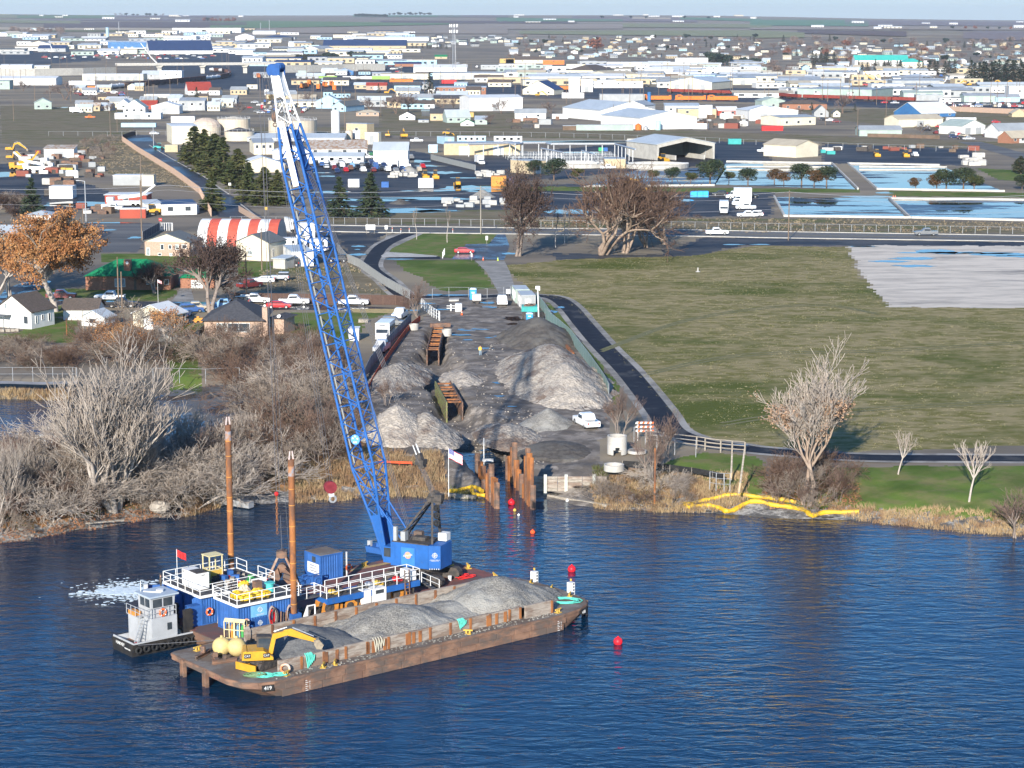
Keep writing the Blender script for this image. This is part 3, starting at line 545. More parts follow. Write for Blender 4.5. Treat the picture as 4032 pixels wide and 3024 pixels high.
BL=[('m2',480,480,945,538,58,0,'f',.22,11,'W','L',6,1,'long low white office with small windows behind the rows of parked cars'),('m2',440,470,972,468,52,4,'f',.3,18,'W','O',4,1,'long white shed with a patchy ribbed roof behind the low white office'),('m2',1040,1040,1335,545,118,0,'f',.42,13,'W','L',0,0,'tall windowless white metal shed beside two white tanks in the car park'),('m2',800,985,1040,328,128,-30,'flat',0,0,'T','G',1,1,'square tan block building with a brown louvred door beside the white silo'),('m2',965,1085,1105,375,98,-24,'flat',0,0,'C','W',0,1,'small cream block building with a grey door in front of the tan one'),('m2',-90,0,166,462,100,12,'f',.12,0,'C','G',3,0,'cream ribbed building with two windows left of the boom'),('m2',140,165,470,505,70,8,'s',.3,18,'W','W',2,0,'white gabled annex behind the crane boom beside the car park'),('m2',-60,-60,770,346,28,0,'f',.14,22,'W','L',0,5,'very long low building with open bays in front of the big cream tank'),('m2',-180,-120,255,620,70,12,'s',.32,26,'C','W',0,0,'wide cream hall with a shallow white gable behind the pine trees'),('m2',1590,1665,1742,372,58,25,'flat',0,0,'L','L',0,1,'pale blue site trailer end-on beside the tan brick building'),('m2',1770,1770,2015,356,50,0,'flat',0,4,'L','W',5,1,'long pale blue site trailer behind the tan brick building'),('m2',2090,2090,2330,356,48,0,'flat',0,4,'W','W',4,1,'white site trailer with small windows behind the tan brick building'),('m2',1655,1655,2306,466,96,0,'flat',0,14,'T','G',0,2,'long tan brick control building beside the silver pipe gallery'),('m2',1520,1520,1597,444,62,0,'flat',0,3,'L','W',0,1,'small pale blue trailer beside the wire fence'),('m3',25,200,330,632,108,40,'flat',0,0,'T','G',1,1,'tan brick pump house with an outside stair beside the round pine'),('m3',840,840,1020,582,78,0,'flat',0,9,'T','G',0,0,'small windowless tan block building behind the bare trees'),('m3',845,1150,1655,246,98,24,'s',.2,0,'W','L',0,0,'large white warehouse with an orange tank and an aqua tank in front'),('m3',500,805,1285,168,88,24,'s',.25,0,'W','L',0,0,'longest white warehouse with a pale ribbed roof behind the utility poles'),('m3',595,595,1082,251,44,0,'flat',0,3,'S','G',0,0,'long grey green row of joined containers in front of the white warehouses'),('m3',478,478,593,249,36,0,'flat',0,3,'N','G',0,0,'short brown fence shed left of the grey green container row'),('m3',1478,1478,1807,142,74,0,'flat',0,12,'T','G',2,0,'flat tan building behind two tall white boxes'),('m3',1663,1663,1718,143,104,0,'flat',0,4,'W','W',0,0,'left one of two tall white storage boxes in front of the tan building'),('m3',1722,1722,1777,143,106,0,'flat',0,4,'W','W',0,0,'right one of two tall white storage boxes in front of the tan building'),('m3',1810,1830,2000,122,44,10,'f',.5,9,'R','W',2,1,'red barn with a white roof beside the tall white boxes'),('m3',2100,2105,2350,168,92,5,'s',.3,16,'W','L',0,1,'pale shed near the silver tanker trailers'),('m4',50,285,498,474,98,42,'s',.28,0,'C','T',0,0,'beige metal building with a plain gable beside the black storage yard'),('m4',22,160,473,204,66,30,'f',.1,0,'C','G',3,0,'low cream flat building with its porch at the left'),('m4',-180,-100,307,150,70,12,'s',.15,0,'W','W',0,0,'wide white building behind the low cream flat building'),('m4',1180,1345,1658,132,30,26,'f',.45,0,'B','W',3,0,'blue warehouse with a white roof beyond the cream shed'),('m4',1068,1152,1556,218,66,24,'f',.3,0,'C','T',1,1,'cream shed with a beige roof in front of the blue warehouse'),('m4',822,822,1172,292,52,0,'f',.28,12,'S','G',0,0,'grey green metal shed behind the brown board fence'),('m4',1540,1685,1915,280,70,35,'s',.35,0,'W','S',0,2,'white building with a pale green roof and a low front annex'),('m4',1930,2000,2330,312,62,18,'f',.5,0,'W','G',2,0,'white house-like shed with a long grey roof at the bend of the road'),('m4',2020,2105,2330,354,46,35,'f',.7,0,'K','T',3,1,'small red brick building with white doors at the bend of the road'),('m4',1558,1558,1802,184,44,0,'flat',0,3,'W','W',0,0,'row of white box trailers parked tight beside the cream shed'),('f4',355,925,1192,832,72,-28,'s',.0,26,'S','G',2,2,'very long sage green metal warehouse beyond the red train'),('f4',1097,1097,1490,748,64,0,'flat',0,22,'G','G',0,5,'grey two level office with five framed bays'),('f4',1205,1235,1450,690,42,8,'hip',.2,20,'D','L',5,0,'dark upper office floor with a pale hipped roof'),('f4',1195,1195,1522,824,40,0,'f',.2,16,'S','S',0,3,'mint green open shed beside the sage warehouse'),('f4',1300,1300,1520,850,46,0,'flat',0,8,'G','G',0,0,'plain grey wall of a low shed before the mint green one'),('f4',235,235,652,724,42,0,'f',.15,20,'C','G',2,1,'cream store with a grey roof behind the sage warehouse'),('f4',462,462,713,618,44,0,'f',.15,18,'T','W',0,0,'tan hall standing before the row of dark pines'),('f4',785,785,1225,562,52,0,'f',.5,24,'W','A',6,0,'school building under a long bright teal roof'),('f4',1180,1180,1352,590,64,0,'hip',.4,20,'C','A',4,0,'lower wing with a teal hipped roof beside the pines'),('f4',172,172,540,926,46,0,'hip',.3,16,'K','N',4,0,'brick bank-like building with a wide brown hipped roof'),('f4',-40,0,196,912,58,15,'s',.3,16,'S','S',1,0,'pale green gabled building left of the brown hipped roof'),('f4',1910,1910,2120,780,44,0,'flat',0,14,'W','W',6,0,'white plant building with many small windows beside the yellow excavators'),('f4',2085,2085,2260,830,96,0,'flat',0,14,'W','W',1,0,'tall white plant block beside three white silos'),('f4',1705,1705,1965,862,52,0,'f',.2,14,'S','G',0,2,'grey green metal shed behind the tan retaining wall'),('f4',1968,1968,2172,862,42,0,'f',.3,12,'L','G',0,1,'pale blue shed with a pitched roof behind the tan retaining wall'),('f4',1500,1500,1675,858,26,0,'flat',0,5,'W','W',3,0,'long white office trailer before the grey shed'),('f3',1558,1800,1925,708,52,-28,'s',.0,24,'L','L',2,0,'sky blue workshop with stepped gables beyond the locomotives'),('f3',1420,1775,2006,782,62,-24,'s',.2,0,'C','L',0,3,'cream warehouse with big doors behind the orange locomotives'),('f3',718,880,1136,712,62,30,'f',.15,0,'C','T',0,0,'tall plain cream hall in the middle of the works district'),('f3',750,750,1165,765,52,0,'flat',0,14,'W','W',3,0,'white single storey building before the tall cream hall'),('f3',518,740,945,650,36,-25,'hip',.35,22,'C','N',4,0,'cream truck repair hall with a dark brown roof'),('f3',180,180,622,724,54,0,'f',.2,20,'W','L',0,4,'white workshop with four doors beside the two white cubes'),('f3',530,530,622,802,110,0,'flat',0,8,'W','W',0,0,'left one of two tall white cube buildings near the white semi trailer'),('f3',636,636,736,800,104,0,'flat',0,8,'W','W',0,1,'right one of two tall white cube buildings near the white semi trailer'),('f3',135,400,486,826,44,-24,'s',.5,0,'C','B',3,0,'cream building with a navy blue roof beside the white semi trailer'),('f3',1220,1220,1372,702,42,0,'f',.3,8,'W','G',5,0,'white barrack with five windows beside the dark brick one'),('f3',1376,1376,1482,712,62,0,'flat',0,10,'N','D',2,1,'dark brick building with a stepped parapet'),('f3',1460,1460,1735,566,58,0,'flat',0,14,'W','W',0,2,'white store with a dark entrance and an orange sign'),('f3',980,980,1462,582,38,0,'flat',0,20,'C','W',3,0,'long beige flat store beyond the white yards'),('f3',510,510,780,600,38,0,'flat',0,14,'C','T',2,0,'pale peach flat building left of the dark brown roof'),('f3',305,305,486,562,36,0,'flat',0,12,'O','O',1,0,'bright orange flat restaurant beside the highway'),('f3',-20,-20,50,550,34,0,'flat',0,10,'Y','Y',0,0,'bright yellow flat shop left of the maroon roof'),('f3',60,60,322,552,30,0,'f',.5,18,'C','N',2,0,'cream building under a maroon roof between the orange shops'),('f3',1010,1190,1295,966,46,-26,'s',.35,0,'W','G',1,0,'white gabled shed behind the longest warehouse'),('f3',1370,1370,1662,976,52,0,'mono',.2,12,'W','L',3,0,'white flat workshop beside the blue pump frame'),('f3',1480,1480,1640,990,22,0,'flat',0,6,'C','T',1,0,'low cream office before the white flat workshop'),('f3',1190,1190,1432,660,52,0,'f',.3,16,'W','W',1,1,'white gabled hall right of the tan round roof'),('f3',1700,1700,2045,626,40,0,'flat',0,16,'W','W',2,2,'long white store beyond the sky blue workshop'),('f3',2030,2030,2200,626,44,0,'f',.3,14,'W','L',2,0,'white gabled store near the street of pines'),('f3',1930,1930,2160,738,54,0,'mono',.15,16,'C','G',0,1,'cream loading shed with a dark open door'),('f2',600,600,1305,440,40,0,'f',.4,50,'T','B',8,0,'big tan school with a long navy roof in the far town'),('f2',780,780,1500,356,26,0,'f',.12,40,'W','W',6,0,'long white hall behind the navy roofed school'),('f2',1150,1150,1345,320,26,0,'f',.2,30,'W','L',4,0,'white gabled hall on the edge of the far fields'),('f2',690,690,955,328,24,0,'flat',0,30,'C','T',5,0,'beige store block on the edge of the far fields'),('f2',-10,-10,182,298,20,0,'f',.2,30,'W','W',0,0,'white barn-like hall below the twin radio masts'),('f2',80,80,322,360,34,0,'hip',.2,40,'D','B',2,0,'dark navy cinema-like block in the far town'),('f2',0,0,142,404,30,0,'s',.2,20,'C','W',1,0,'cream gabled shed below the dark navy block'),('f2',300,300,445,404,30,0,'f',.3,20,'W','W',1,0,'white low hall right of the dark navy block'),('f2',430,560,682,448,22,-30,'s',.3,0,'C','G',1,0,'beige gabled hall near the big school'),('f2',750,750,1022,462,34,0,'f',.15,20,'C','W',5,0,'cream apartment-like block before the big school'),('f2',-10,-10,345,508,34,0,'flat',0,24,'W','S',4,0,'long white block behind the overpass'),('f2',160,160,430,450,30,0,'f',.2,24,'G','G',2,0,'grey hall with a steel roof behind the overpass'),('f2',1140,1140,1325,546,28,0,'flat',0,14,'B','W',2,0,'blue and white shop beyond the railway'),('f2',1225,1225,1450,580,24,0,'f',.3,14,'K','B',2,0,'low brick building with a dark blue roof beyond the railway'),('f2',700,700,862,652,30,0,'s',.3,12,'B','L',3,0,'bright blue gabled shed beside the railway yard'),('f2',590,590,720,640,28,0,'f',.3,14,'W','W',1,0,'white shed left of the bright blue one'),('f2',1390,1390,1845,640,48,0,'f',.25,26,'W','W',2,0,'large white hall beyond the tank cars'),('f2',1110,1110,1512,692,46,0,'f',.1,16,'C','T',0,3,'long cream depot beyond the tank cars'),('f2',1560,1560,2182,692,54,0,'f',.12,18,'C','G',0,6,'very long cream depot right of the lattice mast'),('f2',1975,1975,2250,606,36,0,'flat',0,16,'G','W',6,0,'grey showroom with a strip of windows'),('f2',2140,2140,2300,550,36,0,'flat',0,12,'Y','Y',2,0,'yellow orange restaurant near the yellow shop'),('f2',1582,1582,2010,824,60,0,'f',.12,14,'K','L',9,1,'long red brick roundhouse building with tall arched windows'),('f2',1374,1374,1482,776,46,0,'flat',0,9,'K','L',3,1,'small red brick building left of the tall fir'),('f2',978,978,1152,784,38,0,'f',.45,10,'P','R',2,1,'pink brick house with a red roof beside the locomotives'),('f2',1785,1882,2330,968,110,16,'f',.12,0,'W','W',0,1,'huge plain white warehouse beyond the bare trees'),('f2',300,300,530,915,48,0,'f',.4,14,'C','T',0,1,'long beige shed beside the top of the boom'),('f2',1575,1575,1680,512,18,0,'f',.5,10,'T','E',1,0,'tan park building with a green roof'),('f2',385,385,455,640,24,0,'flat',0,3,'S','G',0,0,'grey container beside the retaining wall'),('f1',940,940,1187,428,60,0,'f',.1,40,'B','L',0,4,'left half of the blue and white warehouse with tall doors'),('f1',1189,1189,1492,430,60,0,'f',.1,46,'B','W',1,2,'bright blue half of the big warehouse with two doors'),('f1',1500,1500,2082,284,38,0,'flat',0,70,'W','W',0,12,'very long white distribution hall at the edge of the far fields'),('f1',1425,1425,1700,352,36,0,'flat',0,40,'W','G',0,8,'grey and white hall with a row of loading doors'),('f1',0,0,222,316,26,0,'f',.15,40,'W','W',3,0,'white hall below the bare lilac trees'),('f1',235,235,432,412,28,0,'s',.25,24,'C','G',2,0,'cream hall with a grey gable among the blue lifts'),('f1',330,330,565,452,30,0,'f',.35,30,'G','B',2,0,'grey workshop with a dark blue roof left of the tan sheds'),('f1',740,740,958,456,34,0,'flat',0,20,'N','T',0,3,'brown flat building beside the car rows'),('f1',1030,1030,1190,468,34,0,'f',.15,18,'C','T',0,1,'mustard cream shed beside the mobile crane'),('f1',1200,1300,1822,472,30,14,'f',.4,0,'W','B',2,0,'long white hall under a blue roof beside the mobile crane'),('f1',1350,1350,1775,424,22,0,'flat',0,24,'T','W',4,0,'low tan block between the blue warehouse and the dark yard'),('f1',2050,2050,2215,476,34,0,'f',.3,18,'W','L',3,0,'white hall beside the row of army green trucks'),('f1',2050,2050,2210,350,30,0,'s',.3,24,'W','W',0,0,'white gabled hall right of the dark round tree'),('f1',5,5,270,606,34,0,'f',.2,14,'W','W',2,0,'white roadside building above the retaining wall'),('f1',272,272,425,600,22,0,'f',.2,12,'C','W',2,0,'low cream annex above the retaining wall'),('f1',-60,-60,475,742,56,0,'f',.14,26,'W','W',0,0,'large white cold store below the retaining wall'),('f1',-60,-60,82,778,70,0,'f',.1,14,'S','S',1,0,'sage green shed beside the white cold store'),('f1',600,600,820,740,32,0,'flat',0,6,'W','W',0,0,'row of white trailers before the cream depot'),('f1',718,718,1235,700,52,0,'flat',0,22,'C','W',0,7,'cream depot with brown posts beside the grain train'),('f1',1235,1235,1395,690,40,0,'f',.5,14,'G','L',1,1,'grey gabled office between the cream depot and the white block'),('f1',1395,1395,1578,694,74,0,'flat',0,14,'W','W',2,0,'square white block beside the foot of the mobile crane'),('f1',1570,1640,1836,828,38,15,'f',.5,0,'W','R',3,0,'white farm house with a bright red roof'),('f1',1255,1255,1556,852,26,0,'flat',0,12,'C','W',0,5,'open white carport beside the red roofed house'),('f1',1110,1110,1186,784,34,0,'s',.5,8,'C','W',0,0,'small cream shed beside the red container'),('f1',1188,1188,1246,786,32,0,'flat',0,3,'R','R',0,0,'red container beside the small cream shed'),('f1',265,300,440,952,56,12,'s',.5,12,'S','S',2,0,'green gabled house on the edge of the empty lot'),('f1',918,918,1100,902,36,0,'mono',.3,9,'T','W',2,0,'orange brick house with a white chimney wall'),('f1',1020,1020,1130,952,40,0,'s',.8,12,'W','L',1,0,'white house with a pale blue roof'),('f1',1225,1225,1360,950,40,0,'f',.5,9,'R','R',2,0,'dark red house behind the white shed'),('f1',1322,1322,1556,992,66,0,'s',.3,14,'W','W',0,1,'tall white shed with a wide door'),('f1',1560,1560,1780,962,82,0,'mono',.3,10,'G','G',3,1,'grey two storey house beside the dark spruce'),('f1',2150,2150,2240,776,36,0,'flat',0,6,'C','T',1,0,'small cream hut on the railway land'),('m1',1075,1075,1260,100,48,0,'s',.7,12,'W','S',3,0,'white house with a green edged gable'),('m1',1000,1000,1390,152,48,0,'flat',0,8,'W','W',2,1,'long white wall and store before the green edged gable'),('m1',1370,1500,1720,372,150,14,'flat',0,0,'C','W',0,0,'cream flat plant building behind the row of pines'),('m1',1436,1436,1546,440,56,0,'flat',0,4,'T','T',0,0,'low tan enclosure beside the green tractor'),('m1',385,385,640,490,76,0,'mono',.3,7,'W','O',0,1,'open white shed with a rusty roof in the salvage yard'),('m1',985,985,1236,730,82,0,'flat',0,6,'G','W',0,0,'open fronted concrete shed among the salvage'),('m1',915,915,1272,890,74,0,'s',.0,9,'R','W',1,0,'red and white trailer-like workshop behind the white rough terrain crane'),('m1',1238,1238,1338,736,90,0,'flat',0,5,'C','T',0,0,'cream box store right of the open concrete shed'),('m1',1310,1410,1700,990,92,14,'flat',0,16,'W','B',2,0,'white workshop with a flat blue streaked roof'),('m1',1200,1270,1395,985,92,24,'mono',.2,7,'W','L',0,1,'small white shed beside the blue streaked roof'),('m1',1525,1525,1720,976,56,0,'flat',0,3,'L','L',1,0,'light blue container leaning before the white workshop'),('m1',1032,1045,1262,1018,78,6,'flat',0,6,'R','W',0,0,'red and white container store with blue doors'),('m1',230,230,440,1030,40,0,'hip',.3,8,'W','L',0,0,'white roof mostly hidden behind the rust coloured tree'),('m2',540,540,745,60,62,0,'s',.5,12,'L','G',2,0,'pale blue gabled house among bare trees'),('m2',680,800,932,88,46,-20,'s',.6,14,'L','K',2,0,'grey blue house with a high gable window'),('m2',890,890,1085,126,30,0,'hip',.3,10,'P','T',3,0,'low tan house with a hipped roof beyond the white silo'),('m2',1265,1265,1400,160,34,0,'s',.5,8,'W','D',1,0,'small white house with a dark roof and a white car'),('m2',1535,1535,1768,166,62,0,'f',.5,10,'T','D',3,0,'tan house with a dark roof right of the little white house'),('m2',1640,1680,1880,185,48,12,'f',.6,12,'S','L',3,0,'sage house with a pale roof beside the yellow box'),('m2',1800,1800,1915,212,26,0,'s',.5,6,'W','E',1,0,'small white shed with a green roof edge'),('m2',1925,1925,2028,200,40,0,'mono',.4,8,'S','L',1,0,'sage shed with a sloping pale roof'),('m2',1870,1870,1912,135,36,0,'flat',0,4,'Y','Y',0,0,'yellow box body beyond the sage house'),('m2',1430,1430,1520,182,22,0,'flat',0,5,'G','B',1,0,'low carport with a blue roof'),('m2',1290,1290,1565,62,40,0,'f',.35,12,'W','N',3,0,'long white house with a brown roof among bare trees'),('m2',1460,1460,1570,128,44,0,'mono',.2,6,'D','S',0,0,'dark green shed left of the tan house'),('m3',60,60,325,148,46,0,'f',.5,9,'W','G',2,0,'low white house with a grey roof behind the dark semi tractor'),('m4',440,440,560,130,40,0,'s',.9,9,'G','K',1,0,'grey steep roofed house beside the pine'),('m4',600,600,660,130,34,0,'s',.7,8,'C','K',1,0,'cream cottage right of the grey steep roof'),('m4',2110,2110,2230,130,30,0,'s',.6,8,'T','T',0,0,'small hut with a pointed roof before the brown fence'),]
for b in BL:bld(*b)
a=gp('m3',1297,512);e=em('storage_shed',a,R(23),'large open storage shed with a grey roof and a black interior','shed')
W_,D_,H_,RI=25.5,27,6.1,2.5
m=MB();m.box(0,.4,-.3,.15,D_,H_);m.box(W_-.15,.4,-.3,W_,D_,H_);m.box(.16,D_-.15,-.3,W_-.16,D_,H_+1);m.bd('wall',WALL['Q'],e)
house_r=MB();k=.35
for s_ in(0,1):
 ex=-.4 if s_==0 else W_+.4;q=[(ex,H_-.05),(W_/2,H_+RI),(W_/2,H_+RI+.2),(ex,H_+.15)];house_r.psm(q if s_==0 else q[::-1],-.3,D_+.3,'y')
house_r.bd('roof',ROOF['L'],e)
m=MB();q=[(0,0),(.7,0),(.9,H_-1.2),(W_/2,H_+RI-1.5),(W_-.9,H_-1.2),(W_-.7,0),(W_,0),(W_,H_),(W_/2,H_+RI-.05),(0,H_)];m.psm(q,-.1,.35,'y');m.bd('portal_frame',WALL['Q'],e)
for yy in(7,14,21):
 m=MB();[m.bar(p_,q_,.3)for p_,q_ in(((.4,yy,0),(.4,yy,H_-.3)),((.4,yy,H_-.3),(W_/2,yy,H_+RI-.3)),((W_/2,yy,H_+RI-.3),(W_-.4,yy,H_-.3)),((W_-.4,yy,H_-.3),(W_-.4,yy,0)))];m.bd('portal_frame',WALL['G'],e)
for x_,n_ in((W_*.28,9),(W_*.78,9)):
 for i in range(n_):MB().box(x_,-1.5+i*1.8,0,x_+.6,.25+i*1.8,1.8).bd('concrete_block',WALL['Q'],e)
def tank(v,x0,x1,yb,h,mat,label,top='flat',name='tank',cone=.15,legs=0):
 a=gp(v,(x0+x1)/2,yb);s=pxm(a.y)*VIEW[v][2];r=(x1-x0)/s/2;hh=h/s;a.y+=r*.9
 e=em(name,a,0,label,'silo' if name=='silo' else 'tank');n=32
 m=MB();m.tube((0,0,-.3),(0,0,hh),r,n=n);o=m.bd('shell',mat,e)
 m=MB()
 if top=='dome':
  for i in range(16):
   a0,a1=2*math.pi*i/16,2*math.pi*(i+1)/16
   for j in range(5):
    e0,e1=math.pi/2*j/5,math.pi/2*(j+1)/5;k=.62
    P=lambda A,E,b=1:(r*b*math.cos(E)*math.cos(A),r*b*math.cos(E)*math.sin(A),hh+r*k*math.sin(E)*b)
    am=(a0+a1)/2;m.poly([P(a0,e0),P(am,e0,1.02),P(am,e1,1.02),P(a0,e1)]);m.poly([P(am,e0,1.02),P(a1,e0),P(a1,e1),P(am,e1,1.02)])
  m.bd('dome',mt('ribbed_dome',(.55,.45,.36),(.46,.37,.29),.5,.7),e)
 else:m.tube((0,0,hh),(0,0,hh+r*cone),r*1.01,r*.06,n=n);m.bd('roof',ROOF['D']if top=='dark' else mat,e)
 if top!='small':
  m=MB()
  for i in range(20):t0,t1=2*math.pi*i/20,2*math.pi*(i+1)/20;c0,c1=(r*math.cos(t0),r*math.sin(t0)),(r*math.cos(t1),r*math.sin(t1));m.bar((*c0,hh),(*c0,hh+1.1),.07);m.bar((*c0,hh+1.05),(*c1,hh+1.05),.06)
  m.bd('railing',STEEL,e)
 return e,r,hh
CT=mt('cream_tank_paint',(.60,.52,.40),(.54,.46,.35),.3,.6,dirt=.15)
tank('m2',110,525,300,128,CT,'big cream storage tank with a railed roof behind the boom')
tank('m1',1880,2160,290,130,CT,'cream tank with an outside stair left of the big cream tank')
tank('m1',1655,1905,300,72,CT,'round digester under a ribbed pinkish dome','dome')
tank('m1',1945,2195,345,80,CT,'low cream tank with a dark conical roof beside the pines','dark',cone=.25)
tank('m2',672,746,300,212,WALL['W'],'tall white silo beside the tan block building','small','silo',.25)
tank('m2',795,857,330,72,CT,'small cream tank before the tan block building','small',cone=.3)
tank('m3',1110,1163,248,42,WALL['O'],'orange tank before the large white warehouse','small',cone=.5)
tank('m3',1286,1331,248,76,mt('aqua_tank_paint',(.40,.66,.66),(.34,.58,.58),.5),'pale aqua tank before the large white warehouse','small')
tank('m3',1180,1222,248,24,STEEL,'small grey hopper between the orange tank and the aqua tank','small',cone=.7)
tank('f3',1215,1246,892,86,WALL['B'],'bright blue standing tank beside the locomotives','small')
tank('f1',922,948,336,92,WALL['L'],'tall pale blue silo among the far sheds','small','silo')
tank('f4',2085,2120,820,58,WALL['W'],'first of the white silos beside the white plant block','small','silo')
tank('f4',2125,2160,824,64,WALL['W'],'second of the white silos beside the white plant block','small','silo')
tank('f2',90,132,828,46,WALL['W'],'short white tank beside the top of the boom','small')
tank('f2',2048,2088,962,62,WALL['G'],'ribbed grey bin before the huge white warehouse','small','silo')
# ---- vehicles
def paintm(n,c,r=.28):return mt('paint_'+n,c,tuple(x*.93 for x in c),.8,r,spec=.5,obj=True,dirt=.12)
PM={'white':paintm('white',(.78,.78,.77)),'silver':paintm('silver',(.42,.43,.45)),'grey':paintm('grey',(.17,.175,.18)),'black':paintm('black',(.014,.014,.017)),'blue':paintm('blue',(.05,.11,.28)),'dark blue':paintm('dark_blue',(.02,.035,.09)),'red':paintm('red',(.38,.02,.025)),'maroon':paintm('maroon',(.16,.03,.03)),'light blue':paintm('light_blue',(.22,.38,.58)),'green':paintm('green',(.05,.18,.07)),'tan':paintm('tan',(.42,.36,.27)),'orange':paintm('orange',(.65,.16,.02)),'yellow':paintm('yellow',(.5,.3,.04)),'brown':paintm('brown',(.14,.07,.045))}
RIM=mt('wheel_rim',(.5,.5,.5),None,rough=.35,metal=.8);HLAMP=mt('headlamp',(.8,.8,.78),None,rough=.15);TLAMP=mt('tail_lamp',(.45,.01,.01),None,rough=.25)
def loft(m,secs,mi=0):
 """body through sections: each (x, halfwidth_low, z_low, halfwidth_high, z_high)"""
 V=[]
 for x,w0,z0,w1,z1 in secs:zm=z0+(z1-z0)*.55;V+=[(x,-w0,z0),(x,w0,z0),(x,max(w0,w1),zm),(x,w1,z1),(x,-w1,z1),(x,-max(w0,w1),zm)]
 n=len(secs);F=[]
 for i in range(n-1):
  for j in range(6):a,b=i*6+j,i*6+(j+1)%6;F.append((a,b,b+6,a+6))
 F+=[(5,4,3,2,1,0),tuple(range((n-1)*6,n*6))]
 m.add(V,F,mi);return m
def wheel_mesh(r,w):
 m=MB();m.tube((0,-w/2,0),(0,w/2,0),r,n=14,m=0);m.tube((0,-w/2-.01,0),(0,w/2+.01,0),r*.55,n=10,m=1);return m.mesh('wheel',[BLACK,RIM])
WH={k:wheel_mesh(*k)for k in((.34,.24),(.40,.28),(.50,.32),(.62,.45))}
PROTO={}
def vhc(kind):
 """front points +x, centre on the ground"""
 if kind in PROTO:return PROTO[kind]
 e=em('pickup_truck' if kind.startswith('pickup')else{'suv':'car','sedan':'car','van':'van','box':'box_truck','bus':'shuttle_bus','jeep':'car'}[kind],(0,0,0));P0=PM['white'];m=MB();g=MB();wk=(.40,.28);ax=(-1.75,1.85);hw=.98
 if kind.startswith('pickup'):
  loft(m,[(2.9,.80,.50,.78,.88),(2.75,.92,.38,.90,1.08),(1.2,.97,.36,.95,1.17),(1.1,.97,.36,.95,1.17),(-2.85,.97,.42,.95,1.15),(-2.92,.95,.48,.93,1.12)])
  loft(m,[(1.2,.9,1.1,.80,1.16),(.45,.92,1.1,.74,1.88),(-.95,.92,1.1,.74,1.90),(-1.2,.92,1.1,.80,1.25)])
  if kind=='pickup_topper':loft(m,[(-1.22,.9,1.1,.80,1.72),(-2.85,.9,1.1,.78,1.70)])
  else:g.box(-2.78,-.80,1.151,-1.25,.80,1.165)
  loft(g,[(1.1,.80,1.22,.79,1.24),(.47,.935,1.24,.765,1.80),(-.9,.935,1.24,.765,1.80),(-1.17,.86,1.3,.80,1.32)])
 elif kind in('suv','sedan'):
  H=1.72 if kind=='suv' else 1.42;ax=(-1.4,1.45);wk=(.34,.24)
  loft(m,[(2.35,.72,.42,.70,.72),(2.2,.85,.30,.82,.90),(1.1,.90,.28,.87,1.0),(-1.9,.90,.28,.87,1.02),(-2.25,.86,.32,.82,.98),(-2.35,.80,.42,.78,.80)])
  b=-2.15 if kind=='suv' else-1.75
  loft(m,[(1.15,.84,.94,.80,1.0),(.35,.85,.94,.64,H-.05),(-.9,.85,.94,.66,H),(b+.35,.84,.94,.64,H-.05),(b,.84,.94,.76,1.04)])
  loft(g,[(1.05,.80,1.03,.78,1.05),(.36,.865,1.05,.675,H-.12),(-.9,.865,1.05,.69,H-.10),(b+.33,.86,1.05,.68,H-.14),(b-.0,.79,1.08,.76,1.10)])
 elif kind=='jeep':
  ax=(-1.15,1.25);wk=(.40,.28)
  m.box(.55,-.62,.55,1.95,.62,1.15);m.box(-1.75,-.80,.5,.6,.80,1.15);m.box(.75,-.85,.78,1.75,.85,.88);m.box(-1.7,-.75,1.15,.35,.75,1.82,0);g.box(-1.72,-.78,1.25,.38,.78,1.72)
 elif kind=='van':
  ax=(-1.6,1.7);wk=(.34,.24)
  loft(m,[(2.7,.80,.40,.78,.95),(2.3,.95,.30,.93,1.25),(1.5,.98,.30,.82,2.05),(-2.6,.98,.30,.84,2.08),(-2.7,.95,.4,.82,2.0)])
  loft(g,[(2.18,.9,1.3,.88,1.34),(1.55,.985,1.3,.86,1.9),(.6,.99,1.3,.88,1.9),(.55,.9,1.3,.8,1.9)])
 elif kind in('box','bus'):
  ax=(-2.4,2.2);wk=(.50,.32);hw=1.1
  if kind=='box':m.box(-4.2,-1.22,.95,1.2,1.22,3.5);m.box(-4.1,-.5,.6,3.4,.5,.95,1);loft(m,[(3.6,.95,.5,.93,1.25),(2.4,1.05,.5,1.0,1.5),(1.9,1.05,.5,.92,2.45),(1.3,1.05,.5,.92,2.5)]);loft(g,[(2.42,.95,1.55,.95,1.58),(1.95,1.07,1.55,.95,2.3),(1.5,1.07,1.55,.95,2.3),(1.45,1,1.5,.9,2.3)])
  else:
   m.box(-4.0,-1.2,.5,1.9,1.2,2.95);loft(m,[(3.6,.95,.45,.93,1.15),(2.7,1.05,.45,1.0,1.35),(1.9,1.1,.45,1.05,2.3)]);loft(m,[(2.3,.9,2.2,.85,2.5),(1.7,1.15,2.2,1.1,2.98)])
   g.box(-3.8,-1.23,1.5,1.5,1.23,2.35);loft(g,[(2.72,.95,1.4,.95,1.42),(1.95,1.08,1.4,1.04,2.2),(1.85,1.12,1.4,1.06,2.2)]);g.box(1.9,-.5,2.5,2.2,.5,2.75)
 KIDS_=[m.bd('body',[P0,BLACK],e),g.bd('windows',GLASS,e)]
 for x_ in ax:
  for s in(-1,1):KIDS_.append(link('wheel',WH[wk],e,(x_,s*(hw-wk[1]/2-.02),wk[0])))
 fx={'suv':2.26,'sedan':2.26,'jeep':1.94,'van':2.6,'box':3.52,'bus':3.52}.get(kind,2.80);zz=.72 if kind in('suv','sedan')else.82
 for s in(-1,1):q=MB();q.box(fx-.1,s*.6-.17,zz-.1,fx+.06,s*.6+.17,zz+.08);KIDS_.append(q.bd('headlight',HLAMP,e))
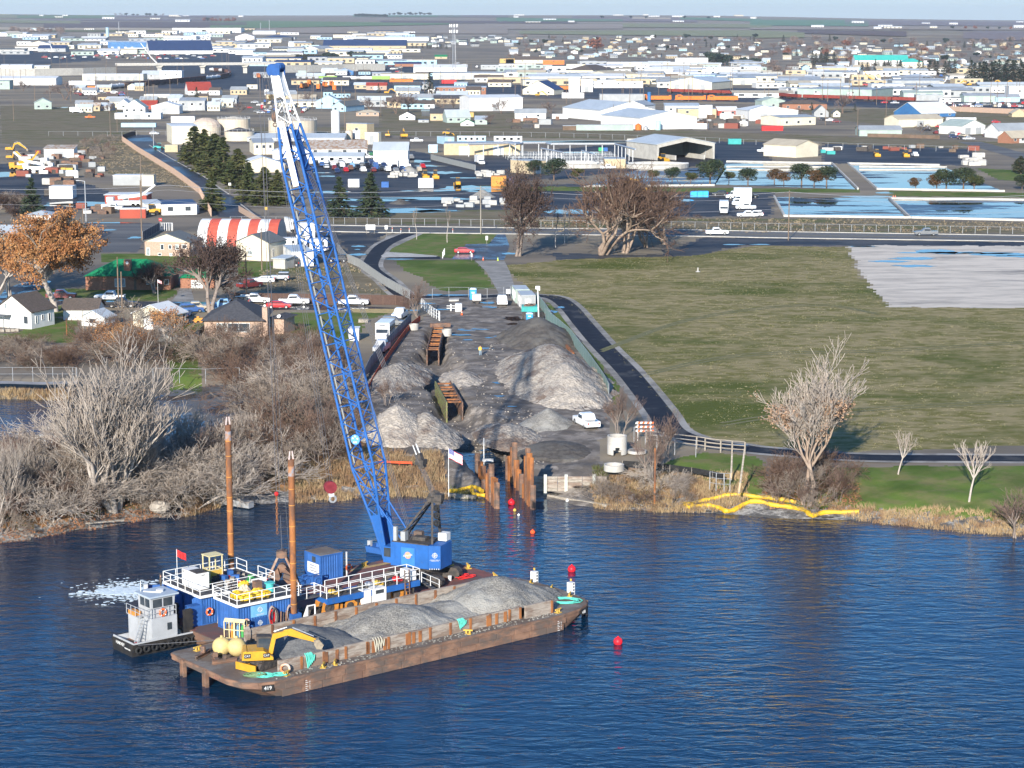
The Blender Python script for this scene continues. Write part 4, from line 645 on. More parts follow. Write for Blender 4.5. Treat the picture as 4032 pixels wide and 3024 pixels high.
 rx={'suv':-2.3,'sedan':-2.3,'jeep':-1.72,'van':-2.64,'box':-4.15,'bus':-3.97}.get(kind,-2.88)
 for s in(-1,1):q=MB();q.box(rx-.06,s*.75-.08,.75,rx+.1,s*.75+.08,1.02);KIDS_.append(q.bd('tail_light',TLAMP,e))
 PROTO[kind]=(e,KIDS_);return PROTO[kind]
USED=set()
def car(kind,col,p,rz,label,group='parked vehicles',far=False,z=None):
 e,kids=vhc(kind);p=V3(p)
 if kind in USED:
  r=e.copy();COL.objects.link(r)
  for c in kids:
   if far and c.name.startswith(('head','tail')):continue
   d=c.copy();COL.objects.link(d);d.parent=r
   if c.name.startswith('body'):paint(d,PM[col])
 else:
  r=e;USED.add(kind);paint(kids[0],PM[col])
 r.location=(p.x,p.y,p.z+.02 if z is None else z);r.rotation_euler=(0,0,R(rz));tag(r,label,{'pickup':'pickup truck','pickup_topper':'pickup truck','van':'van','box':'truck','bus':'bus'}.get(kind,'car'),group);return r
CARS=[('pickup','white','h4',1378,718,1,'white crew cab pickup driving along the main road'),('pickup','grey','h5',1357,724,181,'grey pickup driving along the main road to the left'),('sedan','red','h3',910,408,-3,'red sedan parked on the wet asphalt pad by the lawn'),('pickup','white','h3',1318,968,92,'white pickup parked beside the grey office containers'),('pickup','white','l3',1825,1065,108,'white pickup with a covered bed beside the grey gravel cone'),('pickup','white','h3',205,1115,-100,'white pickup facing the camera beside the screened fence'),('bus','white','l3',228,372,-96,'white shuttle bus behind the screened fence'),('pickup','silver','l3',205,470,-98,'silver blue pickup parked in front of the shuttle bus'),('suv','grey','l3',300,268,-8,'grey and red convertible car behind the shuttle bus'),('pickup_topper','white','h2',572,1088,-2,'white pickup with a white topper on the street of houses'),('pickup','white','h2',996,1103,-2,'white long bed pickup in front of the dark board fence'),('pickup','white','h2',1640,1112,-3,'white pickup with cones on its roof behind the boom'),('suv','black','h2',370,1112,178,'black car half hidden by the grey roof'),('pickup','light blue','h2',215,1150,185,'pale blue pickup beside the bare dark tree'),('sedan','red','h2',830,1145,-4,'red car showing above the grey roof'),('sedan','white','h2',655,868,184,'white sedan on the grass beside the jeep'),('jeep','silver','h2',845,845,178,'silver jeep with a black top on the grass'),('pickup','maroon','h2',510,925,52,'maroon pickup parked beside the white sedan'),('jeep','black','h2',965,690,175,'black jeep beside the small white shed'),('suv','black','h2',1470,640,175,'black off-road car by the wire fence behind the boom'),('sedan','white','h2',1255,525,160,'white car among the caravans behind the boom'),('pickup','maroon','h1',670,1045,2,'dark red pickup under the rust coloured tree'),('pickup','white','h1',1195,1060,178,'white pickup before the green roofed house'),('pickup','black','h1',1325,1135,2,'black pickup beside the two poles on the street'),('sedan','light blue','h1',2015,1235,85,'pale blue car beside the white garage'),('suv','blue','h1',2080,1190,20,'blue car in the yard beside the white garage'),('pickup','tan','h1',2140,1180,10,'tan pickup in the yard beside the white garage'),('pickup','white','m1',985,945,176,'white pickup before the rough terrain crane'),('sedan','red','m1',2165,60,10,'red car beside the rust leaved tree near the tanks'),('suv','silver','m1',1345,288,0,'silver car at the gate beside the cream plant building'),('box','white','m1',672,100,0,'white box truck on the road beside the dry field'),('sedan','white','m1',820,64,0,'white car beyond the white box truck'),('pickup','orange','m1',785,145,10,'rusty orange flatbed truck at the corner of the dry field'),('pickup','white','m2',1418,352,0,'white pickup beyond the storage wall of concrete'),('pickup','white','m2',985,498,5,'white pickup right of the low white office'),('box','white','m2',1970,550,-75,'white box truck beside the pipe gallery fence'),('pickup','white','m3',870,588,178,'white pickup before the small tan block building'),('pickup','white','m3',2085,1008,178,'nearest white pickup in the white truck row'),('suv','white','m3',2150,1000,178,'white wagon behind the nearest white pickup'),('box','white','m3',1880,975,-95,'white bin truck facing the camera in the white truck row'),('pickup','white','m3',2070,940,178,'white pickup in the middle of the white truck row'),('van','white','m3',2030,905,178,'white van in the white truck row'),('box','white','m3',2000,850,178,'white tanker-like truck at the back of the white truck row'),('suv','black','m3',1845,822,178,'black car beside the blue bins'),('suv','black','m3',2110,838,0,'black car behind the white truck row'),('van','white','m3',2040,880,178,'white van further back in the white truck row'),('pickup','white','m4',18,428,0,'white pickup left of the beige metal building'),('pickup','white','m4',1293,465,-88,'white pickup facing the camera in the black storage yard'),('pickup','silver','m4',1745,325,0,'silver pickup before the white and green building'),('suv','dark blue','m4',1620,308,0,'dark blue car before the white and green building'),('suv','black','m4',1690,318,0,'black car left of the silver pickup'),('pickup','white','m4',580,168,0,'white pickup beside the cottages'),('suv','black','m4',520,160,0,'black car beside the cottages'),('suv','maroon','m4',630,178,0,'maroon car beside the cottages'),('pickup','silver','f4',1120,876,180,'silver pickup on the road behind the empty land'),('suv','red','f4',1032,872,180,'red car on the road behind the empty land'),('suv','red','m4',1975,182,0,'red car beside the white semi tractor'),('suv','black','m4',1905,298,0,'small black car right of the white and green building'),]
for k,c,v,x,y,rz,lb in CARS:car(k,c,gp(v,x,y),rz,lb,'cars and trucks around the works')
rr=random.Random(5)
rows_=[(545,780,960,540),(575,1330,13,0)]
lot=[(538,548,'suv','black'),(625,540,'pickup','white'),(755,540,'suv','silver'),(830,540,'suv','white'),(1020,548,'pickup','dark blue'),(1098,548,'pickup','white'),(590,562,'suv','blue'),(630,582,'suv','silver'),(690,562,'sedan','white'),(770,572,'pickup','white'),(855,572,'suv','light blue'),(940,565,'suv','grey'),(985,575,'pickup','black'),(1058,572,'pickup','blue'),(1130,575,'pickup','dark blue'),(700,592,'suv','maroon'),(725,622,'suv','dark blue'),(800,612,'suv','red'),(842,596,'pickup','brown'),(950,612,'pickup','white'),(905,588,'suv','black'),(1040,612,'suv','maroon'),(1060,592,'suv','blue'),(1165,608,'pickup','white'),(1110,600,'suv','black'),(1225,592,'pickup','black'),(1290,600,'suv','dark blue'),(1345,588,'pickup','white'),(1320,612,'suv','blue'),(1440,608,'suv','tan'),(1470,580,'suv','red'),(1240,618,'suv','grey'),(1020,470,'sedan','green'),(1365,500,'pickup','grey')]
seen={}
for i,(x,y,k,c)in enumerate(lot):
 row='back' if y<555 else 'middle' if y<585 else 'front'
 q=seen[(k,c,row)]=seen.get((k,c,row),0)+1;row={1:'',2:'second ',3:'third '}[q]*(q>1)+row if q<2 else{2:'middle of the ',3:'right part of the '}[q]+row
 car(k,c,gp('m2',x,y),rr.choice((-78,-82,102)),f'{c} {"pickup" if k == "pickup" else "car" if k == "suv" else "sedan"} in the {row} row before the low white office'+'','cars parked before the low white office',far=True)
# ---- trees and plants
BARKS={'white':mt('white_bark',(.44,.39,.34),(.36,.31,.27),1.5,.9,dirt=.2),'grey':mt('grey_bark',(.27,.22,.185),(.19,.15,.125),1.5,.9),'brown':mt('brown_bark',(.175,.12,.09),(.12,.085,.065),1.5,.9),'pink':mt('pink_twigs',(.21,.145,.115),(.15,.105,.085),1,.95),'dark':mt('dark_bark',(.085,.06,.05),(.055,.04,.035),1.5,.9),'tan':mt('tan_bark',(.33,.25,.19),(.25,.185,.14),1.5,.9)}
TWIG={'white':mt('white_twigs',(.44,.38,.32),(.33,.275,.23),.8,.95),'grey':mt('grey_twigs',(.29,.235,.19),(.20,.16,.125),.8,.95),'brown':mt('brown_twigs',(.16,.10,.07),(.12,.075,.055),.8,.95),'pink':BARKS['pink'],'dark':mt('dark_twigs',(.13,.085,.07),(.09,.06,.05),.8,.95),'far':mt('far_twigs',(.20,.155,.135),(.15,.115,.105),.2,.95)}
LEAF={'rust':mt('rust_leaves',(.36,.155,.055),(.24,.10,.04),.7,.9,c3=(.42,.22,.09),sc3=.5),'orange':mt('orange_leaves',(.38,.245,.16),(.29,.18,.115),.8,.9),'dry':mt('dark_dry_leaves',(.075,.05,.04),(.05,.035,.03),.8,.95),'pine':mt('pine_needles',(.055,.068,.022),(.032,.045,.016),.9,.9,c3=(.085,.085,.03),sc3=.3),'spruce':mt('spruce_needles',(.030,.048,.026),(.018,.032,.018),.8,.9,c3=(.05,.065,.03),sc3=.35),'brownpine':mt('brown_needles',(.13,.065,.03),(.07,.05,.022),.8,.9),'farpine':mt('far_needles',(.030,.045,.030),(.018,.03,.02),.1,.95),'fargreen':mt('far_cedar',(.045,.055,.03),(.03,.04,.02),.1,.95),'ochre':mt('ochre_leaves',(.22,.15,.05),(.15,.11,.04),.5,.9),'farrust':mt('far_rust',(.24,.10,.06),(.16,.07,.045),.1,.95)}
def grow(seed,H,trunks=1,levels=5,spread=.55,ratio=.72,kids=(3,3,3,3,3),up=.25,r0=.28,lean=.15,first=.32,wig=.22,rmin=.02):
 """segments (p, q, rp, rq, level) of a bare tree"""
 rr=random.Random(seed);S=[]
 def branch(p,d,L_,r,lv):
  n=3 if lv<2 else 2;q=p.copy()
  for i in range(n):
   d2=(d+V3((rr.gauss(0,wig),rr.gauss(0,wig),rr.gauss(0,wig*.6)+up*.25))).normalized()
   e=q+d2*L_/n;ra=max(rmin,r*(1-.35*i/n));rb=max(rmin,r*(1-.35*(i+1)/n));S.append((q.copy(),e,ra,rb,lv));q=e;d=d2
   if lv<levels and lv>0 and i<n-1:side(q,d,L_,r,lv)
  if lv<levels:
   for _ in range(kids[lv]):side(q,d,L_,r,lv,True)
 def side(q,d,L_,r,lv,tip=False):
  a=rr.uniform(0,6.283);s=spread*rr.uniform(.6,1.35)*(1 if tip else 1.5)
  u=d.cross(V3((0,0,1)));u=u.normalized()if u.length>.05 else V3((1,0,0));t=u.cross(d)
  nd=(d+(u*math.cos(a)+t*math.sin(a))*s+V3((0,0,up))).normalized()
  branch(q,nd,L_*ratio*rr.uniform(.75,1.2),r*(.62 if tip else.45),lv+1)
 for i in range(trunks):
  a=rr.uniform(0,6.283);l=lean*rr.uniform(.6,1.6)*(1 if trunks>1 else.3)
  b=V3((math.cos(a),math.sin(a),0))*(.35*(trunks>1));branch(b+V3((0,0,-.3)),V3((math.cos(a)*l,math.sin(a)*l,1)).normalized(),H*first*rr.uniform(.85,1.15),r0,0)
 top=max(s[1].z for s in S);k=H/top
 return[(a*k,b*k,ra,rb,lv)for a,b,ra,rb,lv in S]
def sgm(name,S,n,mat):
 P=np.array([s[0][:]for s in S]);Q=np.array([s[1][:]for s in S]);ra=np.array([s[2]for s in S]);rb=np.array([s[3]for s in S])
 d=Q-P;L_=np.linalg.norm(d,axis=1,keepdims=True);d=d/np.maximum(L_,1e-6)
 ref=np.where(np.abs(d[:,2:3])>.9,np.array([[1.,0,0]]),np.array([[0,0,1.]]));u=np.cross(d,ref);u/=np.linalg.norm(u,axis=1,keepdims=True);t=np.cross(d,u)
 V=[]
 for base,r in((P,ra),(Q,rb)):
  for i in range(n):a=2*math.pi*i/n;V.append(base+(u*math.cos(a)+t*math.sin(a))*r[:,None])
 V=np.stack(V,1).reshape(-1,3);b=np.arange(len(S))[:,None]*2*n
 F=np.concatenate([np.concatenate([b+i,b+(i+1)%n,b+n+(i+1)%n,b+n+i],1)for i in range(n)],0)
 return fmsh(name,V,F,mat,smooth=n>4)
def leaves_mesh(name,C,size,mat,seed=1,flat=.5,per=1,spread=0):
 """a small random quad at each centre"""
 g=np.random.default_rng(seed);C=np.repeat(np.asarray(C),per,0)+g.normal(0,1,(len(C)*per,3))*spread;n=len(C)
 a=g.normal(0,1,(n,3));a/=np.linalg.norm(a,axis=1,keepdims=True);b=np.cross(a,g.normal(0,1,(n,3)));b/=np.linalg.norm(b,axis=1,keepdims=True)
 s=size*g.uniform(.6,1.3,(n,1));a=a*s;b=b*s*flat
 V=np.stack([C-a,C-b,C+a,C+b],1).reshape(-1,3);F=np.arange(n*4).reshape(-1,4)
 return fmsh(name,V,F,mat)
TREES={}
def pbar(key,bark,twig,split=2,leaf=None,**kw):
 S=grow(**kw);tr=[s for s in S if s[4]<=split];cr=[s for s in S if s[4]>split]
 L_=[('trunk',sgm('trunk',tr,6,BARKS[bark])),('crown',sgm('crown',cr,3,TWIG[twig]))]
 if leaf:C=[s[1][:]for s in cr if leaf[3](s)];L_.append(('leaves',leaves_mesh('leaves',C,leaf[1],LEAF[leaf[0]],3,.7,leaf[2],leaf[1]*2)))
 TREES[key]=(kw['H'],L_)
def pcon(key,H,r,mat,seed,shape=1.0,quads=14,gap=.0,bare=.06):
 g=np.random.default_rng(seed);C=[];D=[];S=[(V3((0,0,-.3)),V3((0,0,H)),H*.018+.05,.03,0)]
 z=H*bare+.3
 while z<H*.985:
  f=1-(z/H)**shape;R_=r*max(.06,f)*g.uniform(.8,1.12);nb=int(5+5*f)
  for i in range(nb):
   a=g.uniform(0,6.283);l=R_*g.uniform(.7,1.15);dz=-.18*l+g.uniform(-.1,.1)
   if g.random()<gap:continue
   S.append((V3((0,0,z)),V3((math.cos(a)*l*.8,math.sin(a)*l*.8,z+dz*.7)),.05,.02,1))
   for k in range(quads):
    t=(k+g.random())/quads;t=t**.7;w=.30*l*(1.15-t)+.12
    C.append((math.cos(a)*l*t+g.normal(0,w*.5),math.sin(a)*l*t+g.normal(0,w*.5),z+dz*t+g.normal(0,.12)))
    D.append((math.cos(a+g.normal(0,.5)),math.sin(a+g.normal(0,.5)),-.25+g.normal(0,.25)))
  z+=H*.028*g.uniform(.7,1.3)+.12
 C=np.array(C);D=np.array(D);n=len(C);D/=np.linalg.norm(D,axis=1,keepdims=True);b=np.cross(D,g.normal(0,1,(n,3)));b/=np.linalg.norm(b,axis=1,keepdims=True)
 s=(H*.032+.12)*g.uniform(.6,1.3,(n,1));V=np.stack([C-D*s,C-b*s*.4,C+D*s,C+b*s*.4],1).reshape(-1,3)
 TREES[key]=(H,[('trunk',sgm('trunk',S,5,BARKS['brown'])),('crown',fmsh('crown',V,np.arange(n*4).reshape(-1,4),mat))])
def prnd(key,H,r,mat,seed,n=900,lumps=9,size=.3,flat=.7,bark='brown',zc=.58,twigs=False):
 """a clumpy crown of small faces"""
 g=np.random.default_rng(seed);C=[]
 for i in range(lumps):
  a=g.uniform(0,6.283);e=g.uniform(-.9,1.2);c=np.array([math.cos(a)*r*.55*math.cos(e),math.sin(a)*r*.55*math.cos(e),H*zc+math.sin(e)*H*.25]);R_=r*g.uniform(.35,.6)
  p=g.normal(0,1,(n//lumps,3));p/=np.linalg.norm(p,axis=1,keepdims=True);C.append(c+p*R_*g.uniform(.55,1,(len(p),1))*np.array([1,1,.8]))
 C=np.concatenate(C);C[:,2]=np.clip(C[:,2],.15*H,H)
 S=[(V3((0,0,-.3)),V3((0,0,H*.55)),H*.03,H*.015,0)]+[(V3((0,0,H*.3)),V3(C[i]),H*.012,.03,1)for i in range(0,len(C),max(1,len(C)//14))]
 TREES[key]=(H,[('trunk',sgm('trunk',S,5,BARKS[bark])),('crown',leaves_mesh('crown',C,size,mat,seed,flat))])
def tree(key,p,h,label,name='bare_tree',cat='tree',group=None,rz=None,wide=1):
 H,parts=TREES[key];k=h/H;e=bpy.data.objects.new(name,None);COL.objects.link(e);e.location=p;e.scale=(k*wide,k*wide,k);e.rotation_euler=(0,0,rr.uniform(0,6.28)if rz is None else rz);tag(e,label,cat,group)
 for nm,me in parts:link(nm,me,e)
 return e
rr=random.Random(11)
pbar('giant','white','white',seed=3,H=21,trunks=8,levels=5,spread=.42,ratio=.76,kids=(3,2,3,2,2),up=.34,r0=.34,lean=.36,first=.26,wig=.14,rmin=.030)
pbar('cotton','tan','white',seed=8,H=18,trunks=2,levels=6,spread=.40,ratio=.76,kids=(3,3,3,2,2,2),up=.26,r0=.25,lean=.2,first=.24,wig=.13,rmin=.024,leaf=('orange',.11,3,lambda s:s[1].z<11.5 and s[4]>3 and math.hypot(s[1].x+1,s[1].y)>2.2 and(int(s[1].x*.7)+int(s[1].z*.6))%3))
pbar('rust','white','grey',seed=21,H=18,trunks=1,levels=5,spread=.75,ratio=.74,kids=(5,3,2,2,2),up=.12,r0=.65,first=.24,wig=.2,rmin=.03,leaf=('rust',.17,20,lambda s:s[4]>3))
pbar('rust2','white','grey',seed=23,H=14,trunks=2,levels=5,spread=.6,ratio=.72,kids=(3,2,2,2,2),up=.2,r0=.35,lean=.3,first=.32,rmin=.03,leaf=('rust',.24,2,lambda s:s[4]>4 and s[1].z>5))
pbar('dark','grey','dark',seed=31,H=13,trunks=2,levels=5,spread=.62,ratio=.74,kids=(4,3,3,2,2),up=.12,r0=.42,lean=.22,first=.26,rmin=.03,leaf=('dry',.13,2,lambda s:s[4]>3))
pbar('pinkbig','tan','brown',seed=37,H=16,trunks=5,levels=5,spread=.6,ratio=.72,kids=(3,3,2,2,2),up=.2,r0=.30,lean=.36,first=.22,rmin=.03)
pbar('poplar','white','grey',seed=41,H=9,trunks=1,levels=3,spread=.30,ratio=.50,kids=(3,3,3),up=.55,r0=.11,first=.5,wig=.08,rmin=.018,split=0)
pbar('young','white','white',seed=43,H=6,trunks=1,levels=4,spread=.5,ratio=.66,kids=(5,3,2,2),up=.32,r0=.13,first=.30,wig=.12,rmin=.015,split=1)
pbar('vase','grey','pink',seed=47,H=8,trunks=3,levels=4,spread=.5,ratio=.68,kids=(4,3,3,2),up=.18,r0=.10,lean=.3,first=.33,wig=.12,rmin=.016,split=1)
for i,sd in enumerate((51,53,57)):pbar('bush%d'%i,('grey','brown','white')[i],('grey','brown','white')[i],seed=sd,H=6,trunks=6,levels=4,spread=.62,ratio=.72,kids=(2,3,3,2),up=.06,r0=.085,lean=.75,first=.38,wig=.2,rmin=.02,split=0)
for i,sd in enumerate((61,63)):pbar('fartree%d'%i,'brown','far',seed=sd,H=12,trunks=2,levels=4,spread=.6,ratio=.74,kids=(3,3,2,3),up=.15,r0=.3,lean=.2,first=.28,rmin=.075,split=1)
pcon('spruce',15,4.2,LEAF['spruce'],5,1.1,11,.05);pcon('spruce2',13,4.4,LEAF['spruce'],6,.9,10,.12);pcon('pine',17,4.4,LEAF['pine'],7,1.6,12,.04,.03);pcon('pine2',15,4.6,LEAF['pine'],8,1.9,12,.05,.03)
pcon('farfir',14,4.6,LEAF['farpine'],9,1.2,3,.0);pcon('column',6,1.3,LEAF['fargreen'],12,4,4,0)
for nm,mtr,sd,kk in(('mugo','spruce',71,1),('mugo2','pine',72,1),('mugobrown','brownpine',73,1)):prnd(nm,8,3.6,LEAF[mtr],sd,2600,13,.30,.35)
prnd('farround',8,4,LEAF['farpine'],74,360,8,.7);prnd('farrustt',10,5.5,LEAF['farrust'],75,420,9,.7);prnd('farbare',10,5.6,TWIG['far'],81,420,10,.62,.5);prnd('farbare2',9,5,mt('far_twigs2',(.26,.20,.165),(.2,.15,.125),.2),82,420,10,.6,.5);prnd('ochre',9,4,LEAF['ochre'],76,900,9,.4)
def T(key,v,x,y,hpx,label,name='bare_tree',z=None,**kw):
 p=gp(v,x,y);h=hpx/VIEW[v][2]/pxm(p.y)
 if p.y<420:p.z=float(gz_(np.array([p.x]),np.array([p.y]))[0])-.05
 return tree(key,p,h,label,name,**kw)
T('giant','l1',840,1300,1300,'huge many stemmed white cottonwood on the left bank','cottonwood_tree',rz=1.0,wide=1.35)
T('giant','l1',790,1290,1120,'second stem cluster of the huge white cottonwood','cottonwood_tree',rz=4.2,wide=1.2)  # same tree as the huge cottonwood: more stems to fill its crown
T('cotton','l5',452,650,640,'tall white cottonwood with orange leaves on its lower limbs','cottonwood_tree',rz=.4,wide=1.3)
T('rust','h1',605,1180,1150,'great plane tree full of rust coloured leaves beside the white house','plane_tree',rz=.5,wide=.98)
T('rust2','h1',110,1010,760,'thinner pale barked tree with few rust leaves behind the white house','plane_tree',rz=2)
T('rust2','h1',-120,1060,700,'pale barked tree at the very edge behind the white house','plane_tree',rz=.4)
T('giant','l1',150,1340,640,'pale many stemmed tree at the far left of the bank','cottonwood_tree',rz=3);T('giant','l1',1010,1220,700,'grey many stemmed tree right of the huge cottonwood','cottonwood_tree',rz=2);T('giant','l1',-20,1420,700,'pale tree cut off by the left edge of the bank','cottonwood_tree',rz=5);T('giant','l2',560,1130,480,'pale spreading tree above the wet ramp','cottonwood_tree',rz=4)
T('dark','h2',90,1190,960,'dark bare tree with dense twigs beside the grey hipped roof',wide=.85)
T('dark','h1',1685,980,380,'small bare tree on the lawn before the green roof',wide=1.1)
T('dark','h3',1490,440,1080,'dark narrow tree with dead leaves beside the wet asphalt pad',wide=.6,rz=.3)
T('pinkbig','h4',370,890,850,'large bare tree with orange trunks in the clump by the road',wide=1.25,rz=.3)
T('pinkbig','h4',560,880,780,'second bare tree with orange trunks in the clump by the road',rz=2.2)
T('pinkbig','h4',960,800,640,'wide bare tree leaning right at the end of the clump by the road',rz=4.1,wide=1.5)
T('pinkbig','h4',780,830,500,'bare reddish tree in the middle of the clump by the road',rz=5)
for x,y,h,n in((388,255,360,'first'),(722,290,400,'second')):T('poplar','h3',x,y,h,f'{n} slim white trunked poplar from the path junction on the lawn','poplar_tree')
for x,y,h,n in((1903,345,440,'slim poplar right of the dark narrow tree'),(2003,300,420,'slim poplar in the middle of three beyond the dark narrow tree'),(2035,262,380,'slim poplar nearest the clump by the road')):T('poplar','h3',x,y,h,n,'poplar_tree')
T('young','l5',796,580,172,'small round bare tree on the bank beside the path','young_tree');T('young','l5',1063,662,240,'upright bare young tree with a white trunk on the bank','young_tree')
T('vase','l4',1292,362,450,'vase shaped bare tree behind the concrete ring with the arch','young_tree',wide=1.05);T('vase','l4',1687,500,400,'vase shaped bare tree at the post and rail fence','young_tree');T('vase','l4',1528,650,560,'slender bare tree before the striped barricade','young_tree',wide=.75)
T('vase','h3',415,1100,420,'spreading pinkish bare tree at the gate of the works','young_tree',wide=1.3);T('vase','l3',250,905,255,'small pinkish bare tree before the silt fence','young_tree',wide=1.2)
T('vase','l5',1245,750,235,'pinkish brush at the right edge of the bank','shrub',cat='shrub',wide=1.6)
T('spruce','m2',1020,1010,400,'dark spruce beyond the road near the yard puddles','spruce_tree',rz=1,wide=1.5);T('spruce2','m2',745,1010,350,'broad dark spruce right of the boom beyond the road','spruce_tree',wide=1.5)
T('spruce2','m1',280,990,320,'dark spruce behind the rust coloured plane tree','spruce_tree',wide=1.5);T('pine','m1',1850,945,330,'pine tree at the bend of the street beside the board wall','pine_tree',wide=1.4)
for i,(x,y,h,lb)in enumerate(((1700,545,330,'tall pine at the left end of the row by the street'),(1790,600,350,'second tall pine of the row by the street'),(1880,640,360,'third tall pine of the row by the street'),(1950,690,370,'pine in the middle of the row by the street'),(2080,760,350,'pine at the right end of the row by the street'),(2170,870,330,'olive pine behind the striped hut'),(2310,900,330,'olive pine between the striped hut and the boom'),(2420,900,300,'olive pine touching the boom'))):
 T('pine' if i%2 else 'pine2','m1',x,y,h,lb,'pine_tree',wide=1.55)
T('column','m1',1600,524,160,'columnar cedar at the left end of the pine row','cedar_tree',wide=1.3)
for i,(v,x,y,h,k,lb)in enumerate((('m3',400,690,205,'mugo','round dark pine beside the tan pump house'),('m3',225,640,140,'mugo','dark pine half behind the tall ivy clad tree'),('m3',605,680,110,'mugo2','small pine between the white posts'),('m3',1260,690,105,'mugo2','small pine before the round clarifier'),('m3',1430,700,135,'mugo','wide pine before the open shed'),('m3',1590,715,110,'mugo2','low pine left of the tallest pine'),('m3',1760,725,230,'mugo','tallest round pine before the open shed'),('m3',1925,700,100,'mugo2','low pine right of the tallest pine'),('m3',2090,735,165,'mugo','dark pine at the corner of the upper basins'),('m4',105,690,130,'mugobrown','brown tinged pine at the left of the flooded basin'),('m4',185,700,110,'mugobrown','reddish dying pine before the flooded basin'),('m4',335,705,190,'mugo','tall pine before the flooded basin'),('m4',440,715,150,'mugobrown','pine with a brown flank before the flooded basin'),('m4',545,715,180,'mugo','leaning green pine before the flooded basin'),('m4',1298,740,105,'mugobrown','rust tinged small pine alone before the basin'),('m4',1475,745,140,'mugobrown','rust coloured pine left of the dark pair'),('m4',1555,750,190,'mugo','slim green pine of the right hand group'),('m4',1700,750,200,'mugo','broad green pine of the right hand group'),('m4',1790,755,150,'mugo2','olive pine at the end of the right hand group'),('m4',2195,745,130,'mugo','dark pine at the edge beside the grass mound'))):
 T(k,v,x,y,h,lb,'pine_tree',wide=1.35)
for x,y,h,lb in(((2185),612,150,'rust red clipped hedge tree beside the mound'),(2150,600,115,'darker clipped hedge tree beside the rust red one')):T('column','m4',x,y,h,lb,'cedar_tree',wide=1.8)
T('farfir','f2',1530,830,200,'tall dark fir before the brick roundhouse','fir_tree');T('farfir','f2',1085,805,80,'small dark fir beside the pink brick house','fir_tree');T('farfir','f1',1715,925,165,'dark spruce beside the red roofed farm house','fir_tree')
T('ochre','f2',150,900,80,'ochre bush beside the short white tank','bush',cat='bush')
for x,y,h,lb in((200,790,95,'lilac bare tree before the white cold store'),(565,870,170,'wide lilac bare tree beside the road with the wet patches'),(830,930,110,'bare tree beside the orange brick house'),(960,985,100,'bare tree before the pale blue roof'),(2080,990,110,'rust tinged bare tree near the digester'),(1900,940,80,'bare tree behind the grey two storey house')):T('fartree%d'%(x%2),'f1',x,y,h,lb,wide=1.15)
for x,y,h,lb in((470,920,130,'bare tree before the long beige shed'),(820,900,80,'bare tree behind the grey blue house'),(1000,985,150,'bare tree left of the little white house'),(1240,990,190,'tall bare tree with a pale trunk beside the little white house'),(1340,980,170,'bare tree right of the little white house'),(1650,960,120,'bare tree below the brick roundhouse'),(1740,950,110,'bare tree at the corner of the huge white warehouse'),(2160,990,140,'bare tree in front of the huge white warehouse')):T('fartree%d'%(x%2),'f2',x,y,h,lb)
for v,x,y,h,lb in(('f3',370,985,110,'reddish bare tree before the longest warehouse'),('f4',680,955,170,'lone wide bare tree on the empty land'),('f4',330,960,60,'bare tree with ochre twigs before the brown hipped roof'),('f4',700,800,60,'small bare tree before the sage warehouse'),('m4',1350,265,90,'pale bare tree before the cream shed'),('m2',2060,200,100,'tangled bare tree right of the sage shed')):T('fartree%d'%(x//10%2),v,x,y,h,lb,wide=1.2)
for i,(x,y,h)in enumerate(((420,930,70),(785,935,60))):T('farfir','f4',x,y,h,('small dark fir before the brown hipped roof','small dark fir on the empty land')[i],'fir_tree')
def sct(n,v,x0,x1,y0,y1,hs,keys,label,name,group,cat='tree',seed=1,wide=1.25):
 q=random.Random(seed)
 for i in range(n):
  x=q.uniform(x0,x1);y=y0+(y1-y0)*(q.random()if abs(y1-y0)>8 else(i+.5)/n)
  if abs(y1-y0)<=8:x=x0+(x1-x0)*(i+q.uniform(.2,.8))/n
  hh=q.uniform(*hs);T(q.choice(keys),v,x,y,hh,('shorter ' if hh<sum(hs)/2 else 'taller ')+label.replace('tall ','')+('' if n<20 else(', left end',', left of centre',', right of centre',', right end')[min(3,int(4*(x-x0)/(x1-x0)))]),name,group=group,cat=cat,wide=wide*q.uniform(.85,1.15))
sct(17,'f4',1740,2330,688,694,(140,190),['farfir'],'tall dark fir in the dense row beyond the yellow excavators','fir_tree','dense row of dark firs at the right',wide=1.7)
sct(7,'f4',930,1190,604,610,(75,115),['farfir'],'dark fir standing before the teal roofed school','fir_tree','firs before the teal roofed school');sct(8,'f4',1290,1650,628,634,(95,135),['farfir'],'dark fir right of the teal roofed school','fir_tree','firs right of the teal roofed school')
sct(6,'f4',400,620,552,558,(90,135),['farfir'],'dark fir behind the tan hall','fir_tree','firs behind the tan hall');sct(3,'f4',790,900,592,598,(60,90),['farfir'],'dark fir at the left of the teal roofed school','fir_tree','firs left of the teal roofed school')
sct(6,'f3',1750,1900,562,570,(80,130),['farfir','farround'],'dark evergreen beside the white store with the orange sign','fir_tree','evergreens by the store');sct(5,'f3',2020,2200,560,568,(50,75),['farround'],'dark bushy evergreen beyond the long white store','evergreen_tree','evergreens beyond the long store')
sct(4,'f2',615,700,520,526,(50,80),['farround'],'dark round evergreen above the retaining wall','evergreen_tree','evergreens above the retaining wall');sct(3,'f2',800,960,505,510,(55,70),['farround'],'dark round evergreen beside the beige hall','evergreen_tree','evergreens beside the beige hall');sct(8,'f2',1350,1700,420,426,(30,50),['farfir'],'dark fir on the green park','fir_tree','firs on the far park')
sct(34,'f2',325,600,528,532,(50,58),['column'],'clipped cedar of the long hedge behind the overpass','cedar_tree','hedge of cedars behind the overpass',wide=1.1)
sct(16,'f1',100,540,285,300,(40,60),['farbare','farbare2'],'bare lilac tree of the far grove','bare_tree','far grove of bare trees',wide=1.3)
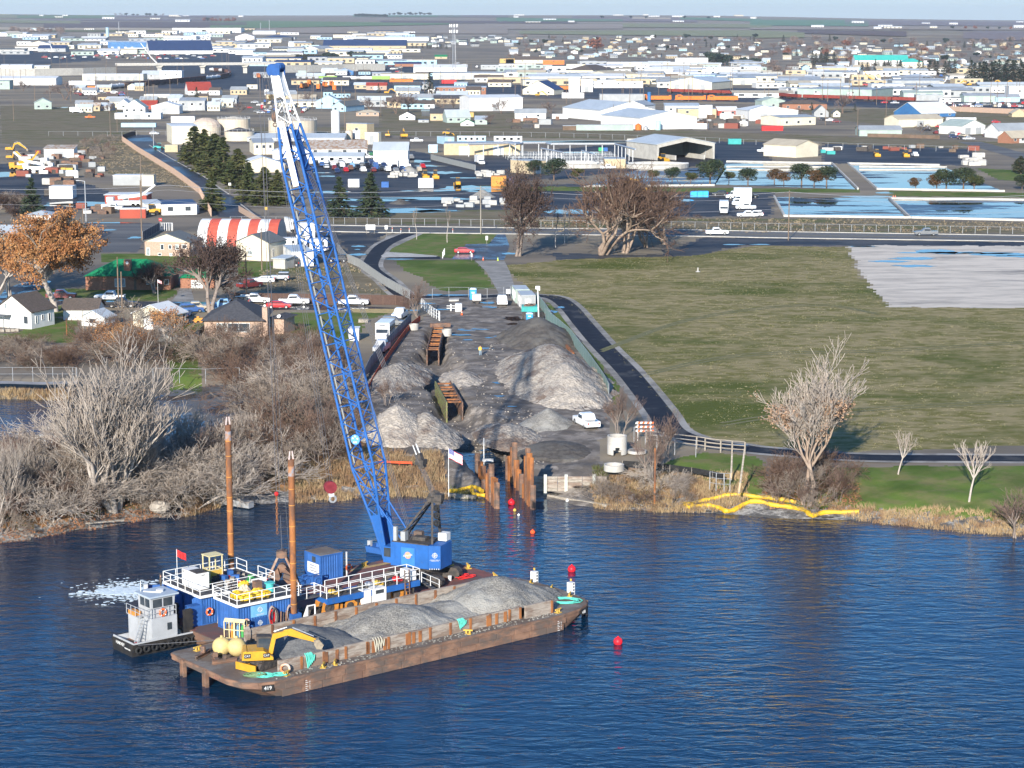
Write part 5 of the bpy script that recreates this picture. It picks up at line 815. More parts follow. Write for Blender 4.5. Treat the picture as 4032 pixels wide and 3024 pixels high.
sct(120,'f3',0,2212,335,520,(20,40),['farbare','farbare2'],'bare tree among the far houses','bare_tree','bare trees among the far houses',wide=1.5,seed=3)
sct(150,'f4',-40,2230,350,620,(26,58),['farbare','farbare2'],'bare brown tree in the right hand suburb','bare_tree','bare trees in the far suburb',wide=1.5,seed=4)
sct(46,'f3',0,2212,330,470,(22,46),['farround','farfir'],'dark evergreen among the far houses','evergreen_tree','evergreens among the far houses',seed=5)
sct(42,'f4',-40,2230,345,560,(28,62),['farround','farfir','farfir'],'dark evergreen in the right hand suburb','evergreen_tree','evergreens in the far suburb',seed=6)
sct(12,'f4',0,2212,370,540,(40,70),['farrustt'],'rust brown tree in the right hand suburb','leafy_tree','rust brown trees in the far suburb',seed=7)
T('farrustt','f3',770,445,120,'largest reddish brown tree in the far town','leafy_tree',wide=1.5);T('farround','f1',1778,298,42,'single dark round tree before the distribution hall','evergreen_tree')
sct(26,'f2',875,1160,146,152,(26,34),['farround'],'dark tree of the grove on the far skyline','evergreen_tree','grove on the skyline',seed=8);sct(12,'f2',1170,1560,128,134,(20,34),['farround'],'dark tree of the line right of the skyline grove','evergreen_tree','line of trees on the skyline',seed=9)
sct(9,'f1',980,1440,138,143,(18,30),['fartree0','farround'],'tree at the far farm on the skyline','skyline_tree','trees at the far farm',seed=10);sct(8,'f1',1760,2050,188,194,(26,44),['farrustt','farround'],'tree at the farm below the green slope','leafy_tree','trees at the farm below the green slope',seed=12);sct(5,'f3',680,1810,162,166,(24,30),['farround'],'dark tree on a far field','evergreen_tree','lone trees on the far fields',seed=13);sct(6,'f4',1540,2180,246,250,(24,34),['farround','farrustt'],'tree on the far plain beside the white farm','leafy_tree','trees beside the white farm',seed=14)
def bsh(n,poly,hs,keys,label,group,seed,wide=1.1):
 q=random.Random(seed);P=xy([at(*a)for a in poly]);xs=[p[0]for p in P];ys=[p[1]for p in P];k=0
 while k<n:
  x,y=q.uniform(min(xs),max(xs)),q.uniform(min(ys),max(ys))
  if not bool(ins_(np.array([x]),np.array([y]),P)[0]):continue
  z=float(gz_(np.array([x]),np.array([y]))[0])
  if z<.3:k+=.2;continue
  kk=q.choice(keys);hh=q.uniform(*hs);f=(hh-hs[0])/(hs[1]-hs[0])
  tree(kk,(x,y,z-.1),hh,('low ','middling ','tall ')[min(2,int(f*3))]+{'bush0':'grey ','bush1':'brown ','bush2':'pale ','vase':'upright '}.get(kk,'tree-like ')+label,'bare_bush','bush',group,rz=q.uniform(0,6.28),wide=wide*q.uniform(.85,1.2));k+=1
bsh(44,[('l2',720,700),('l2',1050,640),('l2',1330,700),('l2',1440,1200),('l2',1200,1330),('l2',700,1420),('l2',560,1300),('l2',620,900)],(4.2,7.6),['bush0','bush1','vase','bush0','bush2'],'leafless bush in the thicket between the two rusty pipes and the boom','bushes of the thicket beside the boom',1)
bsh(34,[('l2',-60,1250),('l2',560,1100),('l2',620,1450),('l2',300,1440),('l2',-60,1520)],(3.8,6.6),['bush0','bush2','vase'],'leafless bush at the shore behind the taller rusty pipe','bushes of the thicket behind the taller pipe',2)
bsh(34,[('l2',250,330),('l2',480,250),('l2',1150,260),('l2',1260,420),('l2',1300,650),('l2',700,620),('l2',560,520),('l2',260,500)],(4,6.5),['bush0','bush1','vase','bush1'],'leafless bush on the slope below the brick house','bushes on the slope below the brick house',3)
bsh(56,[('l1',-60,1050),('l1',200,900),('l1',480,1020),('l1',800,1100),('l1',900,1300),('l1',500,1420),('l1',150,1500),('l1',-60,1560)],(3.6,7),['bush0','vase','bush2'],'leafless bush around the foot of the huge white cottonwood','bushes around the cottonwood',4)
bsh(20,[('l1',900,1000),('l1',1240,950),('l1',1475,1100),('l1',1475,1330),('l1',900,1330)],(3.6,7),['bush0','bush2','young'],'leafless bush between the cottonwood and the wet ramp','bushes beside the wet ramp',5)
bsh(14,[('l1',700,130),('l1',1200,120),('l1',1230,400),('l1',750,400)],(5,8),['bush0','bush1','rust2'],'bare bush behind the cottonwood below the white sheds','bushes below the white sheds',6)
bsh(16,[('l5',320,560),('l5',620,560),('l5',650,690),('l5',300,690)],(3,5),['bush1','bush0','vase'],'leafless bush around the foot of the tall cottonwood','bushes around the tall cottonwood',7)
bsh(12,[('l4',1120,690),('l4',1850,640),('l4',1900,760),('l4',1120,850)],(1.8,3.2),['bush0','bush1','bush2'],'leafless bush on the shore right of the timber wall','low bushes right of the timber wall',8)
bsh(8,[('l1',-200,480),('l1',200,480),('l1',520,500),('l1',520,560),('l1',-200,560)],(1.5,3),['bush1'],'bush along the far shore of the pond','low bushes beyond the pond',9)
bsh(26,[('l1',-100,210),('l1',620,220),('l1',640,370),('l1',-100,360)],(2,3.6),['bush0','bush1'],'hedge-like bush between the lawn and the pond fence','bushes above the pond fence',10,1.3)
bsh(10,[('h4',1200,560),('h4',100,560),('h4',100,620),('h4',1200,640)],(1,2),['bush1'],'weedy bush on the verge of the main road','weedy bushes on the verge',12,1.5)
bsh(12,[('m1',700,380),('m1',1000,330),('m1',1050,420),('m1',850,560)],(3,5),['vase','bush0'],'bare bush on the embankment beside the salvage yard','bushes on the embankment',13,1.3)
bsh(10,[('m1',-40,900),('m1',170,880),('m1',170,1050),('m1',-40,1050)],(4,7),['bush0','dark'],'bare tree behind the thinner plane tree','bare trees behind the plane trees',14,1.2)
def bld_s(name,regions,dens,h,mat,label,w=.05,tuft=.5,lean=.35,seed=1,cat=None):
 g=np.random.default_rng(seed);C=[]
 for poly in regions:
  P=np.array(poly);x0,y0=P.min(0);x1,y1=P.max(0);n=int((x1-x0)*(y1-y0)*dens);X=g.uniform(x0,x1,n);Y=g.uniform(y0,y1,n)
  k=ins_(X,Y,poly)&(fbm(X,Y,tuft,3,4)>-.12);C.append(np.stack([X[k],Y[k]],1))
 C=np.concatenate(C);Z=gz_(C[:,0],C[:,1]);k=Z>-.25;C=C[k];Z=Z[k];n=len(C);reps=4
 B=np.repeat(np.column_stack([C,Z-.05]),reps,0)+np.column_stack([g.normal(0,.16,(n*reps,2)),np.zeros(n*reps)]);a=g.uniform(0,6.283,n*reps);hh=np.repeat(h*g.uniform(.5,1.2,n),reps)*g.uniform(.7,1.1,n*reps)
 u=np.column_stack([np.cos(a),np.sin(a),np.zeros(n*reps)])*w;tip=B+np.column_stack([g.normal(0,lean,n*reps)*hh,g.normal(0,lean,n*reps)*hh,hh])
 V=np.stack([B-u,B+u,tip],1).reshape(-1,3);o=link(name,fmsh(name,V,np.arange(len(V)).reshape(-1,3),mat));return tag(o,label,cat,kind='stuff')
REED=mt('dry_reeds',(.40,.29,.16),(.30,.21,.115),.9,.95,c3=(.24,.15,.085),sc3=.3)
bld_s('reeds',[xy([at(*a,z=1)for a in P])for P in([('l2',980,1300),('l2',1460,1180),('l2',1700,1330),('l2',1460,1450),('l2',960,1470)],[('b4',500,330),('b4',1200,340),('b4',1280,640),('b4',640,640)],[('l2',40,1480),('l2',330,1470),('l2',340,1540),('l2',40,1620)])],16,.95,REED,'tall dry golden reeds along the shore',seed=2)
bld_s('reeds',[xy([at(*a,z=1)for a in P])for P in([('l4',1050,740),('l4',1500,690),('l4',2300,700),('l4',2300,850),('l4',1600,880),('l4',1100,850)],[('l5',480,690),('l5',900,720),('l5',1270,750),('l5',1350,800),('l5',900,770),('l5',640,730)],[('l5',0,640),('l5',220,660),('l5',220,700),('l5',0,700)])],14,.65,REED,'dry golden grass on the right bank',seed=3)
bld_s('reeds',[xy(pts('l1',-200,550,500,560,540,612,-200,604,z=.5))],14,1.1,REED,'pale reeds along the far shore of the pond',seed=4)
bld_s('weeds',[xy([at(*a)for a in P])for P in([('b4',1330,420),('b4',1600,480),('b4',1640,640),('b4',1330,620)],[('l4',1080,560),('l4',1180,560),('l4',1190,670),('l4',1080,670)])],14,.7,mt('green_weeds',(.11,.13,.045),(.08,.07,.03),.9,.95),'dull green weeds beside the sheet piles',seed=5)
bld_s('leaf_litter',[xy([at(*a,z=1)for a in P])for P in([('l1',0,1500),('l1',800,1330),('l1',1475,1330),('l1',1475,1400),('l1',700,1530),('l1',0,1600)],[('l2',700,560),('l2',1150,380),('l2',1300,700),('l2',1000,760)],[('l5',300,650),('l5',650,650),('l5',650,710),('l5',300,700)])],12,.22,mt('orange_litter',(.36,.17,.08),(.26,.13,.07),.9,.95),'fallen orange brown leaves under the bare bushes',w=.09,lean=1.2,seed=6)
FT=ZONES[2][1][0]
bld_s('grass',[FT],1.1,.13,mt('tussock_grass',(.30,.26,.15),(.20,.19,.09),.2,.95),'pale dry tussocks over the green field',w=.10,lean=1.0,tuft=.18,seed=7)
bld_s('dead_grass',[ZONES[4][1][0],ZONES[4][1][2],ZONES[4][1][3]],.35,.5,mt('dead_grass',(.30,.24,.16),(.2,.155,.10),.2,.95),'dead grass and weeds on the waste ground',w=.10,lean=.7,tuft=.12,seed=8)
# ---- the two barges
BA=R(39);BO=V3((85.6*math.cos(BA)-140.1*math.sin(BA),85.6*math.sin(BA)+140.1*math.cos(BA),0))
def BW(u,v,z=0):return V3((BO.x+u*math.cos(BA)-v*math.sin(BA),BO.y+u*math.sin(BA)+v*math.cos(BA),z))
RUST=mt('hull_rust',(.25,.145,.095),(.155,.09,.065),.8,.85,c3=(.12,.09,.075),sc3=.5,dirt=.45,bump=.012,bsc=5,st=(1,1,2.2))
RUSTD=mt('rusty_deck',(.16,.125,.10),(.11,.085,.07),.8,.9,c3=(.20,.18,.16),sc3=.4,dirt=.4,bump=.02,bsc=5)
RUSTO=mt('orange_rust',(.34,.135,.045),(.24,.095,.04),1.2,.8,c3=(.15,.075,.045),sc3=.6,st=(1,1,.5),dirt=.3)
REDD=mt('oxide_deck',(.21,.085,.07),(.15,.065,.055),.6,.8,c3=(.12,.085,.08),sc3=.3,dirt=.4)
GRAVEL=mt('crushed_rock',(.30,.28,.245),(.17,.16,.14),6,.95,c3=(.33,.315,.28),sc3=.25,bump=.14,bsc=6,lo=.4,hi=.6)
TIM=mt('concrete_plank',(.36,.31,.26),(.27,.225,.185),1.3,.9,st=(1,1,4),c3=(.21,.155,.12),sc3=.5,dirt=.4)
CB1=mt('crane_blue',(.025,.12,.38),(.022,.10,.31),.8,.55,spec=.15,c3=(.06,.11,.2),sc3=.9,lo3=.58,hi3=.7,obj=True,dirt=.35);CB2=mt('container_blue',(.035,.12,.36),(.03,.10,.29),1,.5,dirt=.4)
WR=mt('white_rail',(.76,.76,.74),(.66,.65,.62),2,.5);YEL=mt('safety_yellow',(.55,.36,.08),(.55,.34,.05),2,.6,dirt=.3);PYEL=mt('pale_yellow',(.70,.60,.33),(.6,.5,.27),2,.6,dirt=.2);CATY=mt('machine_yellow',(.58,.31,.03),(.5,.26,.025),1.5,.42,obj=True,dirt=.2)
ORNG=mt('machine_orange',(.62,.27,.05),(.5,.2,.04),2,.6,dirt=.4);REDP=mt('red_plastic',(.62,.03,.03),(.5,.025,.025),2,.5);OLIFE=mt('lifering_orange',(.80,.13,.03),None,rough=.5);TARP=mt('yellow_pvc',(.70,.44,.03),(.6,.36,.03),1.5,.45,dirt=.15)
DK=mt('dark_machinery',(.045,.043,.042),(.09,.075,.065),3,.75,dirt=.3);ROPE_T=mt('teal_rope',(.12,.58,.46),(.09,.45,.36),4,.85);ROPE_B=mt('pale_rope',(.45,.42,.33),None,rough=.9);LGREY=mt('tug_grey',(.40,.41,.42),(.35,.36,.37),1,.6,dirt=.2);TUGB=mt('tug_black',(.018,.019,.022),(.04,.035,.03),1,.6,dirt=.3)
def ring_hull(name,outline,zt,zr,zb,inset,parent,deckmat,hullmat,zd=None):
 """deck outline; the bottom ring is drawn in along u so that both ends rake"""
 n=len(outline);u0,u1=min(p[0]for p in outline),max(p[0]for p in outline);c=(u0+u1)/2
 V=[(p[0],p[1],zt)for p in outline]+[(p[0],p[1],zr)for p in outline]+[(c+(p[0]-c)*(1-inset),p[1],zb)for p in outline];F=[]
 for k in(0,1):
  for i in range(n):F.append((k*n+i,k*n+(i+1)%n,(k+1)*n+(i+1)%n,(k+1)*n+i))
 m=MB();m.add(V,[f[::-1]for f in F]);m.poly([(c+(p[0]-c)*(1-inset),p[1],zb)for p in outline][::-1]);m.bd(name,hullmat,parent)
 m=MB();m.poly([(p[0],p[1],zt)for p in outline]);m.bd('deck',deckmat,parent)
 m=MB()
 for i in range(n):a,b=outline[i],outline[(i+1)%n];m.bar((a[0],a[1],zt-.12),(b[0],b[1],zt-.12),.16,.2)
 m.bd('rubbing_strake',hullmat,parent)
def text(s,size,mat,parent,loc,rot,ext=.01,name='lettering',align='CENTER'):
 c=bpy.data.curves.new(name,'FONT');c.body=s;c.size=size;c.extrude=ext;c.align_x=align;c.align_y='CENTER';c.materials.append(mat)
 t=bpy.data.objects.new(name,c);COL.objects.link(t);bpy.context.view_layer.update();me=bpy.data.meshes.new_from_object(t.evaluated_get(bpy.context.evaluated_depsgraph_get()));bpy.data.objects.remove(t);me.name=name
 o=link(name,me,parent,loc);o.rotation_euler=rot;return o
barge=em('gravel_barge',BW(0,0),BA,'rust brown deck barge loaded with grey gravel, numbered 419','barge')
OUT=[(-.1,12.2),(-.1,3.2),(.35,1.5),(1.3,.45),(2.6,0),(10,0),(20,0),(34.0,0),(36.2,.45),(37.9,1.3),(38.9,2.8),(39.3,7.6),(38.9,11.6),(38.3,12.4),(20,12.5),(.4,12.5)]
ring_hull('hull',OUT,1.5,.95,-.7,.17,barge,RUSTD,RUST)
for i in range(15):
 m=MB();x=3.3+i*2.05;m.box(x,-.05,.02,x+1.93,.02,.62);m.box(x+.35,-.05,.68,x+2.2,.02,1.14);m.bd('hull_plate',RUST,barge)
def coam(side,us,v,h):
 for i,(a,b)in enumerate(us):
  m=MB();m.box(a+.02,v-.12,1.5,b-.02,v+.12,1.5+h/2-.01);m.box(a+.02,v-.11,1.5+h/2+.01,b-.02,v+.12,1.5+h*(1+.03*math.sin(i*5)));m.bd('coaming_block',TIM,barge)
  MB().box(b-.1,v-.2,1.5,b+.12,v+.18,1.5+h*.97).bd('stanchion',RUSTO,barge)
coam(0,[(3.9+i*2.25,3.9+(i+1)*2.25)for i in range(11)]+[(28.9,29.9)],1.5,1.12);coam(0,[(30.3,33.4)],1.15,1.2)
for u in(8.5,9.6,12.8,13.4,14.6,17,17.7,18.4,26,27,28):MB().box(u,1.3,1.5,u+.3,1.37,2.5).bd('rusted_strap',RUSTO,barge)
coam(1,[(6.8+i*2.25,6.8+(i+1)*2.25)for i in range(12)],10.6,1.25)
m=MB();m.box(6.4,10.3,1.5,6.75,10.9,2.7);m.psm([(10.3,2.7),(10.9,2.7),(10.6,3.0)],6.4,6.75,'x');m.bd('gate_post',TIM,barge)
for(u,v)in((-.25,10.0),(-.25,6.3),(38.8,2.6)):
 m=MB();m.box(u-.16,v-.3,-1.5,u+.16,v-.2,1.45);m.box(u-.16,v+.2,-1.5,u+.16,v+.3,1.45);m.box(u-.05,v-.2,-1.5,u+.05,v+.2,1.45);m.bd('guide_pile',RUST,barge)
def cleat(p,parent,rz=0,s=1,mat=YEL):
 m=MB();m.box(-.25*s,-.22*s,0,.25*s,.22*s,.05);m.tube((-.14*s,0,0),(-.14*s,0,.32*s),.08*s);m.tube((.14*s,0,0),(.14*s,0,.32*s),.08*s);m.tube((-.38*s,0,.3*s),(.38*s,0,.3*s),.07*s);return m.bd('bollard',mat,parent,p,rz)
for u,v in((7.8,.55),(9.0,.6),(23.3,.6),(38.3,10),(38.6,7.2),(38.3,4.2),(2.0,11.4),(4.2,.7),(33.9,.7)):cleat((u,v,1.5),barge,.1*u,1.1)
for s_,u,v,rz in(('419',2.0,.12,-.32),('418',37.0,.70,.42)):
 m=MB();m.box(-.5,-.03,-.26,.5,.02,.26);pl=m.bd('number_plate',TUGB,barge,(u,v-.02,1.0),rz);text(s_,.44,WR,pl,(0,-.04,0),(R(90),0,0))
text('419',.5,mt('faded_red',(.35,.16,.12)),barge,(-.14,4.7,1.15),(R(90),0,R(-90)),.005)
for u in(5.6,33.2):
 m=MB()
 for k in range(7):m.box(u,-.075,-.1+k*.17,u+.16+.1*(k%2),-.055,-.06+k*.17)
 m.bd('draft_scale',WR,barge);text('8\n7\n6\n5',.19,WR,barge,(u+.42,-.07,.5),(R(90),0,0),.004)
def heap(c,rx,ry,h,mat,label,name='gravel_pile',rz=0,parent=None,clip=None,seed=1,n=54,rough=.10,p=1.15,base=0,stones=0,cat='gravel pile'):
 """a heap of loose stone: a soft cone with an uneven surface"""
 V=[];ax=np.linspace(-1.05,1.05,n);X,Y=np.meshgrid(ax,ax);r=np.hypot(X,Y)
 wx,wy=X*rx+c[0],Y*ry+c[1];nz=fbm(wx,wy,.55,4,seed%8);r=r*(1+nz*.22)
 Z=h*np.clip(1-np.clip(r,0,1.3)**p,-.3,1);Z=Z*.95+h*.08*np.exp(-(r*2.2)**2)+fbm(wx,wy,2.2,3,(seed+3)%8)*rough*2*(r<1)
 Z=np.minimum(Z,h);Z=np.where(r>1,-.2,np.maximum(Z,-.2));XX,YY=X*rx,Y*ry
 if clip:XX=np.clip(XX+c[0],clip[0],clip[1])-c[0];YY=np.clip(YY+c[1],clip[2],clip[3])-c[1]
 idx=np.arange(n*n).reshape(n,n);F=np.stack([idx[:-1,:-1],idx[:-1,1:],idx[1:,1:],idx[1:,:-1]],-1).reshape(-1,4);zz=Z.ravel()[F].max(1)>-.19;F=F[zz]
 V=np.stack([XX,YY,Z],-1).reshape(-1,3)
 e=fmsh(name,V,F,mat,smooth=False);o=link(name,e,None,(c[0],c[1],base),rz);return tag(o,label,cat)
def bheap(u,v,ru,rv,h,label,seed,mat=GRAVEL,clip=(3.6,33.2,1.63,10.46)):
 n=70;ax=np.linspace(-1.05,1.05,n);X,Y=np.meshgrid(ax,ax);U=np.clip(u+X*ru,clip[0],clip[1]);Vv=np.clip(v+Y*rv,clip[2],clip[3])
 r=np.hypot((U-u)/ru,(Vv-v)/rv);nz=fbm(U+seed*7,Vv,.35,4,seed%8);r=r*(1+nz*.7);Z=h*(1-np.clip(r,0,1.1)**1.35)+fbm(U,Vv,2.2,4,2)*.16;Z=np.where(r>1,-.15,Z)
 idx=np.arange(n*n).reshape(n,n);F=np.stack([idx[:-1,:-1],idx[:-1,1:],idx[1:,1:],idx[1:,:-1]],-1).reshape(-1,4);F=F[(Z.ravel()[F].max(1)>-.14)]
 o=link('gravel_pile',fmsh('gravel_pile',np.stack([U-u,Vv-v,Z],-1).reshape(-1,3),F,mat),None,BW(u,v,1.5),BA);return tag(o,label,'gravel pile','gravel heaps on the barge')
bheap(9.6,6.2,5.2,5.2,2.0,'dark grey gravel heap behind the yellow excavator on the barge',1,mt('dark_rock',(.17,.17,.165),(.12,.12,.12),5,.95,bump=.05,bsc=7));bheap(19.2,6.0,6.6,5.4,2.2,'long middle gravel heap on the barge',2);bheap(31.4,6.6,6.2,5.6,2.6,'tallest gravel heap at the right end of the barge',3,clip=(20,38,1.63,12.2));bheap(26.3,6.4,4.6,4.6,1.1,'low gravel heap between the two larger heaps',5)
rr=random.Random(3);m=MB()
for i in range(260):u,v=rr.uniform(3,34),rr.uniform(.3,1.25)if i%2 else rr.uniform(.2,1.2);s_=rr.uniform(.03,.09);m.cbox((u,v,1.5+s_*.3),(s_*2,s_*1.6,s_),rz=rr.random()*3)
o=m.bd('gravel',GRAVEL,None,BW(0,0),BA);tag(o,'loose gravel spilled along the barge side deck',kind='stuff')
def rope(P,r,mat,label,name='rope',cat='rope',group=None):
 m=MB();m.path(P,r,5);return tag(m.bd(name,mat),label,cat,group)
def coil(c,R_,r,mat,label,loops=4,seed=1,hang=None):
 q=random.Random(seed);P=[]
 for i in range(loops*12):
  a=2*math.pi*i/12;k=R_*(1+.25*math.sin(i*.37+seed));P.append(V3((c[0]+math.cos(a)*k*1.3+i*.006,c[1]+math.sin(a)*k*.8,c[2]+.05+.03*(i//12)+.02*math.sin(i))))
 return rope(P,r,mat,label)
coil(BW(3.6,1.2,1.5),.45,.045,ROPE_T,'teal rope coil at the deck edge before the excavator',4,2);coil(BW(1.9,2.4,1.5),.55,.06,mt('green_rope',(.16,.25,.13),(.12,.2,.1),4),'dull green rope coil on the barge corner',5,3);coil(BW(2.6,1.7,1.5),.5,.045,ROPE_T,'teal rope coil beside the dull green one',4,5);coil(BW(36.6,3.2,1.5),1.0,.045,ROPE_T,'teal rope loops at the right end of the barge',5,7)
def hang(u,v,z,label,mat,n=5,w=.3,drop=1.1):
 P=[]
 for i in range(n):P+=[BW(u+i*w*.5,v+.05,z+.08),BW(u+i*w*.5-.02,v-.24,z-.1),BW(u+i*w*.5+.1,v-.3,z-drop*(1-.12*i)),BW(u+i*w*.5+.22,v-.24,z-.1)]
 rope(P,.045,mat,label)
hang(6.6,1.5,2.65,'teal rope slung over the coaming beside the excavator',ROPE_T,5,.3,1.15);hang(22.8,1.5,2.65,'teal rope slung over the coaming above a bollard',ROPE_T,5,.3,.8);hang(13.6,1.5,2.65,'pale rope slung over the coaming before the middle heap',ROPE_B,4,.55,1.1)
for u,v,lb in((3.0,9.0,'round yellow mooring float behind the other on the barge end'),(3.9,8.0,'round yellow mooring float nearest the excavator')):
 m=MB();m.ball((0,0,.78),.82,18,12);m.tube((0,0,1.55),(0,0,1.75),.12);tag(m.bd('mooring_float',mt('yellow_float',(.60,.47,.20),(.48,.37,.16),1.5,.6,dirt=.5),None,BW(u,v,1.5),smooth=True),lb,'float','yellow floats on the barge')
for i,(u,v,l,a,lb)in enumerate(((1.5,9.6,2.4,.5,'rusty steel beam at the left end of the barge'),(2.0,6.9,2.2,-.2,'rusty steel offcut beside the floats'),(3.2,6.0,1.6,.9,'bent rusty steel beam behind the excavator'),(1.7,7.9,1.4,1.3,'short rusty steel section among the scrap'))):
 m=MB();m.box(-l/2,-.16,0,l/2,.16,.05);m.box(-l/2,-.03,.05,l/2,.03,.3);m.box(-l/2,-.16,.3,l/2,.16,.35);m.box(-.1,-.2,.35,.1,.2,.7+.2*(i==0));o=m.bd('steel_beam',RUST,None,BW(u,v,1.52),BA+a);tag(o,lb,'steel beam')
for u,v,lb in((39.15,10.5,'white perforated post at the far corner of the barge'),(39.3,5.2,'white perforated post at the near corner of the barge end')):
 e=em('marker_post',BW(u,v,.2),BA,lb,'post','white perforated posts');MB().box(-.27,-.27,0,.27,.27,2.3).bd('post',WR,e)
 for k in range(4):q=MB();q.box(.05,-.29,1.2+k*.3,.19,-.26,1.35+k*.3);q.bd('hole',OPEN,e)
 MB().tube((0,0,2.45),(0,0,2.65),.1).bd('cap',YEL,e)
# ---- the small yellow excavator
p0=BW(3.9,4.1,1.5);bk=at('b1',1940,1095,3.0);ang=math.atan2(bk.y-p0.y,bk.x-p0.x);reach=math.hypot(bk.x-p0.x,bk.y-p0.y)
def exc(p,ang,reach,ta,label,s=1,ztip=1.4,mat=CATY,detail=True,blade=True,group=None):
 e=em('excavator',p,ang,label,'excavator',group);e.scale=(s,s,s);da=ta-ang
 def rt_(x,y):return x*math.cos(da)-y*math.sin(da),x*math.sin(da)+y*math.cos(da)
 for sd in(-1,1):
  m=MB();q=[(-1.35,.28),(-1.15,.05),(1.15,.05),(1.35,.28),(1.35,.45),(1.15,.68),(-1.15,.68),(-1.35,.45)];m.psm(q,sd*.95-.22,sd*.95+.22,'y');
  for k in range(5):m.tube((-1+k*.5,sd*.95-.25,.3),(-1+k*.5,sd*.95+.25,.3),.17,n=8)
  o=m.bd('track',DK,e);o.rotation_euler=(0,0,da)
 m=MB();m.box(-.7,-.75,.3,.7,.75,.75);m.tube((0,0,.75),(0,0,.9),.6,n=14);o=m.bd('undercarriage',DK,e);o.rotation_euler=(0,0,da)
 if blade:m=MB();m.box(-2.05,-1.2,.08,-1.93,1.2,.75);m.bar((-1.95,.5,.35),(-1,.5,.4),.12);m.bar((-1.95,-.5,.35),(-1,-.5,.4),.12);o=m.bd('blade',mat,e);o.rotation_euler=(0,0,da)
 MB().psm([(-1.55,.95),(-1.3,.9),(1.05,.9),(1.05,1.15),(.2,1.75),(-1.2,1.75),(-1.6,1.5)],-1.1,1.1,'y').bd('body',mat,e)
 MB().psm([(-1.75,.95),(-1.3,.93),(-1.3,1.8),(-1.6,1.72)],-1.08,1.08,'y').bd('counterweight',mat,e)
 m=MB();m.psm([(-.35,.95),(1.15,.95),(1.15,1.8),(.95,2.7),(-.35,2.75)],.1,1.06,'y');c=m.bd('cab',DK,e)
 m=MB();m.box(-.25,1.065,1.5,.95,1.075,2.55);m.box(1.16,.2,1.2,1.165,.98,1.8);m.box(-.2,.09,1.6,.9,.095,2.55);m.bd('window',GLASS,c)
 z0,z1=1.25,ztip;kx,kz=reach*.40,3.1 if reach<7 else 3.7
 MB().psm([(.7,z0-.15),(1.0,z0-.15),(kx*.62,kz-.5),(kx+.35,kz-.18),(kx+.25,kz+.22),(kx*.5,kz-.05),(.7,z0+.35)],-.32,-.04,'y').bd('boom',mat,e)
 ex,ez=reach-.5,z1+.35
 MB().psm([(kx-.1,kz+.25),(kx-.05,kz-.15),(ex-.1,ez-.12),(ex+.1,ez+.15),(kx+.6,kz+.35)],-.28,-.08,'y').bd('stick',mat,e)
 MB().psm([(ex-.15,ez+.1),(ex+.35,ez+.15),(ex+.75,ez-.35),(ex+.55,ez-.75),(ex+.1,ez-.7),(ex-.1,ez-.3)],-.62,.26,'y').bd('bucket',mt('bucket_steel',(.30,.25,.18),(.2,.16,.12),3,.6),e)
 for a_,b_ in(((.9,z0),(kx*.6,kz-.7)),((kx*.55,kz+.15),(kx+.2,kz+.5)),((kx+.7,kz+.45),(ex-.1,ez+.4))):MB().tube((a_[0],-.18,a_[1]),(b_[0],-.18,b_[1]),.07,.05).bd('hydraulic_cylinder',STEEL,e)
 if detail:
  for x_,zz in((-1.3,1.35),(-.1,1.4)):pass
  for(lx,ly,lz,rz_)in((.75,-1.12,1.35,0),(-.95,-1.12,1.35,0)):
   m=MB();m.box(-.3,-.02,-.2,.3,.0,.2);pl=m.bd('logo_plate',TUGB,e,(lx-.3,ly,lz));text('CAT',.26,WR,pl,(0,-.03,0),(R(90),0,0),.004)
 return e
exc(p0,ang,reach,BA+.25,'yellow tracked excavator digging gravel at the left end of the barge',.94,1.9)
m=MB();m.torus((0,0,0),.36,.1,16,8,ax='y');o=m.bd('life_ring',mt('faded_lifering',(.62,.48,.38),(.6,.2,.08),2,.6),None,BW(4.4,1.15,1.95),R(5));tag(o,'weathered life ring leaning beside the excavator track','life ring')
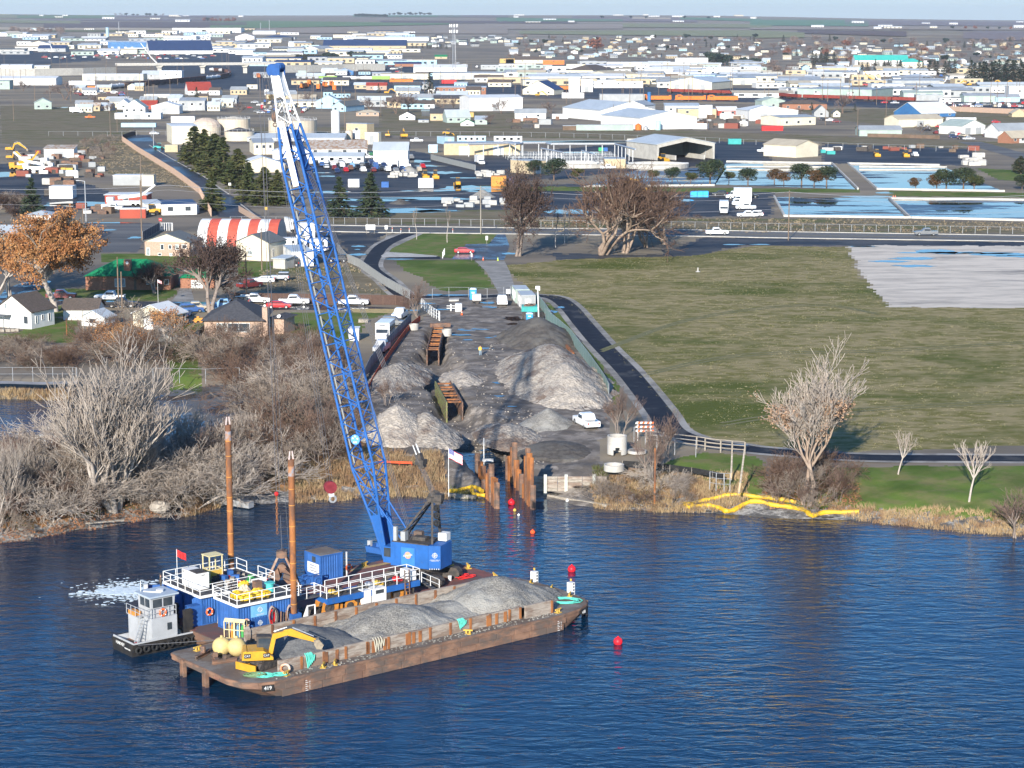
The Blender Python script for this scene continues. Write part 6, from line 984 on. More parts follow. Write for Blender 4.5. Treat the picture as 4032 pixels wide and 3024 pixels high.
# ---- the crane barge
cb=em('crane_barge',BW(0,0),BA,'crane barge with a red brown deck behind the gravel barge','barge')
OUT2=[(5.2,12.95),(38.2,12.95),(38.2,16),(37.9,27.0),(5.4,27.0),(5.0,20)]
ring_hull('hull',OUT2,1.3,.7,-.7,.05,cb,REDD,RUST)
for u in(36.9,34.2,30):cleat((u,26.2,1.3),cb,.3,1.2)
cleat((37.2,14.2,1.3),cb,1.2,1.5);cleat((37.6,19,1.3),cb,1.2,1.3)
m=MB();m.box(5.6,13.0,1.3,20,13.35,1.36);m.box(22,25.5,1.303,37,26,1.33);m.bd('deck_stripe',mt('ochre_stripe',(.42,.30,.13),(.3,.2,.1),2),cb)
def ctn(u,v,W,D,H,label,mat=CB2,z=1.3,name='shipping_container',door=None,roof=None,rz=0,world=None,frame=True):
 e=em(name,world if world is not None else BW(u,v,z),BA+rz if world is None else rz,label,'container');m=MB();m.box(.05,.05,.05,W-.05,D-.05,H-.05)
 k=.28
 for i in range(int((W-.3)/k)):x=.2+i*k;m.psm([(x,.05),(x+.05,.0),(x+.14,.0),(x+.19,.05)],.12,H-.12,'z');m.psm([(x,D-.05),(x+.19,D-.05),(x+.14,D),(x+.05,D)],.12,H-.12,'z')
 for i in range(int((D-.3)/k)):y=.2+i*k;m.psm([(.05,y+.19),(0,y+.14),(0,y+.05),(.05,y)],.12,H-.12,'z');m.psm([(W-.05,y),(W,y+.05),(W,y+.14),(W-.05,y+.19)],.12,H-.12,'z')
 m.bd('corrugated_shell',mat,e);m=MB()
 for x in(0,W):
  for y in(0,D):m.bar((x,y,0),(x,y,H),.14)
 for z_ in(.06,H-.06):m.bar((0,0,z_),(W,0,z_),.13);m.bar((0,D,z_),(W,D,z_),.13);m.bar((0,0,z_),(0,D,z_),.13);m.bar((W,0,z_),(W,D,z_),.13)
 m.bd('frame',mat,e)
 MB().box(-.02,-.02,H,W+.02,D+.02,H+.04).bd('roof',roof or mat,e)
 return e
def rlg(parent,P,h=1.05,step=1.3,mat=WR,closed=False,r=.035):
 """white tube railing: rails in one part, every post its own"""
 P=[V3(p)for p in P];m=MB()
 for a,b in zip(P,P[1:]):
  for k in(.5,1.0):m.tube(a+V3((0,0,h*k)),b+V3((0,0,h*k)),r,n=6)
 rl=m.bd('railing',mat,parent);pm=bpy.data.meshes.get('rail_post_%d'%int(h*100))
 if not pm:q=MB();q.tube((0,0,0),(0,0,h),r*1.15,n=6);pm=q.mesh('rail_post_%d'%int(h*100),mat)
 for a,b in zip(P,P[1:]):
  n=max(1,round((b-a).length/step))
  for i in range(n+1 if b is P[-1]and not closed else n):link('post',pm,rl,a.lerp(b,i/n))
 return rl
DECKG=mt('platform_deck',(.10,.10,.105),(.06,.06,.065),1.5,.8,dirt=.3)
def plt(e,x0,y0,x1,y1,z,rails):
 MB().box(x0,y0,z-.12,x1,y1,z).bd('platform',DECKG,e);m=MB();m.box(x0-.03,y0-.03,z-.15,x1+.03,y0,z+.1);m.box(x0-.03,y1,z-.15,x1+.03,y1+.03,z+.1);m.box(x0-.03,y0,z-.15,x0,y1,z+.1);m.box(x1,y0,z-.15,x1+.03,y1,z+.1);m.bd('toe_board',WR,e)
 rlg(e,rails)
c1=ctn(7.6,13.7,5.9,3.4,2.55,'blue corrugated container with compass emblems and a railed roof nearest the gravel barge');plt(c1,-.3,-.3,6.2,3.7,2.75,[(6.2,-.3,2.75),(-.3,-.3,2.75),(-.3,3.7,2.75),(2.5,3.7,2.75)])
c2=ctn(6.6,18.4,7.2,6.0,2.55,'large blue deckhouse container carrying the white generator on its railed roof');plt(c2,-.3,-.3,7.6,6.3,2.75,[(7.6,2.5,2.75),(7.6,-.3,2.75),(-.3,-.3,2.75),(-.3,6.3,2.75),(7.6,6.3,2.75),(7.6,4.5,2.75)])
c3=ctn(23.4,24.2,2.5,2.7,2.55,'small blue container with a white sign standing alone by the clamshell bucket',roof=RUSTD)
m=MB();m.box(-.04,.3,.55,-.01,2.3,1.6);sg=m.bd('sign',WR,c3);text('Advanced\nAmerican\nConstruction',.27,mt('sign_navy',(.03,.07,.2)),sg,(-.05,1.3,1.08),(R(90),0,R(-90)),.004)
MB().box(-.03,.9,1.7,.0,1.5,2.25).bd('window',GLASS,c3)
EMB=mt('emblem_white',(.70,.76,.80),None,rough=.6)
def emblem(parent,loc,rz,s,mat=EMB,word=True):
 m=MB();
 for i in range(8):a=math.pi*i/4;l=s*(.5 if i%2==0 else.33);c_,s_=math.cos(a),math.sin(a);w_=s*.07;m.poly([(c_*l,0,s_*l),(-s_*w_,0,c_*w_),(s_*w_,0,-c_*w_)]);m.poly([(c_*l,0,s_*l),(s_*w_,0,-c_*w_),(-s_*w_,0,c_*w_)])
 m.torus((0,0,0),s*.30,s*.025,20,4,ax='y');o=m.bd('emblem',mat,parent,loc,rz)
 if word:text('ADVANCED AMERICAN\nCONSTRUCTION',s*.12,mat,o,(-.0,-.01,-s*.62),(R(90),0,0),.003)
MB().box(1.25,-.06,1.35,2.95,-.03,2.45).bd('banner',mt('banner_blue',(.16,.40,.66),(.13,.35,.6),2),c1);emblem(c1,(2.2,-.08,1.98),0,.75)
MB().box(1.5,-.06,.15,2.9,-.03,1.2).bd('banner',mt('banner_navy',(.02,.08,.26),None),c1);emblem(c1,(2.2,-.08,.75),0,.7)
def lfr(parent,loc,rz,mat=OLIFE,s=1):
 m=MB();m.torus((0,0,0),.30*s,.09*s,18,8,ax='y');o=m.bd('life_ring',mat,parent,loc,rz,smooth=True);q=MB()
 for i in range(4):a=math.pi/4+i*math.pi/2;q.cbox((.30*s*math.cos(a),0,.30*s*math.sin(a)),(.10,.2*s,.10));
 q.bd('band',WR,o);return o
def top_ring(p,rz,label,mat=OLIFE):o=lfr(None,p,rz,mat);tag(o,label,'life ring')
top_ring(BW(8.3,13.55,2.35),BA,'faded life ring hung on the blue container with the emblems',mt('faded_lifering',(.62,.48,.38)));top_ring(BW(7.3,18.2,2.5),BA,'orange life ring hung on the large blue deckhouse');top_ring(BW(26.6,24.0,2.2),BA,'orange life ring on the white post beside the small blue container')
m=MB();m.box(-.06,-.06,0,.06,.06,2.5);tag(m.bd('white_post',WR,None,BW(26.4,24.1,1.3),BA),'white post beside the small blue container','post')
for i,(x,s_,mm_,lb)in enumerate(((3.4,.55,mt('hose_grey',(.30,.24,.22)),'grey'),(3.6,.45,mt('hose_dark',(.07,.06,.06)),'dark'),(3.35,.35,REDP,'red'),(5.2,.42,mt('hose_grey',(.3,.24,.22)),'pale'))):
 m=MB()
 for k in range(3):m.torus((0,-.06*k,-.05*k),s_+.03*k,.045,18,5,ax='y')
 for v_ in range(len(m.v)):a_=m.v[v_];m.v[v_]=(a_[0]*.62,a_[1],a_[2]*1.5)
 o=m.bd('hose_coil',mm_,None,BW(7.6+x,13.55-.1*(i%2),2.55),BA);tag(o,f'{lb} hose coil hanging on the blue container with the emblems','hose')
for i in range(5):m=MB();m.tube((0,0,0),(.05,-.02,1.3+.12*(i%2)),.07);tag(m.bd('steel_roll',RUST if i%2 else DK,None,BW(11.6+i*.28,13.5,1.32),BA),'rusty steel tube leaning on the blue container','steel tube','tubes leaning on the container')
e=em('bottle_rack',BW(6.1,13.7,1.3),R(-16),'cream steel rack of gas bottles at the corner of the crane barge','gas bottle rack')
e.scale=(.8,.8,.82)
for k in range(2):
 x0=k*1.25;m=MB()
 for x in(x0,x0+.6,x0+1.15):m.bar((x,0,0),(x,0,1.9),.09);m.bar((x,.7,0),(x,.7,1.9),.09);m.bar((x,0,1.9),(x,.35,2.15),.08);m.bar((x,.7,1.9),(x,.35,2.15),.08)
 for z in(.05,1.0,1.9):m.bar((x0,0,z),(x0+1.15,0,z),.08)
 m.poly([(x0,0,1.93),(x0+1.15,0,1.93),(x0+1.15,.35,2.18),(x0,.35,2.18)]);m.bd('rack_frame',PYEL,e)
 for i,(mm_)in enumerate(((DK,ORNG)if k==0 else(mt('bottle_blue',(.12,.25,.4)),mt('bottle_green',(.06,.32,.08))))):
  for j in range(2):m=MB();m.tube((x0+.3+.55*i,.2+.3*j,.05),(x0+.3+.55*i,.2+.3*j,1.35),.16,n=10);m.tube((x0+.3+.55*i,.2+.3*j,1.35),(x0+.3+.55*i,.2+.3*j,1.55),.15,.05,n=10);m.bd('gas_bottle',mm_,e)
for i in range(5):m=MB();m.bar((0,0,0),(.1+.06*i,-.15,2.1-.1*i),.12,.05);tag(m.bd('board',GREYW,None,BW(8.0+.22*i,18.0,1.32),BA),'weathered board leaning on the large blue deckhouse','board','boards leaning on the deckhouse')
m=MB();m.box(-.7,-.2,0,.7,.2,.4);tag(m.bd('timber_block',GREYW,None,BW(8.6,17.2,1.31),BA),'weathered timber block below the leaning boards','timber')
m=MB();m.box(0,-.9,0,1.7,0,1.9);m.box(.03,-.93,.9,1.67,-.9,1.0);tag(m.bd('water_tank',CB2,None,BW(5.35,19.3,1.31),BA),'rounded blue tank at the end of the crane barge','tank')
m=MB();m.box(0,0,0,1.3,2.2,2.2);m.box(-.05,.2,.3,0,2,2.0);tag(m.bd('blue_locker',CB2,None,BW(5.2,21.6,1.31),BA),'blue steel locker behind the tug wheelhouse','locker')
Z2=4.05
def on2(u,v):return BW(6.6+u,18.4+v,Z2+.01)
def on1(u,v):return BW(7.6+u,13.7+v,Z2+.01)
g=em('generator',on2(.35,1.4),BA-.02,'white boxy generator on the railed roof of the deckhouse','generator')
MB().box(0,0,.12,1.3,2.7,1.65).bd('housing',WALL['W'],g);MB().box(.1,.1,1.65,1.2,1.5,1.72).bd('roof_panel',DK,g);MB().box(-.05,-.05,0,1.35,2.75,.12).bd('skid',DK,g)
text('CAT',.22,TUGB,g,(.65,-.02,1.45),(R(90),0,0),.004);text('CAT',.22,TUGB,g,(-.02,2.4,1.45),(R(90),0,R(-90)),.004)
for k in range(3):MB().box(-.02,.2+k*.8,.25,0,.85+k*.8,1.3).bd('panel',WALL['W'],g)
e=em('man_basket',on2(3.4,4.2),BA,'pale yellow man basket with a roof behind the generator','man basket')
m=MB()
for x in(0,1.35):
 for y in(0,1.2):m.bar((x,y,0),(x,y,2.2),.09)
for z in(.1,.9):m.bar((0,0,z),(1.35,0,z),.07);m.bar((0,1.2,z),(1.35,1.2,z),.07);m.bar((0,0,z),(0,1.2,z),.07);m.bar((1.35,0,z),(1.35,1.2,z),.07)
m.bd('cage',PYEL,e);MB().box(-.1,-.1,2.2,1.45,1.3,2.27).bd('roof',PYEL,e);m=MB();m.box(.03,.0,.1,1.32,.03,.85);m.box(0,.03,.1,.03,1.17,.85);m.box(0,0,.03,1.35,1.2,.08);m.bd('side_panel',YEL,e)
def flag(p,h,w,hh,mat,label,rz=0,stars=False,sag=.35,pole=WR,us=False):
 e=em('flag',p,rz,label,'flag');MB().tube((0,0,0),(0,0,h),.035,.025,n=6).bd('flagpole',pole,e)
 n,k=10,7 if us else 3;V=[]
 for i in range(n+1):
  for j in range(k+1):x=w*i/n;V.append((x*.86,.12*math.sin(i*.9)*(i/n),h-.05-hh*j/k-sag*w*(i/n)**1.2))
 ms=[[(i*(k+1)+j,(i+1)*(k+1)+j,(i+1)*(k+1)+j+1,i*(k+1)+j+1)for i in range(n)]for j in range(k)]
 if us:
  for j in range(k):
   for f_ in(0,1):pass
  VV=[]
  for i in range(n+1):
   for j in range(14):x=w*i/n;VV.append((x*.86,.12*math.sin(i*.9)*(i/n),h-.05-hh*j/13-sag*w*(i/n)**1.2))
  m=MB();RW=mt('flag_red',(.55,.04,.06),None,rough=.8),mt('flag_white',(.78,.77,.76),None,rough=.8),mt('flag_blue',(.03,.05,.22),None,rough=.8)
  for j in range(13):
   for i in range(n):m.add([VV[i*14+j],VV[(i+1)*14+j],VV[(i+1)*14+j+1],VV[i*14+j+1]],[(0,1,2,3)],2 if(i<4 and j<7)else(0 if j%2==0 else 1))
  c=m.bd('cloth',RW,e);q=MB()
  for r_ in range(5):
   for t_ in range(6):i=.35+t_*.6;j=.7+r_*1.35;x=w*i/n;y=.12*math.sin(i*.9)*(i/n);z=h-.05-hh*j/13-sag*w*(i/n)**1.2;q.cbox((x*.86,y,z),(.035,.05,.035))
  q.bd('stars',RW[1],c)
 else:
  m=MB();m.v=V;m.f=[f for r_ in ms for f in r_];m.m=[0]*len(m.f);m.bd('cloth',mat,e)
 return e
flag(on2(.2,4.6),3.4,1.05,.65,REDP,'red flag with a white edge on a thin pole at the deckhouse',R(-15))
for i in range(26):
 u,v=rr.uniform(2.4,7.1),rr.uniform(.2,5.6);s_=rr.uniform(.2,.5);mm_,nm=rr.choice(((DK,'dark'),(CB2,'blue'),(RUST,'rusty'),(mt('bottle_green',(.06,.32,.08)),'green'),(REDP,'red'),(GREYW,'wooden')));m=MB();m.cbox((0,0,s_*.5),(s_*1.6,s_,s_),rz=rr.random()*3)
 if nm in('dark',):m.tube((0,0,s_),(s_,0,s_*1.3),s_*.2)
 tag(m.bd('tool_crate',mm_,None,on2(u,v),BA),f'{nm} crate among the gear on the deckhouse roof','crate','gear on the deckhouse roof')
for k,(u,v,a,mm_,lb)in enumerate(((1.0,1.9,.9,TARP,'heap of yellow boom bags at the left of the container roof'),(1.5,.9,1.0,TARP,'crumpled yellow boom bag at the front of the container roof'),(2.6,1.1,1.1,TARP,'long folded yellow boom bag on the container roof'),(2.1,2.4,.8,mt('pale_sack',(.62,.50,.38),(.55,.42,.3),2),'pale plastic covered pallet on the container roof'),(2.5,3.1,.7,TARP,'yellow bags on top of the pallet'),(3.3,.6,.7,TARP,'small yellow bag near the railing'))):
 n=14;m=MB();m.ball((0,0,.3),.62*a,n,9,sq=(1.25,.85,.75 if k!=3 else 1.3));q=random.Random(k)
 m.v=[(x*(1+q.uniform(-.18,.18)),y*(1+q.uniform(-.18,.18)),max(0,z*(1+q.uniform(-.15,.15))))for x,y,z in m.v];tag(m.bd('boom_bag',mm_,None,on1(u,v)+V3((0,0,.5 if k==4 else 0)),BA),lb,'bag','yellow bags on the container roof')
m=MB();m.tube((0,0,.0),(0,0,.75),.36,n=16);m.tube((0,0,.75),(0,0,.82),.5,n=16);m.tube((0,0,0),(0,0,.07),.5,n=16);tag(m.bd('rope_drum',mt('teal_drum',(.08,.45,.42),None),None,on1(4.7,2.2)),'teal rope drum with a white flange on the container roof','drum')
m=MB();m.box(0,0,0,1.6,.08,1.0);tag(m.bd('splash_guard',WALL['W'],None,on1(3.6,3.5),BA),'white panel at the back of the container roof','panel');m=MB();m.box(0,0,0,.7,.6,1.0);tag(m.bd('brown_box',RUST,None,on1(3.4,2.5),BA),'brown upright box on the container roof','box')
wk=em('walkway',BW(16.9,13.5,0),BA,'long blue raised walkway with white railings in front of the crane','walkway');WL=10.6
m=MB();m.box(0,-.08,2.45,WL,.08,3.0);m.box(0,2.0,2.45,WL,2.16,3.0);m.box(0,.08,2.5,.15,2.0,2.95);m.box(WL-.15,.08,2.5,WL,2.0,2.95);m.bd('side_beam',CB1,wk);MB().box(0,.09,2.9,WL,1.99,2.97).bd('deck_grating',DECKG,wk)
rlg(wk,[(WL,.0,3.0),(0,0,3.0),(0,2.08,3.0)],1.1);rlg(wk,[(1.2,2.08,3.0),(WL,2.08,3.0),(WL,.0,3.0)],1.1)
for x in(.5,3.6,7,10):m=MB();m.bar((x,.3,1.3),(x,.3,2.45),.18);m.bar((x,1.8,1.3),(x,1.8,2.45),.18);m.bd('support_leg',DK,wk)
MB().box(WL-.9,.3,3.0,WL-.2,1.9,3.9).bd('locker',WALL['W'],wk)
for x,c_ in((1.3,YEL),(2.2,DK),(4.6,DK),(5.4,STEEL),(6.4,YEL),(7.3,DK),(8.6,REDP)):m=MB();m.ball((x,1.1,3.25),.35,8,6,sq=(1.2,1,.8));m.torus((x+.3,.9,3.1),.3,.06,10,5);m.bd('coiled_gear',c_,wk)
ld=em('ladder',BW(25.6,13.2,1.3),BA,'steel ladder from the deck to the end of the walkway','ladder');m=MB();m.bar((0,0,0),(0,.1,3.0),.08);m.bar((.5,0,0),(.5,.1,3.0),.08);m.bd('stile',RUST,ld)
for i in range(9):MB().tube((0,.03,.3+i*.3),(.5,.03,.3+i*.3),.03,n=6).bd('rung',RUST,ld)
gw=em('gangway',BW(13.2,14.6,0),BA,'short white railed gangway from the container roof to the walkway','gangway');MB().box(.7,0,3.0,3.8,1,3.08).bd('deck',DECKG,gw);rlg(gw,[(.7,0,3.05),(3.8,0,3.05)]);rlg(gw,[(.7,1,3.05),(3.8,1,3.05)])
def winch(u,v,mat,label,s=1,rz=0,kind=0):
 e=em('winch',BW(u,v,1.31),BA+rz,label,'winch');e.scale=(s,s,s);m=MB();m.psm([(-.9,0),(.9,0),(1.0,.9),(.5,1.3),(-.6,1.2)],-.08,.0,'y');m.psm([(-.9,0),(.9,0),(1.0,.9),(.5,1.3),(-.6,1.2)],1.1,1.18,'y');m.bd('side_plate',mat,e)
 m=MB();m.tube((0,0,.65),(0,1.1,.65),.34,n=16);m.tube((0,-.12,.65),(0,-.06,.65),.5,n=18);m.tube((0,.02,.65),(0,.08,.65),.55,n=18);m.bd('drum',DK,e);MB().box(1.0,.2,0,1.6,.9,.7).bd('gearbox',mat,e)
winch(17.4,13.9,ORNG,'orange winch under the left part of the walkway',1.05);winch(19.6,13.7,ORNG,'flat orange winch guard beside the white cabinet',.8)
winch(25.2,14.2,ORNG,'orange engine winch right of the white cabinet',.9);winch(23.9,14.6,ORNG,'rusty orange winch drums under the right part of the walkway',.8,.2)
e=em('cabinet',BW(21.0,13.4,1.31),BA,'white control cabinet with a dark window under the walkway','cabinet');m=MB();m.box(0,0,0,.8,1,1.75);m.box(.95,-.05,0,2.5,1.1,1.75);m.bd('body',WALL['W'],e);MB().box(1.3,-.08,1.25,2.2,-.05,1.6).bd('window',GLASS,e)
m=MB();m.box(0,0,0,.9,.8,1.3);m.box(.1,-.05,.2,.8,0,1.1);tag(m.bd('engine_block',DK,None,BW(23.2,13.5,1.31),BA),'black engine beside the white cabinet','engine')
m=MB();m.psm([(0,0),(.75,0),(.75,1.6)],0,.1,'y');tag(m.bd('white_gusset',WALL['W'],None,BW(13.8,13.1,1.31),BA),'white triangular bracket beside the shorter rusty pipe','bracket')
m=MB();m.path([V3((0,0,0)),V3((0,0,1.5)),V3((.8,0,1.5)),V3((.8,0,.2))],.07,8);tag(m.bd('white_pipe',WR,None,BW(14.6,13.2,1.31),BA),'bent white pipe beside the triangular bracket','pipe')
for i in range(16):
 u,v=rr.choice(((rr.uniform(14.2,16.6),rr.uniform(14,18)),(rr.uniform(17,27),rr.uniform(14.8,16.5))));s_=rr.uniform(.3,.8);mm_,nm=rr.choice(((DK,'black'),(CB2,'blue'),(DK,'dark')));m=MB();m.cbox((0,0,s_*.5),(s_*1.5,s_,s_));m.tube((0,0,s_*.5),(s_,.1,s_*.9),s_*.25);tag(m.bd('pump_unit',mm_,None,BW(u,v,1.31),BA+rr.random()),f'{nm} pump unit among the deck machinery','pump','deck machinery')
for i,(u,v,s_,lb)in enumerate(((21.3,23.9,.5,'blue machine beside the small blue container'),(22.2,23.4,.6,'blue framed pump before the small blue container'))):m=MB();m.cbox((0,0,.5),(1.0,.8,.8));m.bar((-.5,-.4,0),(-.5,-.4,1.2),.07);m.bar((.5,-.4,0),(.5,-.4,1.2),.07);m.bar((-.5,-.4,1.2),(.5,-.4,1.2),.07);m.torus((0,-.45,.5),.3,.05,12,5,ax='y');tag(m.bd('deck_pump',CB2,None,BW(u,v,1.31),BA),lb,'pump')
for i in range(7):m=MB();m.torus((0,0,.06+.02*i),.35+.07*(i%3),.04,14,5);tag(m.bd('air_hose',REDP,None,BW(34.6+.45*(i%4),16.2+.5*(i//4),1.31)),'coil of red hose on the right deck of the crane barge','hose','red hoses on the crane barge')
m=MB();m.tube((0,0,.2),(4.2,.2,.2),.14,n=10);tag(m.bd('white_pipe',WR,None,BW(31.6,13.4,1.33),BA),'long white pipe lying at the edge of the crane barge','pipe')
m=MB();m.path([V3((0,0,0)),V3((0,0,1.0)),V3((.5,0,1.15))],.08,8);tag(m.bd('vent_pipe',YEL,None,BW(34.2,17.6,1.31),BA),'bent yellow vent pipe behind the crane','pipe');m=MB();m.tube((0,0,0),(0,0,.5),.16,.2);tag(m.bd('bucket',WALL['W'],None,BW(33.3,16.4,1.31)),'white bucket beside the crane tracks','bucket')
st=em('stair',BW(27.8,13.6,0),BA,'white railed steps at the right end of the walkway','stair');m=MB();[m.box(i*.42,0,2.7-i*.28,i*.42+.4,1.2,2.76-i*.28)for i in range(5)];m.bd('step',DECKG,st);rlg(st,[(0,0,2.7),(2.1,0,1.6)],1.0)
def spud(u,v,ztop,label):
 e=em('spud',BW(u,v,0),BA,label,'spud pile','spuds of the crane barge');r=.29;m=MB();n=18
 m.tube((0,0,-4),(0,0,ztop),r,n=n);m.bd('pipe',RUSTO,e);z=3.2;k=0
 while z<ztop-.8:q=MB();q.tube((0,0,z),(0,0,z+.07),r+.015,n=n);q.bd('weld_band',mt('weld_bright',(.55,.26,.07),(.45,.2,.05),3),e);z+=rr.uniform(1.2,2.3)
 q=MB();q.tube((0,0,ztop-1.5),(0,0,ztop-.6),r+.02,n=n);q.bd('painted_band',mt('faded_blue_band',(.22,.27,.33),(.35,.17,.08),2),e)
 q=MB();[q.bar((s*.22,0,ztop),(s*.12,0,ztop+.75),.09)for s in(-1,1)];q.bd('lifting_ear',mt('ear_pink',(.62,.5,.46),None),e)
 m=MB();m.box(-.5,-.5,1.3,.5,-.36,2.4);m.box(-.5,.36,1.3,.5,.5,2.4);m.box(-.5,-.36,1.3,-.36,.36,2.4);m.box(.36,-.36,1.3,.5,.36,2.4);m.bd('spud_well',CB2,e)
spud(14.2,25.7,17.8,'taller rusty steel spud pipe rising behind the deckhouse');spud(13.25,13.4,16.6,'shorter rusty steel spud pipe rising from the barge edge')
e=em('clamshell_bucket',BW(19.6,25.2,1.3),BA-R(39),'rusty clamshell grab standing open on the deck','clamshell bucket')
for s in(-1,1):
 MB().psm([(s*.1,.9),(s*1.0,.0),(s*1.55,.05),(s*1.3,.9),(s*.35,1.9)],-.75,.75,'y').bd('jaw',RUST,e);m=MB();m.bar((s*1.7,-.5,.1),(s*.35,-.3,3.0),.2);m.bar((s*1.7,.5,.1),(s*.35,.3,3.0),.2);m.bd('arm',mt('pale_rust',(.36,.26,.20),(.25,.14,.09),2),e)
m=MB();m.box(-.5,-.45,2.9,.5,.45,3.5);m.tube((0,-.5,3.2),(0,.5,3.2),.4,n=12);m.tube((0,-.4,1.8),(0,.4,1.8),.45,n=12);m.bd('head',RUST,e)
# ---- the crane
CR=em('crawler_crane',BW(31.6,18.5,1.3),R(155),'tall blue lattice boom crane on the barge','crane')
for s in(-1,1):
 m=MB();m.psm([(-3.2,.35),(-2.8,.02),(2.8,.02),(3.2,.35),(3.2,.75),(2.8,1.1),(-2.8,1.1),(-3.2,.75)],s*1.9-.4,s*1.9+.4,'y');o=m.bd('track',DK,CR)
m=MB();m.box(-1.4,-1.6,.3,1.4,1.6,1.1);m.tube((0,0,1.1),(0,0,1.55),1.3,n=20);m.bd('undercarriage',DK,CR)
HP=[(-2.55,1.2),(-1.5,1.65),(1.2,1.65),(2.7,1.65),(2.7,-1.65),(-1.5,-1.65),(-2.55,-1.2)]
m=MB();q=[(x,y)for x,y in HP];m.psm(q[::-1],1.55,3.9,'z');m.bd('machine_house',CB1,CR)
MB().box(.0,1.66,1.75,1.5,1.72,3.5).bd('door',mt('crane_blue_light',(.05,.20,.50),(.04,.16,.42),1,.45,obj=True),CR);m=MB();m.box(-1.45,1.66,1.6,-1.38,1.70,3.88);m.box(2.2,1.66,2.2,2.5,1.7,3.5);m.box(.3,1.67,1.58,1.4,1.74,1.75);m.bd('seam',CB1,CR)
m=MB();m.tube((0,1.73,0),(0,1.76,0),.34,n=24);o=m.bd('emblem',mt('oval_orange',(.70,.30,.20),None),CR,(.75,0,2.75));text('Advanced',.26,WR,o,(0,1.78,0),(R(90),R(-14),R(180)),.004)
o=em('x',(0,0,0));bpy.data.objects.remove(o)
emblem(CR,(-2.05,1.455,2.95),R(180+23),.8,WR)
m=MB();[m.box(-2.5+i*.14,1.30-0,1.56,-2.43+i*.14,1.68,1.66)for i in range(0)];
for i in range(10):t=i/10;q=MB();q.cbox((-2.5+t,1.25+t*.44,1.6),(.06,.05,.12),rz=R(23));q.bd('hazard_stripe',WR if i%2 else TUGB,CR)
MB().box(-1.4,-1.5,3.9,2.6,1.6,3.98).bd('roof',DK,CR)
for x,y,a,b,c,mm_ in((-1.9,-.9,.9,.9,.75,WALL['W']),(.2,0,1.4,.9,.35,DK),(1.6,.8,.5,.7,.9,WALL['G']),(2.2,-.3,.6,.8,.6,DK),(.9,-.9,.9,.5,.6,RUST),(2.3,1.3,.35,.35,1.4,WALL['G'])):MB().cbox((x,y,3.98+c/2),(a,b,c)).bd('roof_unit',mm_,CR)
m=MB();m.box(2.4,.3,1.7,3.6,1.5,3.3);cb_=m.bd('operator_cab',CB1,CR);m=MB();m.box(2.7,1.52,2.3,3.5,1.54,3.2);m.box(3.61,.4,2.2,3.63,1.4,3.2);m.bd('window',GLASS,cb_)
FT_=V3((3.6,0,1.75));TP=V3((15.6,0,49.0));AX=(TP-FT_).normalized();BL_=(TP-FT_).length;SY_=V3((0,1,0));TX=AX.cross(SY_).normalized()
bar_me=MB();bar_me.tube((0,0,-.5),(0,0,.5),.5,n=6);bar_me=bar_me.mesh('brace',CB1)
bar_w=MB();bar_w.tube((0,0,-.5),(0,0,.5),.5,n=6);bar_w=bar_w.mesh('brace_white',WR)
def strut(a,b,w_,parent,me=None,name='brace'):
 d=b-a;o=link(name,me or bar_me,parent,(a+b)/2);o.rotation_mode='QUATERNION';o.rotation_quaternion=d.to_track_quat('Z','Y');o.scale=(w_,w_,d.length);return o
def sect(t):
 """half width (side) and half depth at distance t from the foot"""
 pts_=[(0,.95,.16),(4.2,1.05,.45),(9.5,1.22,1.2),(40.0,1.15,1.1),(47.2,.5,.42),(BL_,.42,.38)]
 return np.interp(t,[p[0]for p in pts_],[p[1]for p in pts_]),np.interp(t,[p[0]for p in pts_],[p[2]for p in pts_])
def bp(t,i,j):hw_,hd=sect(t);return FT_+AX*t+SY_*hw_*i+TX*hd*j
m=MB();mw=MB()
nod=[4.2,9.5]+list(np.arange(11.4,39.5,1.9));nod=nod[:-1]+[39.0]
for i,j in((-1,-1),(1,-1),(1,1),(-1,1)):
 for a,b in zip([0,4.2,9.5,24,39,40],[4.2,9.5,24,39,40,43.6]):m.tube(bp(a,i,j),bp(b,i,j),.13,n=8)
 mw.tube(bp(43.6,i,j),bp(47,i,j),.10,n=8);mw.tube(bp(47,i,j),bp(BL_,i,j),.12,n=8)
BM=m.bd('boom',CB1,CR);mw.bd('boom_tip',WR,BM)
tt=[4.2,5.5,6.8,8.1]+list(np.arange(9.5,43.7,1.55))
for face in range(4):
 c=[((-1,-1),(1,-1)),((1,-1),(1,1)),((1,1),(-1,1)),((-1,1),(-1,-1))][face]
 for k,(a,b)in enumerate(zip(tt,tt[1:])):
  p_,q_=(c[0],c[1])if k%2 else(c[1],c[0]);strut(bp(a,*p_),bp(b,*q_),.12,BM)
  if k%2==0 or face in(0,2):strut(bp(a,*c[0]),bp(a,*c[1]),.10,BM)
 for k,(a,b)in enumerate(zip([43.6,44.8,46],[44.8,46,47])):p_,q_=(c[0],c[1])if k%2 else(c[1],c[0]);strut(bp(a,*p_),bp(b,*q_),.09,BM,bar_w)
m=MB();m.poly([bp(37,-.3,1),bp(37,.7,1),bp(43,.7,1),bp(43,-.3,1)]);m.bd('back_plate',mt('sheave_blue',(.03,.10,.30),(.025,.08,.24),2),BM)
for t_ in(14,21.5,29,36.5):
 m=MB()
 for i,j in((-1,-1),(1,-1),(1,1),(-1,1)):m.tube(bp(t_-.25,i,j),bp(t_+.25,i,j),.16,n=8)
 m.bd('pin_joint',CB1,BM)
m=MB()
for i in(-1,1):a_,b_,c_,d_=bp(0,i,-1),bp(0,i,1),bp(4.6,i,1),bp(4.6,i,-1);m.poly([a_,b_,c_,d_]);e_=SY_*.06;m.poly([p_+e_ for p_ in(d_,c_,b_,a_)])
